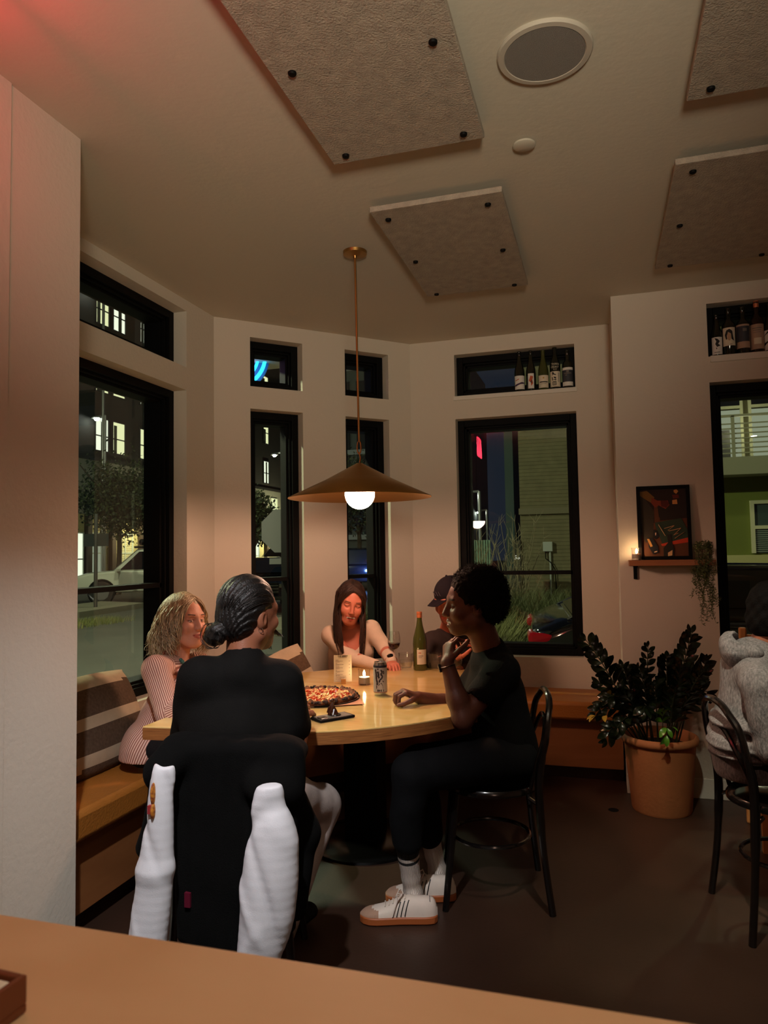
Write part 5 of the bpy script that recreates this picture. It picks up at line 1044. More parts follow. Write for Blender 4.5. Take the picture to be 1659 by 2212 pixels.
def arm_chunk(sh, el, wr, hd, palm, curl=.5, h=.0032, fem=False, spread=1.0, thumb_side=1, start=.0, grip=None):
    """upper arm, forearm and a five-fingered hand; hd: direction wrist->knuckles, palm: palm normal"""
    sh, el, wr = [np.array(q, float) for q in (sh, el, wr)]; hd = nrm(hd); palm = nrm(np.array(palm)-hd*np.dot(palm, hd)); sd = np.cross(hd, palm)*thumb_side; k_ = .88 if fem else 1.0
    P = [wr, el, wr+hd*.20] + ([sh] if start <= 0 else []); lo = np.min(P, 0)-.075; hi = np.max(P, 0)+.075; s = SDF(lo, hi, h)
    if start <= 0: s.cap(sh, el, .047*k_, .040*k_, .02)
    s.cap(el, el+(wr-el)*.35, .041*k_, .041*k_, .02); s.cap(el+(wr-el)*.35, wr, .041*k_, .026*k_, .02)
    kn = wr+hd*.085*k_; s.ecap(wr+hd*.012, wr+hd*.072*k_, sd, (.027*k_, .038*k_), (.017*k_, .014*k_), .015)
    for i, (off, L_, r) in enumerate(((.030, .076, .0088), (.010, .084, .0092), (-.010, .078, .0088), (-.029, .062, .0078))):
        L_ *= k_; r *= k_; b0 = wr+hd*(.078-.006*(i in (0, 3)))*k_+sd*off*k_*spread; c = curl if not hasattr(curl, '__len__') else curl[i]
        d = hd; p = b0; ang = 0; seg = (.42, .32, .26)
        s.cap(wr+hd*.03+sd*off*.6*k_, b0, r*1.1, r*1.12, .008)
        for j, fr_ in enumerate(seg):
            ang += c*(.9, 1.25, .9)[j]; d = hd*math.cos(ang)+palm*math.sin(ang)+sd*off*1.5*spread*(j == 0); d = nrm(d); q = p+d*L_*fr_; s.cap(p, q, r*(1-.07*j), r*(.93-.08*j), .0025); p = q
    t0 = wr+hd*.020*k_+sd*.022*k_+palm*.006; t1 = t0+nrm(hd*.72+sd*.75+palm*.35)*.044*k_; t2 = t1+nrm(hd*.9+sd*.15+palm*(.35+.5*(curl if not hasattr(curl, '__len__') else curl[0])))*.034*k_; t3 = t2+nrm(hd*.9-sd*.10+palm*.6)*.024*k_
    s.cap(t0, t1, .0135*k_, .0115*k_, .012); s.cap(t1, t2, .0112*k_, .0098*k_, .004); s.cap(t2, t3, .0098*k_, .0080*k_, .003)
    return s.mesh()[:2]
def folds(amp, f=(9, 9, 22), seed=0, vert=False):
    def fn(X, Y, Z):
        a = np.sin(f[0]*X+1.3*np.sin(7*Z+seed)+seed)+np.sin(f[1]*Y+1.7*np.sin(5*Z+2*seed)+2*seed); b = np.sin(f[2]*Z+2.2*np.sin(9*X+seed*3)+2.0*np.sin(8*Y+seed)); c = np.sin(31*X+17*Z+seed)*np.sin(29*Y-19*Z+2*seed)
        return amp*(.35*a*b+.65*np.sign(b)*np.abs(b)**1.5+.35*c) if not vert else amp*(np.sin(46*X+2*np.sin(4*Z+seed))*.8+np.sin(39*Y+2.2*np.sin(3.4*Z+seed)))*(.6+.4*np.sin(9*Z+seed))
    return fn
def cloth(name, m, parent, sdf, attrs=None):
    P, Q, _ = sdf.mesh(); return npmesh(name, P, Q, m, parent, attrs=attrs(P) if attrs else None)
def strands(name, paths, r, m, parent, sides=5, flat=1.0, taper=.15, shade=None, stuff=True):
    """paths (N,K,3)"""
    Pt = np.asarray(paths, float); N, K, _ = Pt.shape; T_ = np.gradient(Pt, axis=1); T_ /= np.linalg.norm(T_, axis=2, keepdims=True)+1e-9
    ref = np.tile(np.array([.3, .2, 1.0]), (N, K, 1)); a = np.cross(ref, T_); a /= np.linalg.norm(a, axis=2, keepdims=True)+1e-9; b = np.cross(T_, a)
    u = np.linspace(0, 1, K)[None, :, None]; rr_ = (np.asarray(r).reshape(-1, 1, 1) if hasattr(r, '__len__') else r)*(np.minimum(1, u*6+.4)*(1-(1-taper)*u**2.2))
    V = np.stack([Pt+a*rr_*math.cos(2*PI*k/sides)+b*rr_*math.sin(2*PI*k/sides)*flat for k in range(sides)], 2).reshape(-1, 3)
    base = (np.arange(N)[:, None, None]*K+np.arange(K-1)[None, :, None])*sides; kk = np.arange(sides)[None, None, :]; k2 = (kk+1) % sides
    Q = np.stack([base+kk, base+k2, base+sides+k2, base+sides+kk], 3).reshape(-1, 4)
    sh = np.repeat(rng.random(N), K*sides) if shade is None else np.repeat(shade, K*sides)
    o = npmesh(name, V, Q, m, parent, attrs={'shade': sh})
    if stuff: tag(o, kind='stuff')
    return o
def hairmat(name, c1, c2, rough=.35):
    m = mat(name, c1, rough, spec=.5 if rough < .6 else .12, bump=.3, bscale=180); nt = m.node_tree; b = nt.nodes['Principled BSDF']; a = nt.nodes.new('ShaderNodeAttribute'); a.attribute_name = 'shade'; x = nt.nodes.new('ShaderNodeMix'); x.data_type = 'RGBA'
    x.inputs[6].default_value = tuple(c1)+(1,); x.inputs[7].default_value = tuple(c2)+(1,); nt.links.new(a.outputs['Fac'], x.inputs[0]); nt.links.new(x.outputs[2], b.inputs['Base Color']); return m
def fabric(name, c, rough=.9, n=.15, c2=None, bs=300, bump=.25, ns=30):
    return mat(name, c, rough, noise=n, nscale=ns, bump=bump, bscale=bs, color2=c2, spec=.12)
def person(label, base, group='people at the corner table'):
    return thing('person', label, 'person', tuple(base), group)
def torso(s, P_, C_, side, w, d, k=.05): s.ecap(P_, C_, side, w, d, k)

# ---------------------------------------------------------------- 1. man seen from behind in a black shirt
skA = skinmat('skin_tan', rgb(150, 92, 66)); blk = fabric('black_shirt', rgb(19, 18, 17), .85, .2)
pz = U(520, 1722, 2.36); A = person('man in a black shirt seen from behind with a low hair bun', (pz[0], pz[1], 0))
Mh = head_matrix(U(538, 1330, 2.46), 50, -2, -4); N = U(524, 1432, 2.41); SL, SR = U(430, 1462, 2.36), U(612, 1470, 2.44); EL, ER = U(404, 1610, 2.50), U(636, 1625, 2.50); WR = U(640, 1540, 2.78); WL_ = U(470, 1560, 2.78)
sideA = nrm(SR-SL)
bt = SDF(pz-[.22, .2, .14], np.array([N[0]+.24, N[1]+.15, N[2]+.02]), .009); bt.ecap(pz, (SL+SR)/2-[0, 0, .12], sideA, (.14, .15), (.10, .10)); bt.ecap(SL+(SR-SL)*.15-[0, 0, .03], SR+(SL-SR)*.15-[0, 0, .03], UPv, (.05, .05), (.06, .06))
parts = [head(Mh, N-[0, 0, .03], beard=.7, nose=1.1), arm_chunk(SR, ER, WR, nrm(U(655, 1500, 2.98)-WR), [0, 0, -1], .45, thumb_side=-1, h=.004), arm_chunk(SL, EL, WL_, nrm(U(500, 1540, 2.95)-WL_), [0, 0, -1], .4, h=.005), bt.mesh()]
V, Q, at = joinm([(p[0], p[1], p[2] if len(p) > 2 and isinstance(p[2], dict) else {}) for p in parts]); npmesh('body', V, Q, skA, A, attrs=at)
s = SDF(np.array([-.30, -.24, -.10])+pz, np.array([.30, .34, 0])+[pz[0], pz[1], N[2]+.08], .0055)
Cc = (SL+SR)/2
s.ecap(pz-[0, 0, .04], Cc-[0, 0, .16], sideA, (.165, .185), (.120, .118), .05); s.ecap(Cc-[0, 0, .16], Cc-[0, 0, .05], sideA, (.185, .16), (.118, .085), .05)
s.ecap(SL+(SR-SL)*.1+[0, 0, .0], N-[0, 0, .02], FWh, (.065, .085), (.052, .060), .05); s.ecap(SR+(SL-SR)*.1+[0, 0, .0], N-[0, 0, .02], FWh, (.065, .085), (.052, .060), .05)
s.cap(SL, SL+(EL-SL)*.96, .066, .064, .04); s.cap(SR, SR+(ER-SR)*.62, .066, .070, .04); s.cap(N-[0, 0, .03], N+nrm(Mh[:3, 3]-N)*.012, .068, .058, .03)
s.cap(N, N+nrm(Mh[:3, 3]-N)*.12, .050, .046, .004, 'sub'); s.cap(SR+(ER-SR)*.60, SR+(ER-SR)*1.2, .056, .062, .002, 'sub')
s.disp(folds(.0035, (10, 12, 9), 1.2)).disp(folds(.0028, seed=.5, vert=True)); cloth('shirt', blk, A, s)
pants = fabric('white_trousers', rgb(196, 180, 172), .85, .12); KR, KL = U(692, 1738, 2.80), U(452, 1742, 2.84); ar, al = U(606, 2010, 2.62), U(440, 2010, 2.75)
s = SDF(np.minimum.reduce([pz, KR, KL, ar, al])-.13, np.maximum.reduce([pz, KR, KL])+.13, .007); hr, hl = pz+sideA*.085, pz-sideA*.085
for hh_, kk_, aa in ((hr, KR, ar), (hl, KL, al)): s.cap(hh_, kk_, .092, .074, .04); s.cap(kk_, aa, .074, .058, .03)
s.disp(folds(.005, (14, 14, 16), 2.0)); cloth('trousers', pants, A, s)
for aa, kk_ in ((ar, KR), (al, KL)):
    f = nrm((kk_-aa)*[1, 1, 0]+FWh*.05); s = SDF(np.array([aa[0], aa[1], .05])-[.22, .22, .06], np.array([aa[0], aa[1], .05])+[.22, .22, .08], .005); b_ = np.array([aa[0], aa[1], .045]); s.ecap(b_-f*.05, b_+f*.16, np.cross(f, UPv), (.040, .040), (.050, .030), .03); s.cut((0, 0, .004), (0, 0, -1)); cloth('shoe', fabric('black_shoe', rgb(24, 22, 22), .6), A, s)
hb = hairmat('black_hair', rgb(16, 12, 10), rgb(34, 24, 18), .5); s = SDF((-.12, -.20, -.15), (.12, .12, .16), .0026, Mh)
s.ell((0, -.018, .050), (.084, .100, .091), .02); s.ell((0, -.055, -.015), (.073, .065, .070), .03); s.ell((0, .085, -.055), (.085, .085, .085), .015, 'sub')
for x in (-1, 1): s.ell((x*.085, .012, -.010), (.028, .028, .036), .010, 'sub')
s.disp(lambda X, Y, Z: .0016*np.sin(np.arctan2(X, Z-.0+.12)*70)*1.0+.0008*np.sin(X*400+Z*90)); Pm, Qm, _ = s.mesh()
s2 = SDF((-.12, -.22, -.15), (.12, .0, .02), .0026, Mh); s2.ell((-.030, -.108, -.062), (.042, .036, .034), .01); s2.ell((-.05, -.105, -.078), (.030, .027, .024), .012); s2.ell((-.008, -.108, -.048), (.032, .030, .026), .012); s2.cap((0, -.09, -.03), (-.01, -.12, -.05), .030, .026, .02)
s2.disp(lambda X, Y, Z: .0022*np.sin(90*X+160*Z+3*np.sin(60*Y))+.0012*np.sin(260*X-180*Z)); P2, Q2, _ = s2.mesh(); V, Q, _ = joinm([(Pm, Qm), (P2, Q2)]); npmesh('hair', V, Q, hb, A)
pth = []; 
for k in range(130):
    x0 = rng.uniform(-.072, .072); z0 = rng.uniform(.02, .13); p0 = np.array([x0, .05-abs(x0)*.3, .03+.09*(1-(x0/.08)**2)]); mid_ = np.array([x0*1.12, -.08+rng.uniform(-.02, .02), .06+.05*rng.random()]); e_ = np.array([x0*.3, -.115, -.04+rng.uniform(-.02, .02)])
    u = np.linspace(0, 1, 10)[:, None]; q = p0*(1-u)**2+mid_*2*u*(1-u)*1.0+e_*u*u; c_ = np.array([0, -.018, .045]); v_ = q-c_; l_ = np.sqrt(((v_/np.array([.086, .103, .094]))**2).sum(1, keepdims=True)); q = c_+v_/l_*1.005; pth.append(tl_(Mh, q))
for k in range(40):
    a = rng.uniform(0, 2*PI); c_ = np.array([-.030, -.108, -.064]); d = np.array([math.cos(a)*.05, rng.uniform(-.02, .02), math.sin(a)*.04]); u = np.linspace(0, 1, 10)[:, None]; q = c_+d*(1+.05*rng.random())*np.cos((u-.5)*1.3)+np.array([math.sin(a)*.05, 0, -math.cos(a)*.04])*np.sin((u-.5)*1.3)+np.array([0, -.012, 0]); pth.append(tl_(Mh, q))
strands('hair_strands', pth, .0011, hb, A, 4)
fh = []
for k in range(120):    # moustache and goatee
    x = rng.uniform(-.026, .026); m_ = k < 75; p0 = np.array([x, .098-abs(x)*.25, -.046]) if m_ else np.array([x*.6, .086, -.088]); d = np.array([np.sign(x)*.022*abs(x)/.02+.010, .016, -.020]) if m_ else np.array([0, .014, -.026]); u = np.linspace(0, 1, 6)[:, None]; fh.append(tl_(Mh, p0+d*u+np.array([0, 0, -.006])*u*u+rng.normal(0, .001, (6, 3))))
strands('facial_hair', fh, .0011, hb, A, 4)
npm = MB(Matrix.Translation(Vector(tl_(Mh, (.078, -.010, -.040))))); npm.tube([(.008*math.cos(a), 0, .008*math.sin(a)) for a in [2*PI*k/14 for k in range(14)]], .001, 5, closed=True); npm.build('earring', mat('silver', rgb(200, 200, 200), .2, metal=1), A)

# ---------------------------------------------------------------- 2. blonde woman in a pink corduroy jacket
skB = skinmat('skin_fair', rgb(214, 150, 122)); pz = U(338, 1606, 3.17); B = person('blonde woman in a pink corduroy jacket with a turquoise necklace on the left bench', (pz[0], pz[1], .49))
Mh = head_matrix(U(397, 1345, 3.22), -34, 4, 3, .97); N = U(382, 1424, 3.22); S1, S2 = U(335, 1446, 3.05), U(428, 1436, 3.34); E1, W1 = U(368, 1545, 2.98), U(430, 1512, 2.92); E2, W2 = U(468, 1548, 3.25), U(520, 1500, 3.12); sd = nrm(S2-S1)
bt = SDF(np.minimum(pz, N)-.18, np.maximum(pz, N)+.12, .009); bt.ecap(pz, N-[0, 0, .14], sd, (.12, .12), (.09, .085)); bt.cap(N-[0, 0, .14], N-[0, 0, .02], .085, .05, .05)
parts = [head(Mh, N-[0, 0, .03], fem=True, h=.0022, neckr=.046, smile=.25), arm_chunk(S1, E1, W1, nrm(W1-E1), [0, 0, -1], .3, fem=True, h=.004, thumb_side=-1), arm_chunk(S2, E2, W2, nrm(W2-E2), [0, 0, -1], .3, fem=True, h=.005), bt.mesh()]
V, Q, at = joinm([(p[0], p[1], p[2] if len(p) > 2 and isinstance(p[2], dict) else {}) for p in parts]); npmesh('body', V, Q, skB, B, attrs=at)
def ribbed(caps):
    def fn(P):
        best = np.full(len(P), 9.0); u = np.zeros(len(P))
        for a, b, ref, r in caps:
            a, b, ref = np.array(a), np.array(b), np.array(ref, float); ax = nrm(b-a); t = np.clip(((P-a)@ax)/np.linalg.norm(b-a), 0, 1); v = P-a-t[:, None]*(b-a); d = np.linalg.norm(v, axis=1)/r; e1 = nrm(ref-ax*(ref@ax)); e2 = np.cross(ax, e1); an = np.arctan2(v@e2, v@e1)*r; m_ = d < best; u[m_] = an[m_]; best[m_] = d[m_]
        return {'rib': u}
    return fn
mcord = mat('pink_corduroy', rgb(226, 178, 160), .85); nt = mcord.node_tree; b_ = nt.nodes['Principled BSDF']; a_ = nt.nodes.new('ShaderNodeAttribute'); a_.attribute_name = 'rib'; m1 = nt.nodes.new('ShaderNodeMath'); m1.operation = 'MULTIPLY'; m1.inputs[1].default_value = 2*PI/.0085; m2 = nt.nodes.new('ShaderNodeMath'); m2.operation = 'SINE'; m3 = nt.nodes.new('ShaderNodeMapRange'); m3.inputs[1].default_value = -.7; m3.inputs[2].default_value = .5
x_ = nt.nodes.new('ShaderNodeMix'); x_.data_type = 'RGBA'; x_.inputs[6].default_value = rgb(150, 92, 78)+(1,); x_.inputs[7].default_value = rgb(236, 196, 178)+(1,); nt.links.new(a_.outputs['Fac'], m1.inputs[0]); nt.links.new(m1.outputs[0], m2.inputs[0]); nt.links.new(m2.outputs[0], m3.inputs[0]); nt.links.new(m3.outputs[0], x_.inputs[0]); nt.links.new(x_.outputs[2], b_.inputs['Base Color'])
bp = nt.nodes.new('ShaderNodeBump'); bp.inputs['Strength'].default_value = .6; bp.inputs['Distance'].default_value = .003; nt.links.new(m3.outputs[0], bp.inputs['Height']); nt.links.new(bp.outputs[0], b_.inputs['Normal'])
s = SDF(np.minimum.reduce([pz, N, S1, S2, E1, W1, E2, W2])-.17, np.maximum.reduce([pz, N, S1, S2, E1, W1, E2, W2])+.14, .0055); C0 = N-[0, 0, .17]; ws = C0+(pz-C0)*.45
s.ecap(C0, ws, sd, (.150, .128), (.108, .102), .04); s.ecap(ws, pz-[0, 0, .03], sd, (.130, .165), (.102, .140), .04); s.ecap(S1+[0, 0, 0], N-[0, 0, .03], UPv, (.052, .05), (.052, .06), .04); s.ecap(S2, N-[0, 0, .03], UPv, (.052, .05), (.052, .06), .04)
s.ecap(pz-[0, 0, .05], pz-[0, 0, .01], sd, (.168, .165), (.142, .138), .01)
s.cap(S1, E1, .058, .054, .02); s.cap(E1, W1, .056, .042, .02); s.cap(S2, E2, .056, .052, .02); s.cap(E2, W2, .052, .040, .02); s.cut(pz-[0, 0, .045], (0, 0, -1))
fdB = np.cross(UPv, sd); fdB = -fdB if fdB@hdir(-25) < 0 else fdB
s.ell(N+fdB*.055-[0, 0, .05], (.042, .042, .10), .01, 'sub'); s.disp(folds(.0048, (13, 13, 26), 3.1))
cloth('corduroy_jacket', mcord, B, s, ribbed([(C0, pz, fdB, .13), (S1, E1, [0, 0, 1], .055), (E1, W1, [0, 0, 1], .05), (S2, E2, [0, 0, 1], .055), (E2, W2, [0, 0, 1], .05)]))
# lapels, pocket flap, red scarf, necklace
s = SDF(N-[.16, .16, .20], N+[.16, .16, .07], .004); lf = N+fdB*.085
for sg, n_ in ((-1, 1), (1, 1)): s.ecap(N+sd*sg*.052+fdB*.01+[0, 0, .018], N+sd*sg*.062+fdB*.088-[0, 0, .07], sd, (.026, .034), (.008, .008), .01); s.ecap(N+sd*sg*.062+fdB*.088-[0, 0, .07], N+sd*sg*.02+fdB*.118-[0, 0, .16], sd, (.034, .010), (.008, .006), .01)
cloth('collar', mcord, B, s, ribbed([(N, N-[0, 0, .2], fdB, .08)])); redm = fabric('red_scarf', rgb(176, 30, 34), .8)
s = SDF(N-[.13, .13, .15], N+[.13, .13, .08], .004); s.ecap(N-sd*.04+fdB*.035+[0, 0, .0], N+fdB*.085-[0, 0, .09], sd, (.024, .016), (.010, .008), .01); s.ecap(N+sd*.04+fdB*.035+[0, 0, .0], N+fdB*.085-[0, 0, .09], sd, (.024, .016), (.010, .008), .01); s.cap(N-sd*.045-fdB*.02+[0, 0, .02], N+sd*.045-fdB*.02+[0, 0, .02], .022, .022, .01); cloth('scarf', redm, B, s)
q = MB(); 
for k in range(19):
    a = -1.25+2.5*k/18; p = N+sd*math.sin(a)*.060+fdB*(.050+.038*math.cos(a))+np.array([0, 0, .02-.055*math.cos(a)]); r_ = .008+.005*math.cos(a*1.2)*(k % 2); q.ball(tuple(p), (r_, r_, r_), 10, 7)
q.build('necklace', mat('turquoise', rgb(58, 104, 92), .3), B, smooth=True)
fl = W1-(W1-E1)*.0; pf = U(325, 1575, 3.03)
s = SDF(np.minimum(pz, E1)-.15, pz+.2, .006); pk_ = pz+(-FWh)*.10+RTh*.045+np.array([0, 0, .035]); s.ecap(pk_-RTh*.055, pk_+RTh*.055, UPv, (.022, .020), (.012, .012), .01); cloth('pocket_flap', mcord, B, s, ribbed([(C0, pz, fdB, .13)]))
# dark trousers of B
dkp = fabric('black_trousers', rgb(26, 24, 25), .8); s = SDF(pz-[.2, .45, .16], pz+[.75, .3, .12], .008)
for sg in (-1, 1): kn_ = pz+nrm([1, .05, 0])*.42+sd*.08*sg+[0, 0, -.02]; s.cap(pz+sd*.08*sg-[0, 0, .01], kn_, .078, .06, .03)
s2 = SDF(pz-[.2, .45, .56], pz+[.75, .3, .1], .009)
for sg in (-1, 1): kn_ = pz+nrm([1, .05, 0])*.42+sd*.08*sg+[0, 0, -.02]; s2.cap(kn_, (kn_[0]+.02, kn_[1], .07), .06, .042, .02)
p1, p2 = s.mesh(), s2.mesh(); V, Q, _ = joinm([(p1[0], p1[1]), (p2[0], p2[1])]); npmesh('trousers', V, Q, dkp, B)
hbl = hairmat('blonde_hair', rgb(132, 108, 78), rgb(226, 208, 172), .4); pth = []; shd = []
s = SDF((-.12, -.13, -.12), (.12, .12, .15), .003, Mh); s.ell((0, -.020, .046), (.088, .104, .094), .02); s.ell((0, -.05, -.03), (.082, .075, .075), .03); s.ell((.012, .105, -.035), (.068, .075, .098), .012, 'sub'); s.disp(lambda X, Y, Z: .0025*np.sin(120*X+30*Z)*np.sin(60*Y)); Pm, Qm, _ = s.mesh(); npmesh('hair_cap', Pm, Qm, hbl, B, attrs={'shade': .15+.2*rng.random(len(Pm))})
for k in range(760):
    a = rng.uniform(-PI, PI); front = abs(a) < .62
    if front: a = math.copysign(.62+rng.random()*.5, a)
    x, y = math.sin(a), math.cos(a); th_ = math.radians(rng.uniform(-45, 56)); part = np.array([-.012, -.018+.106*math.sin(th_), .047+.097*math.cos(th_)]); ex = 1.05+.38*rng.random(); ln = rng.uniform(.09, .215)
    p1 = np.array([x*.090*ex, y*.098*ex-.012, .045+.03*rng.random()]); p2 = np.array([x*(.105+.035*rng.random()), y*.105-.025, -.055]); p3 = np.array([x*(.092+.05*rng.random()), y*.10-.045+.01*rng.random(), -ln+.045])
    if y > .25: p2[1] -= .012; p3[1] -= .03*y
    K = 22; u = np.linspace(0, 1, K)[:, None]; q = part*(1-u)**3+3*p1*u*(1-u)**2*1.15+3*p2*u*u*(1-u)+p3*u**3; q = q+(p1*0)
    ph = rng.uniform(0, 2*PI); ph = math.floor(ph*1.3)*1.1+a*2+rng.uniform(-.35, .35); w_ = .019*u*(.5+u); q = q+np.stack([np.cos(ph+u[:, 0]*11)*w_[:, 0], np.sin(ph+u[:, 0]*11)*w_[:, 0], .5*np.sin(ph*2+u[:, 0]*12)*w_[:, 0]], 1)
    c_ = np.array([0, -.015, .042]); v_ = q-c_; l_ = np.sqrt(((v_/np.array([.088, .104, .097]))**2).sum(1, keepdims=True)); q = np.where((l_ < 1) & (q[:, 2:] > -.05), c_+v_/np.maximum(l_, .3), q); pth.append(tl_(Mh, q)); shd.append(rng.random())
strands('hair', pth, np.array([rng.uniform(.0018, .0042) for _ in pth]), hbl, B, 5, .6, .1, np.array(shd))

# ---------------------------------------------------------------- 3. brown-haired woman leaning on the table
skC = skinmat('skin_lamp_reddened', rgb(206, 122, 98), lipc=rgb(150, 52, 48)); pz = U(757, 1478, 4.52); Cp = person('smiling woman with long brown hair in a cream long-sleeved top', (pz[0], pz[1], .49))  # skin colour reddened to stand in for the lamp's red light
Mh = head_matrix(U(757, 1303, 4.24), -80, -13, 9, .98); N = U(757, 1360, 4.34); S1, S2 = U(714, 1372, 4.32), U(802, 1360, 4.32); E1, W1 = U(757, 1422, 4.18), U(812, 1438, 4.06); E2, W2 = U(832, 1402, 4.26), U(846, 1430, 4.08); sd = nrm(S2-S1)
bt = SDF(np.minimum(pz, N)-.17, np.maximum(pz, N)+.14, .006); bt.ecap(pz, N-[0, 0, .12], sd, (.12, .125), (.085, .08)); bt.ecap(S1, S2, UPv, (.05, .05), (.05, .05), .04); bt.cap(N-[0, 0, .12], N, .08, .05, .05)
parts = [head(Mh, N-[0, 0, .02], fem=True, h=.0022, neckr=.044, smile=1, eyes='squint', jaw=.92, nose=.85, mouth_open=.45), arm_chunk(S1, E1, W1, nrm(U(848, 1438, 4.02)-W1), [0, 0, -1], .25, fem=True, h=.0034, thumb_side=1), arm_chunk(S2, E2, W2, nrm(U(856, 1444, 3.95)-W2), [0, 0, -1], .35, fem=True, h=.0034, thumb_side=-1), bt.mesh()]
V, Q, at = joinm([(p[0], p[1], p[2] if len(p) > 2 and isinstance(p[2], dict) else {}) for p in parts]); npmesh('body', V, Q, skC, Cp, attrs=at)
crm_ = fabric('cream_top', rgb(232, 205, 182), .85, .06); s = SDF(np.minimum.reduce([pz, N, S1, S2, E1, W1])-.14, np.maximum.reduce([pz, N, S1, S2, E2, W2])+.13, .005); C0 = N-[0, 0, .14]
s.ecap(C0, pz-[0, 0, .0], sd, (.140, .130), (.098, .100), .04); s.ecap(S1, C0+[0, 0, .06], UPv, (.055, .06), (.05, .06), .04); s.ecap(S2, C0+[0, 0, .06], UPv, (.055, .06), (.05, .06), .04)
s.cap(S1, E1, .052, .046, .025); s.cap(E1, W1+(W1-E1)*.0, .045, .032, .02); s.cap(S2, E2, .052, .045, .025); s.cap(E2, W2, .044, .031, .02); s.ell(N+np.cross(sd, UPv)*(-.0)-FWh*.09-[0, 0, .035], (.072, .072, .085), .01, 'sub'); s.cap(N-[0, 0, .0], N+[0, 0, .1], .07, .07, .01, 'sub')
s.cut(pz+[0, 0, .02], (0, 0, -1)); s.disp(folds(.0032, (14, 14, 30), 4.4)); cloth('long_sleeved_top', crm_, Cp, s)
s = SDF(pz-[.2, .45, .14], pz+[.25, .2, .1], .008); s.ecap(pz+[0, 0, .025], pz-[0, 0, .05], sd, (.130, .15), (.10, .11), .03)
for sg in (-1, 1): s.cap(pz+sd*.08*sg-[0, 0, .02], pz+sd*.09*sg-FWh*.36-[0, 0, .02], .078, .06, .03)
cloth('jeans', fabric('denim', rgb(46, 56, 76), .85), Cp, s)
hbr = hairmat('brown_hair', rgb(26, 13, 9), rgb(60, 32, 22), .5); s = SDF((-.12, -.13, -.12), (.12, .12, .15), .003, Mh); s.ell((0, -.018, .048), (.083, .102, .092), .02); s.ell((0, -.05, -.03), (.078, .07, .07), .03); s.ell((0, .100, -.048), (.058, .068, .088), .012, 'sub'); Pm, Qm, _ = s.mesh(); npmesh('hair_cap', Pm, Qm, hbr, Cp, attrs={'shade': .1+.2*rng.random(len(Pm))})
pth = []; Mi = np.linalg.inv(Mh[:3, :3]); dn = Mi@np.array([0, 0, -1.0]); dn = dn/np.linalg.norm(dn)
for k in range(620):
    sg = -1 if k % 2 else 1; a = sg*rng.uniform(.70, PI*.98) if rng.random() < .75 else sg*rng.uniform(.62, .95); x, y = math.sin(a), math.cos(a)
    th_ = math.radians(rng.uniform(-45, 60)); part = np.array([.010, -.015+.104*math.sin(th_), .048+.095*math.cos(th_)]); p1 = np.array([x*.086, (y*.095-.012)*.6+part[1]*.4, .06]); p2 = np.array([x*.088, y*.088-.016, -.035]); ln = rng.uniform(.16, .30); p3 = p2+dn*ln*.5+np.array([x*.010, .012*(y > 0), 0]); p4 = p2+dn*ln+np.array([-x*.012, .02*(y > 0), 0])
    if k % 10 < 6: f_ = rng.random(); part = np.array([.010, .058+.026*f_, .126-.030*f_]); p1 = np.array([sg*rng.uniform(.036, .062), .086-.03*rng.random(), .078-.012*rng.random()]); p2 = np.array([sg*.084, .058-.04*rng.random(), -.02])
    K = 18; ctrl = [part, p1, p2, p3, p4]; u = np.linspace(0, 4, K); q = []
    for v_ in u:
        i = min(int(v_), 3); t_ = v_-i; P0, P1, P2, P3 = ctrl[max(i-1, 0)], ctrl[i], ctrl[i+1], ctrl[min(i+2, 4)]; q.append(.5*((2*P1)+(P2-P0)*t_+(2*P0-5*P1+4*P2-P3)*t_**2+(3*P1-P0-3*P2+P3)*t_**3))
    q = np.array(q); c_ = np.array([0, -.015, .042]); v_ = q-c_; l_ = np.sqrt(((v_/np.array([.084, .103, .096]))**2).sum(1, keepdims=True)); q = np.where((l_ < 1) & (q[:, 2:] > -.04), c_+v_/np.maximum(l_, .3), q); q += rng.normal(0, .0008, (1, 3)); pth.append(tl_(Mh, q))
strands('hair', pth, np.array([rng.uniform(.0014, .0026) for _ in pth]), hbr, Cp, 5, .6, .3)
def watch(wr, el, parent, m=blackm, face=None, r=.030):
    ax = nrm(np.array(wr)-np.array(el)); c = np.array(wr)-ax*.012; e1 = nrm(np.cross(ax, UPv)); e2 = np.cross(ax, e1); t_ = MB()
    t_.tube([tuple(c+e1*math.cos(a)*r+e2*math.sin(a)*r*.85) for a in [2*PI*k/24 for k in range(24)]], .007, 6, closed=True, squash=.35); w = t_.build('watch_strap', m, parent, smooth=True)
    f = nrm(face if face is not None else UPv); f = nrm(f-ax*(f@ax)); M_ = Matrix.Translation(Vector(c+f*r*.98)) @ Vector(f).to_track_quat('Z', 'Y').to_matrix().to_4x4(); MB(M_).lathe((0, 0, 0), [(0, 0), (.017, 0), (.018, .003), (.018, .008), (.015, .010), (0, .010)], 20).build('watch_case', mat('watch_black', rgb(20, 20, 22), .15, metal=.4), parent, smooth=True)
watch(W2, E2, Cp, mat('copper_strap', rgb(170, 90, 70), .4, metal=.6), UPv*.6-FWh)

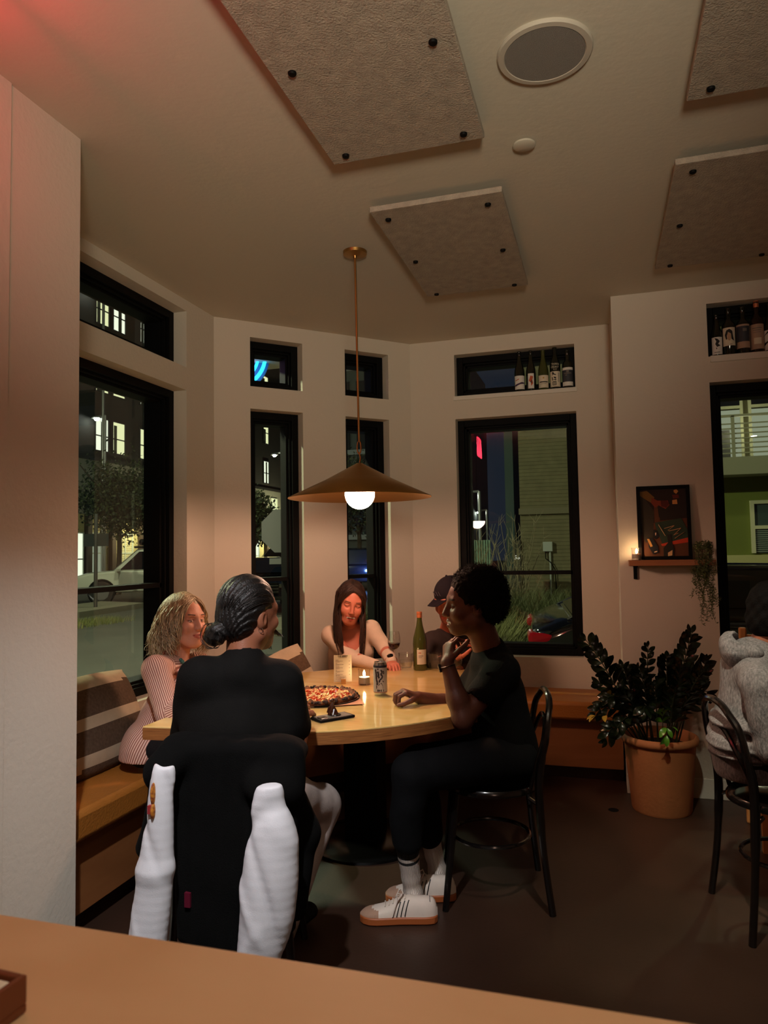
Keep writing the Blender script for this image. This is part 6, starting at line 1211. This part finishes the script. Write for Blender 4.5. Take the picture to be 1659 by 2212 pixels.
# ---------------------------------------------------------------- 4. man in a dark cap
skD = skinmat('skin_red_lit', rgb(196, 110, 86)); pz = U(968, 1478, 4.5); D_ = person('man in a dark baseball cap, half hidden behind the man in profile', (pz[0], pz[1], .49))  # red light on face and hand is put into the skin colour
Mh = head_matrix(U(975, 1298, 4.18), -140, -18, 0); N = U(968, 1362, 4.30); S1, S2 = U(935, 1388, 4.22), U(1012, 1384, 4.44); E1, W1 = U(938, 1440, 4.10), U(985, 1424, 3.98); E2, W2 = U(1040, 1450, 4.3), U(1005, 1440, 4.02); sd = nrm(S2-S1)
bt = SDF(np.minimum(pz, N)-.17, np.maximum(pz, N)+.14, .008); bt.ecap(pz, N-[0, 0, .12], sd, (.14, .15), (.10, .10)); bt.cap(N-[0, 0, .12], N, .08, .05, .05)
parts = [head(Mh, N-[0, 0, .02], h=.003, beard=.5), arm_chunk(S1, E1, W1, nrm(U(992, 1396, 3.96)-W1), RTh, .55, h=.0034, thumb_side=-1), arm_chunk(S2, E2, W2, nrm([-.8, -.3, 0]), [0, 0, -1], .4, h=.005), bt.mesh()]
V, Q, at = joinm([(p[0], p[1], p[2] if len(p) > 2 and isinstance(p[2], dict) else {}) for p in parts]); npmesh('body', V, Q, skD, D_, attrs=at)
s = SDF(np.minimum.reduce([pz, N, S1, S2, E1, W1])-.16, np.maximum.reduce([pz, N, S1, S2, E2])+.15, .006); C0 = N-[0, 0, .15]; s.ecap(C0, pz, sd, (.165, .15), (.115, .12), .05); s.ecap(S1, N-[0, 0, .03], UPv, (.062, .05), (.06, .06), .05); s.ecap(S2, N-[0, 0, .03], UPv, (.062, .05), (.06, .06), .05); s.cap(S1, E1, .062, .054, .03); s.cap(E1, W1, .052, .038, .02); s.cap(S2, E2, .062, .054, .03); s.cap(E2, W2, .052, .038, .02)
s.cap(N, N+[0, 0, .1], .058, .058, .01, 'sub'); s.disp(folds(.004, (12, 12, 24), 5.0)); cloth('dark_sweater', fabric('dark_sweater', rgb(66, 54, 52), .9), D_, s)
s = SDF((-.11, -.13, .0), (.11, .20, .16), .0028, Mh); s.ell((0, -.010, .048), (.086, .106, .098), .01); s.cut((0, 0, .030), (0, .12, -1)); s.ecap((0, .07, .040), (0, .150, .026), (1, 0, 0), (.062, .046), (.0045, .004), .008); s.cap((0, -.01, .146), (0, -.01, .149), .008, .007, .003); cloth('baseball_cap', fabric('navy_cap', rgb(34, 28, 34), .8), D_, s)
q = MB()
for k in range(3): p0, p1 = tl_(Mh, (-.024+.020*k, .090, .066)), tl_(Mh, (-.012+.020*k, .089, .092)); q.tube([tuple(p0+Mh[:3, 1]*.005), tuple(p1+Mh[:3, 1]*.005)], .0022, 4)
q.build('cap_stitching', mat('stitch_grey', rgb(70, 62, 70), .8), D_)
s = SDF(pz-[.25, .5, .14], pz+[.25, .2, .1], .009); 
for sg in (-1, 1): s.cap(pz+sd*.08*sg-[0, 0, .01], pz+sd*.10*sg-FWh*.40-[0, 0, .01], .085, .065, .03)
cloth('trousers', dkp, D_, s)
tumbler(onz(983, 1450, TZ), 'fluted glass in front of the hand of the man in the cap')

# ---------------------------------------------------------------- 5. man in profile with curly hair
skE = skinmat('skin_brown', rgb(98, 58, 42), browc=(.008, .005, .004)); pz = U(1098, 1628, 3.02); E_ = person('man with curly black hair in profile, black t-shirt and white sneakers', (pz[0], pz[1], 0))
Mh = head_matrix(U(1018, 1308, 3.05), -170, -2, 4, 1.04); N = U(1062, 1412, 3.07); S1, S2 = U(1086, 1452, 2.94), U(1045, 1444, 3.22); E1, W1 = U(1000, 1552, 2.84), U(966, 1432, 2.88); E2, W2 = U(985, 1528, 3.16), U(905, 1507, 3.10); sd = nrm(S1-S2)
bt = SDF(np.minimum(pz, N)-.19, np.maximum(pz, N)+.16, .009); bt.ecap(pz, N-[0, 0, .14], sd, (.14, .15), (.10, .10)); bt.cap(N-[0, 0, .14], N, .08, .055, .05)
parts = [head(Mh, N-[0, 0, .03], h=.0022, smile=.9, mouth_open=.55, eyes='squint', nose=1.15, beard=.35, neckr=.055), arm_chunk(S1, E1, W1, nrm(U(972, 1372, 2.93)-W1), nrm(RTh*.9+FWh*.5), [.75, .8, .85, .9], h=.003, thumb_side=-1), arm_chunk(S2, E2, W2, nrm(U(865, 1492, 3.08)-W2), [0, 0, -1], .85, h=.003, thumb_side=1), bt.mesh()]
V, Q, at = joinm([(p[0], p[1], p[2] if len(p) > 2 and isinstance(p[2], dict) else {}) for p in parts]); npmesh('body', V, Q, skE, E_, attrs=at)
s = SDF(np.minimum.reduce([pz, N, S1, S2, E1])-.17, np.maximum.reduce([pz, N, S1, S2])+.17, .0055); C0 = N-[0, 0, .17]; s.ecap(C0+RTh*.01, pz-[0, 0, .03], sd, (.165, .155), (.118, .132), .05); s.ecap(C0+RTh*.01, N-[0, 0, .045], sd, (.155, .10), (.108, .080), .05); s.ecap(S1, N-[0, 0, .03]+RTh*.0, UPv, (.064, .055), (.062, .07), .05); s.ecap(S2, N-[0, 0, .03], UPv, (.064, .055), (.062, .07), .05)
s.cap(S1, S1+(E1-S1)*.52, .066, .064, .03); s.cap(S2, S2+(E2-S2)*.5, .066, .064, .03); s.cap(S1+(E1-S1)*.50, S1+(E1-S1)*1.1, .055, .055, .002, 'sub'); s.cap(N-[0, 0, .02], N+nrm(Mh[:3, 3]-N)*.022, .072, .066, .03); s.cap(N+nrm(Mh[:3, 3]-N)*.02, N+nrm(Mh[:3, 3]-N)*.14, .058, .058, .004, 'sub')
s.disp(folds(.0045, (12, 12, 20), 6.3)); cloth('t_shirt', fabric('black_tshirt', rgb(14, 14, 15), .85, .2), E_, s)
jn = fabric('dark_jeans', rgb(15, 16, 18), .85, .2); K1, K2 = U(886, 1668, 2.76), U(905, 1652, 3.04); H1, H2 = pz+sd*.085, pz-sd*.085; T1, T2 = U(880, 1815, 2.78), U(926, 1800, 3.00)
s = SDF(np.minimum.reduce([pz, K1, K2, T1, T2])-.13, np.maximum.reduce([pz, K1, K2])+.14, .0065)
for h_, k__, t__ in ((H1, K1, T1), (H2, K2, T2)): s.cap(h_, k__, .094, .072, .03); s.cap(k__, t__, .072, .060, .03); s.cut  # legs end above the socks
s.disp(folds(.0055, (14, 14, 18), 7.7)); cloth('trousers', jn, E_, s)
sockm = mat('white_sock', rgb(214, 200, 188), .9); nt = sockm.node_tree; b_ = nt.nodes['Principled BSDF']; a_ = nt.nodes.new('ShaderNodeAttribute'); a_.attribute_name = 'band'; r_ = nt.nodes.new('ShaderNodeValToRGB'); r_.color_ramp.interpolation = 'CONSTANT'; el_ = r_.color_ramp.elements
el_[0].color = rgb(214, 200, 188)+(1,); el_[1].position = .10; el_[1].color = (.01, .01, .01, 1)
for p_, c_ in ((.235, rgb(214, 200, 188)+(1,)), (.29, (.01, .01, .01, 1)), (.34, rgb(214, 200, 188)+(1,))): e = el_.new(p_); e.color = c_
nt.links.new(a_.outputs['Fac'], r_.inputs[0]); nt.links.new(r_.outputs[0], b_.inputs['Base Color'])
a2 = nt.nodes.new('ShaderNodeAttribute'); a2.attribute_name = 'rib'; m1 = nt.nodes.new('ShaderNodeMath'); m1.operation = 'MULTIPLY'; m1.inputs[1].default_value = 2*PI/.006; m2 = nt.nodes.new('ShaderNodeMath'); m2.operation = 'SINE'; bp = nt.nodes.new('ShaderNodeBump'); bp.inputs['Strength'].default_value = .8; bp.inputs['Distance'].default_value = .002
nt.links.new(a2.outputs['Fac'], m1.inputs[0]); nt.links.new(m1.outputs[0], m2.inputs[0]); nt.links.new(m2.outputs[0], bp.inputs['Height']); nt.links.new(bp.outputs[0], b_.inputs['Normal'])
shw = fabric('sneaker_white', rgb(222, 206, 192), .6, .06, bump=.05); gum = mat('gum_sole', rgb(160, 84, 40), .5); sued = fabric('suede_toe', rgb(176, 140, 118), .9, .1)
def sneaker(heel, toe, ank, top):
    heel, toe = np.array(heel), np.array(toe); f = nrm((toe-heel)*[1, 1, 0]); r = np.cross(f, UPv); Lf = np.linalg.norm(toe-heel); Mf = np.eye(4); Mf[:3, 0] = r; Mf[:3, 1] = f; Mf[:3, 2] = UPv; Mf[:3, 3] = (heel[0], heel[1], 0); MM = Matrix(Mf.tolist())
    ys = np.array([0, .012, .04, .08, .11, .14, .18, .22, .25, .272, .285])/.285*Lf; ws = np.array([.012, .028, .036, .0365, .036, .037, .041, .045, .042, .030, .010]); hs = np.array([.050, .085, .090, .092, .094, .084, .066, .054, .048, .041, .030]); sw = ws+np.array([.006, .007]+[.005]*9)
    fy = np.linspace(0, Lf, 34); W_ = np.interp(fy, ys, ws); H_ = np.interp(fy, ys, hs)
    def prof(w, h, u, z0=.024):   # u 0..1 round the arch
        a = PI*u; c_, s_ = math.cos(a), math.sin(a); return (w*math.copysign(abs(c_)**.55, c_)*(1-.28*s_**3), z0+(h-z0)*s_**.75)
    V = []; n = 20
    for y, w, h in zip(fy, W_, H_):
        for k in range(n+1): x, z = prof(w, h, k/n); V.append((x, y, z))
    Q = [(i*(n+1)+k, i*(n+1)+k+1, (i+1)*(n+1)+k+1, (i+1)*(n+1)+k) for i in range(33) for k in range(n)]; L = np.array(V); Q = np.array(Q); mc = L[Q].mean(1); mi = ((mc[:, 1] > Lf*.76) & ((mc[:, 2] < .050) | (mc[:, 1] > Lf*.93))).astype(int)
    up_ = npmesh('sneaker', tl_(Mf, L), Q, [shw, sued], E_, mi=mi)
    b = MB(MM); pl = [(w_, y) for y, w_ in zip(ys, sw)]+[(-w_, y) for y, w_ in list(zip(ys, sw))[::-1]]; b.prism(pl, .002, .029); b.build('sole', gum, up_, smooth=True, bevel=.004)
    def at(y, u, o=.0012): w, h = np.interp(y, fy, W_), np.interp(y, fy, H_); x, z = prof(w+o, h+o, u); return (x, y, z)
    q = MB(MM)
    for sg in (0, 1):
        for k in range(4): y0 = Lf*.42+.0155*k; q.tube([at(y0-(.016*v), (.02+.30*v) if sg == 0 else 1-(.02+.30*v)) for v in np.linspace(0, 1, 7)], .0021, 5)
    q.build('stripe', mat('stripe_black', rgb(16, 15, 16), .5), up_)
    q = MB(MM)
    for k in range(6): y0 = Lf*.42+.015*k; q.tube([at(y0, v, .003) for v in np.linspace(.36, .64, 5)], .0028, 5)
    for sg in (-1, 1):
        q.tube([(0, Lf*.44, .098), (sg*.020, Lf*.46, .108), (sg*.036, Lf*.50, .094), (sg*.030, Lf*.53, .078), (sg*.012, Lf*.48, .086)], .0023, 5); q.tube([(0, Lf*.45, .096), (sg*.034, Lf*.52, .085), (sg*.046, Lf*.56, .055), (sg*.047, Lf*.58, .036)], .0021, 5)
    q.build('laces', shw, up_, smooth=True); q = MB(MM); q.add([at(y, u, .0018) for y in (.004, .030) for u in np.linspace(.30, .70, 7)], [(k, k+1, k+8, k+7) for k in range(6)]); q.build('heel_tab', mat('stripe_black', None), up_)
    s = SDF(np.minimum(ank, top)-.10, np.maximum(ank, top)+.09, .0035); s.cap(ank, ank+(np.array(top)-ank)*.35, .034, .037, .01); s.cap(ank+(np.array(top)-ank)*.35, top, .037, .046, .01); s.cap(ank, tl_(Mf, (0, .085, .055)), .034, .026, .03); P, Q, _ = s.mesh()
    ax = np.array(top)-ank; t_ = 1-np.clip(((P-ank)@ax)/(ax@ax), 0, 1); e1 = nrm(np.cross(ax, f)); e2 = np.cross(nrm(ax), e1); v = P-ank; npmesh('sock', P, Q, sockm, E_, attrs={'band': t_, 'rib': np.arctan2(v@e2, v@e1)*.04})
ank1 = U(893, 1935, 2.84); sneaker((-.640, 2.765, 0), (-.925, 2.690, 0), ank1, U(878, 1815, 2.80))
h2 = onz(985, 1940, 0); sneaker((h2[0], h2[1], 0), (h2[0]-.27, h2[1]-.09, 0), U(946, 1885, 3.02), U(922, 1775, 3.0))
watch(W1, E1, E_, mat('watch_strap', rgb(60, 52, 48), .4, metal=.5), -RTh)
haf = hairmat('afro_hair', rgb(9, 7, 6), rgb(18, 13, 11), .8); s = SDF((-.15, -.19, -.12), (.15, .14, .20), .0032, Mh); s.ell((0, -.034, .058), (.104, .116, .106), .02); s.ell((0, -.075, .005), (.090, .078, .085), .03); s.ell((0, .132, -.038), (.10, .105, .128), .012, 'sub')
for x in (-1, 1): s.ell((x*.110, .030, -.010), (.05, .034, .045), .012, 'sub')
s.disp(lambda X, Y, Z: .0045*np.sin(150*X+3*np.sin(80*Y))*np.sin(140*Y+2*np.sin(90*Z))*np.sin(145*Z+X*60)); Pm, Qm, Lm = s.mesh(); npmesh('hair', Pm, Qm, haf, E_)
ix = rng.choice(len(Pm), 2600); nn = nrm_ = (Lm[ix]-np.array([0, -.03, .05])); nn = nn/np.linalg.norm(nn, axis=1, keepdims=True); pth = []
for i, j in enumerate(ix):
    if Lm[j][1] > .035 and Lm[j][2] < .11: continue
    ph = rng.uniform(0, 6.28); u = np.linspace(0, 1, 7)[:, None]; e1 = nrm(np.cross(nn[i], [.3, .5, .8])); e2 = np.cross(nn[i], e1); q = Lm[j]+nn[i]*u*rng.uniform(.006, .016)+(e1*np.cos(ph+u*7)+e2*np.sin(ph+u*7))*.0035; pth.append(tl_(Mh, q))
strands('hair_curls', pth, .0010, haf, E_, 3)

# ---------------------------------------------------------------- 6. person in a grey hoodie at the right edge
hg = mat('grey_marl', rgb(146, 142, 142), .95, noise=.5, nscale=140, bump=.4, bscale=260, color2=rgb(96, 93, 94), stretch=(1, 1, .35)); pz = U(1618, 1612, 2.84); G = person('person in a grey hooded sweatshirt cut by the right photo edge', (pz[0], pz[1], 0), None)
Mh = head_matrix(U(1680, 1336, 2.86), 10, -12, 0); N = U(1636, 1418, 2.86); S1, S2 = U(1640, 1480, 2.64), U(1640, 1472, 3.02); E1, W1 = U(1672, 1615, 2.60), U(1790, 1600, 2.70); E2, W2 = U(1700, 1590, 3.05), U(1800, 1580, 2.95); sd = nrm(S1-S2)
bt = SDF(np.minimum(pz, N)-.18, np.maximum(pz, N)+.15, .009); bt.ecap(pz, N-[0, 0, .14], sd, (.12, .13), (.085, .085)); bt.cap(N-[0, 0, .14], N, .08, .05, .05)
parts = [head(Mh, N-[0, 0, .02], h=.003), arm_chunk(S1, E1, W1, nrm(W1-E1), [0, 0, -1], .3, h=.006), arm_chunk(S2, E2, W2, nrm(W2-E2), [0, 0, -1], .3, h=.006), bt.mesh()]
V, Q, at = joinm([(p[0], p[1], p[2] if len(p) > 2 and isinstance(p[2], dict) else {}) for p in parts]); npmesh('body', V, Q, skA, G, attrs=at)
s = SDF(np.minimum.reduce([pz, N, S1, S2])-.22, np.maximum.reduce([pz, N, S1, S2, W1])+[.05, .15, .16], .006); C0 = N-[0, 0, .19]; s.ecap(C0+hdir(10)*-.015, N-[0, 0, .04]-hdir(10)*.02, sd, (.172, .13), (.135, .115), .05); s.ecap(C0, pz+[0, 0, .06], sd, (.175, .165), (.128, .135), .05); s.ecap(pz+[0, 0, .06], pz-[0, 0, .06], sd, (.170, .175), (.138, .135), .03); s.ecap(S1, N-[0, 0, .04], UPv, (.07, .055), (.066, .07), .05); s.ecap(S2, N-[0, 0, .04], UPv, (.07, .055), (.066, .07), .05)
s.cap(S1, E1, .068, .060, .02); s.cap(E1, W1, .060, .045, .02); s.cap(S2, E2, .066, .058, .02); s.cap(E2, W2, .058, .045, .02)
for k in range(5):   # gathered folds at the waist
    z = -.055+.034*k; a = pz+[0, 0, z+.02]; s.ecap(a-sd*.09+[0, 0, .02*math.sin(k*2.1)], a+sd*.09+[0, 0, .025*math.sin(k*1.3+1)], UPv, (.026, .022), (.134, .132), .045)
s.cut(pz-[0, 0, .105], (0, 0, -1)); s.disp(folds(.004, (11, 11, 24), 8.1)); cloth('hooded_sweatshirt', hg, G, s)
s = SDF(N-[.22, .22, .12], N+[.20, .2, .12], .0045); bk_ = -hdir(10)
s.ecap(N+bk_*.01+sd*.12+[0, 0, .020], N+bk_*.105+sd*.03+[0, 0, .040], UPv, (.034, .056), (.034, .040), .03); s.ecap(N+bk_*.105+sd*.03+[0, 0, .045], N+bk_*.105-sd*.05+[0, 0, .045], UPv, (.060, .056), (.042, .042), .03); s.ecap(N+bk_*.105-sd*.05+[0, 0, .045], N+bk_*.02-sd*.12+[0, 0, .03], UPv, (.056, .046), (.042, .036), .03); s.ecap(N+bk_*.10+[0, 0, .0], N+bk_*.105+sd*.01-[0, 0, .050], sd, (.10, .06), (.036, .030), .05)
s.cap(N+bk_*.05+sd*.07+[0, 0, .065], N+bk_*.105+[0, 0, .062], .030, .026, .01, 'sub'); s.cap(N+bk_*.105+[0, 0, .062], N+bk_*.04-sd*.09+[0, 0, .065], .026, .03, .01, 'sub'); s.cap(N, N+[0, 0, .12], .052, .06, .01, 'sub'); s.disp(folds(.005, (14, 14, 34), 9.2)).disp(lambda X, Y, Z: .010*np.exp(-10*np.sin(24*(Z+.35*X-.2*Y)+1.2)**2)); cloth('hood', hg, G, s)
s = SDF((-.13, -.15, -.12), (.13, .12, .17), .0035, Mh); s.ell((0, -.022, .05), (.090, .106, .098), .02); s.ell((0, -.05, -.02), (.078, .07, .07), .03); s.ell((0, .10, -.04), (.08, .08, .10), .012, 'sub'); s.disp(lambda X, Y, Z: .003*np.sin(120*X+2*np.sin(50*Y))*np.sin(110*Z)); Pm, Qm, _ = s.mesh(); npmesh('hair', Pm, Qm, haf, G)
s = SDF(pz-[.2, .5, .6], pz+[.85, .4, .12], .010)
for sg in (-1, 1): kn_ = pz+np.array([.44, .06, -.03])+sd*.10*sg; s.cap(pz+sd*.09*sg-[0, 0, .04], kn_, .085, .065, .03); s.cap(kn_, (kn_[0]+.02, kn_[1], .07), .065, .05, .03)
cloth('trousers', dkp, G, s)

# ---------------------------------------------------------------- jacket hung over the chair back (letterman style: black body, white sleeves)
jb = fabric('black_wool', rgb(10, 10, 10), .95, .2); js = fabric('white_leatherette', rgb(220, 220, 226), .62, .05, bump=.08)
jt = U(510, 1590, 2.10); J = thing('varsity_jacket', 'black jacket with white sleeves draped over the chair of the man in black', 'jacket', (jt[0], jt[1], .3))
def px2(px, py, D=2.08): return U(px, py, D)
s = SDF(np.minimum(px2(270, 2070, 2.0), px2(690, 2070, 2.2))-[.06, .16, 0], np.maximum(px2(270, 1580, 2.0), px2(690, 1580, 2.3))+[.06, .16, .05], .006)
s.ecap(px2(392, 1604, 2.12), px2(628, 1616, 2.16), UPv, (.030, .030), (.052, .052), .02)
for i in range(9):
    a, b = px2(392+i*29, 1622+(i > 6)*6), px2(400+i*27.5, [2020, 2045, 2060, 2075, 2080, 2080, 2060, 2030, 2000][i], 2.07); s.ecap(a, b, RTh, (.030, .026), (.026+.008*(i % 2), .022+.012*(i % 2)), .022)
s.cap(px2(385, 1625), px2(352, 1665, 2.04), .050, .050, .03); s.cap(px2(352, 1665, 2.08), px2(318, 1830, 2.12), .036, .030, .03)
s.cap(px2(618, 1630, 2.12), px2(598, 1705, 2.06), .050, .056, .04); s.cap(px2(600, 1640, 2.14), px2(652, 1800, 2.18), .045, .045, .04); s.cap(px2(652, 1800, 2.18), px2(640, 1960, 2.16), .040, .035, .03); s.cap(px2(560, 1700, 2.05), px2(600, 1702, 2.05), .045, .045, .03)
s.disp(folds(.0045, (10, 10, 9), 2.4)).disp(folds(.004, seed=1.7, vert=True)); cloth('jacket_body', jb, J, s)
def sleeve(name, rows, D, seed=0):
    """rows: (photo y, left x, right x)"""
    r_ = np.array(rows, float); yy_ = np.linspace(r_[0, 0], r_[-1, 0], 22); l_ = np.interp(yy_, r_[:, 0], r_[:, 1]); q_ = np.interp(yy_, r_[:, 0], r_[:, 2]); k3 = np.array([.25, .5, .25])
    for _ in range(3): l_[1:-1] = np.convolve(l_, k3, 'valid'); q_[1:-1] = np.convolve(q_, k3, 'valid')
    P_ = [px2((a+b)/2, y, D) for y, a, b in zip(yy_, l_, q_)]; w = (q_-l_)/2/F*D; s = SDF(np.min(P_, 0)-.10, np.max(P_, 0)+.10, .0038)
    for i in range(len(P_)-1): s.ecap(P_[i], P_[i+1], RTh, (w[i], w[i+1]), (w[i]*.7, w[i+1]*.7), .003)
    s.cut(P_[0]+UPv*.004, nrm(P_[0]-P_[1]))
    s.disp(lambda X, Y, Z: .0020*np.sin(9*Z+3*np.sin(9*X+seed)+seed*2)+.0110*np.exp(-9*np.sin(21*(X+.16*Z)+1.2*np.sin(5*Z+seed)+seed)**2)*(.55+.45*np.sin(7*Z+seed*2))+.009*np.exp(-12*np.sin(15*(Z*.7-X)+1.5*np.sin(11*X+seed)+seed)**2)*np.cos(5*Z+seed)+.007*np.exp(-12*np.sin(17*(Z*.5+X)+1.1*np.sin(9*X-seed)+seed*2)**2)*np.sin(7*Z+seed*3))
    o = cloth(name, js, J, s); m_ = o.modifiers.new('smooth', 'SMOOTH'); m_.factor = .6; m_.iterations = 14; return o
s1 = sleeve('sleeve', [(1650, 331, 384), (1720, 322, 384), (1790, 312, 380), (1860, 301, 378), (1940, 289, 372), (2050, 272, 358)], 2.0, 1)
s2 = sleeve('sleeve', [(1697, 551, 612), (1750, 541, 630), (1810, 534, 644), (1880, 526, 647), (1950, 519, 640), (2020, 513, 626), (2120, 505, 598)], 1.98, 2.5)
q = MB(); c = px2(331, 1715, 1.975)
for k, (dx, dz, rx, rz) in enumerate(((0, 0, .007, .030), (0, -.045, .006, .022))): q.ball((c[0]+dx, c[1], c[2]+dz), (.006, .012, rz), 12, 10)
q.build('embroidered_patch', mat('gold_embroidery', rgb(206, 136, 40), .6, noise=.6, nscale=120, color2=rgb(120, 40, 20)), s1, smooth=True); c = px2(326, 1748, 1.975); MB().cbox(tuple(c), (.012, .016, .022)).build('red_label', mat('label_red', rgb(150, 40, 44), .6), s1)
MB().box(tuple(px2(398, 1960, 2.04)), tuple(px2(398, 1960, 2.04)+[.018, .01, .040])).build('lining', mat('magenta_lining', rgb(90, 12, 36), .5), J)

# ---------------------------------------------------------------- cushions on the bench
def cushion_pillow(name, c, ex, ey, th, M, label, stripes):
    t = thing(name, label, 'cushion', tuple(c), 'striped cushions on the bench'); n = 26; V = []; Q = []
    for sgn in (1, -1):
        o = len(V)
        for i in range(n+1):
            for j in range(n+1):
                u, v = i/n*2-1, j/n*2-1; e = max(0, (1-abs(u)**3)*(1-abs(v)**3))**.55; pin = 1-.07*(u*u*v*v)-.05*(1-abs(u*v)); V.append((ex*u*(1-.06*v*v), sgn*(th*e+.002*math.sin(9*u+5*v)*e), ey*v*(1-.08*u*u)))
        for i in range(n):
            for j in range(n): a = o+i*(n+1)+j; q = [a, a+1, a+n+2, a+n+1]; Q.append(q if sgn < 0 else q[::-1])
    V = np.array(V); Vw = V@np.array(M.to_3x3()).T+np.array(c); mid = V[np.array(Q)].mean(1); mi = np.zeros(len(Q), int)
    for z0, z1, k in stripes: mi[(mid[:, 2] > z0*ey) & (mid[:, 2] <= z1*ey)] = k
    npmesh('cover', Vw, np.array(Q), [fabric('oat_weave', rgb(206, 186, 158), .95, .1, bs=500, bump=.5), fabric('taupe_weave', rgb(110, 90, 74), .95, .35, bs=500, bump=.5, ns=80)], t, mi=mi)
cp = np.array([XL+.135, 2.70, .672]); Mx = rotz(PI/2+.03) @ Matrix.Rotation(-.34, 4, 'X')
cushion_pillow('bench_cushion', cp, .33, .215, .085, Mx, 'large striped cushion against the left window by the pier', [(.18, .70, 1), (-.55, -.10, 1), (-1.1, -.78, 1)])
cp = np.array([-1.83, 4.15, .70]); Mx = rotz(PI/4) @ Matrix.Rotation(-.30, 4, 'X') @ Matrix.Rotation(-.38, 4, 'Y')
cushion_pillow('bench_cushion', U(622, 1462, 4.02), .15, .15, .055, Mx, 'small striped cushion behind the table beside the narrow corner window', [(-.1, .55, 1), (-1.1, -.5, 1)])
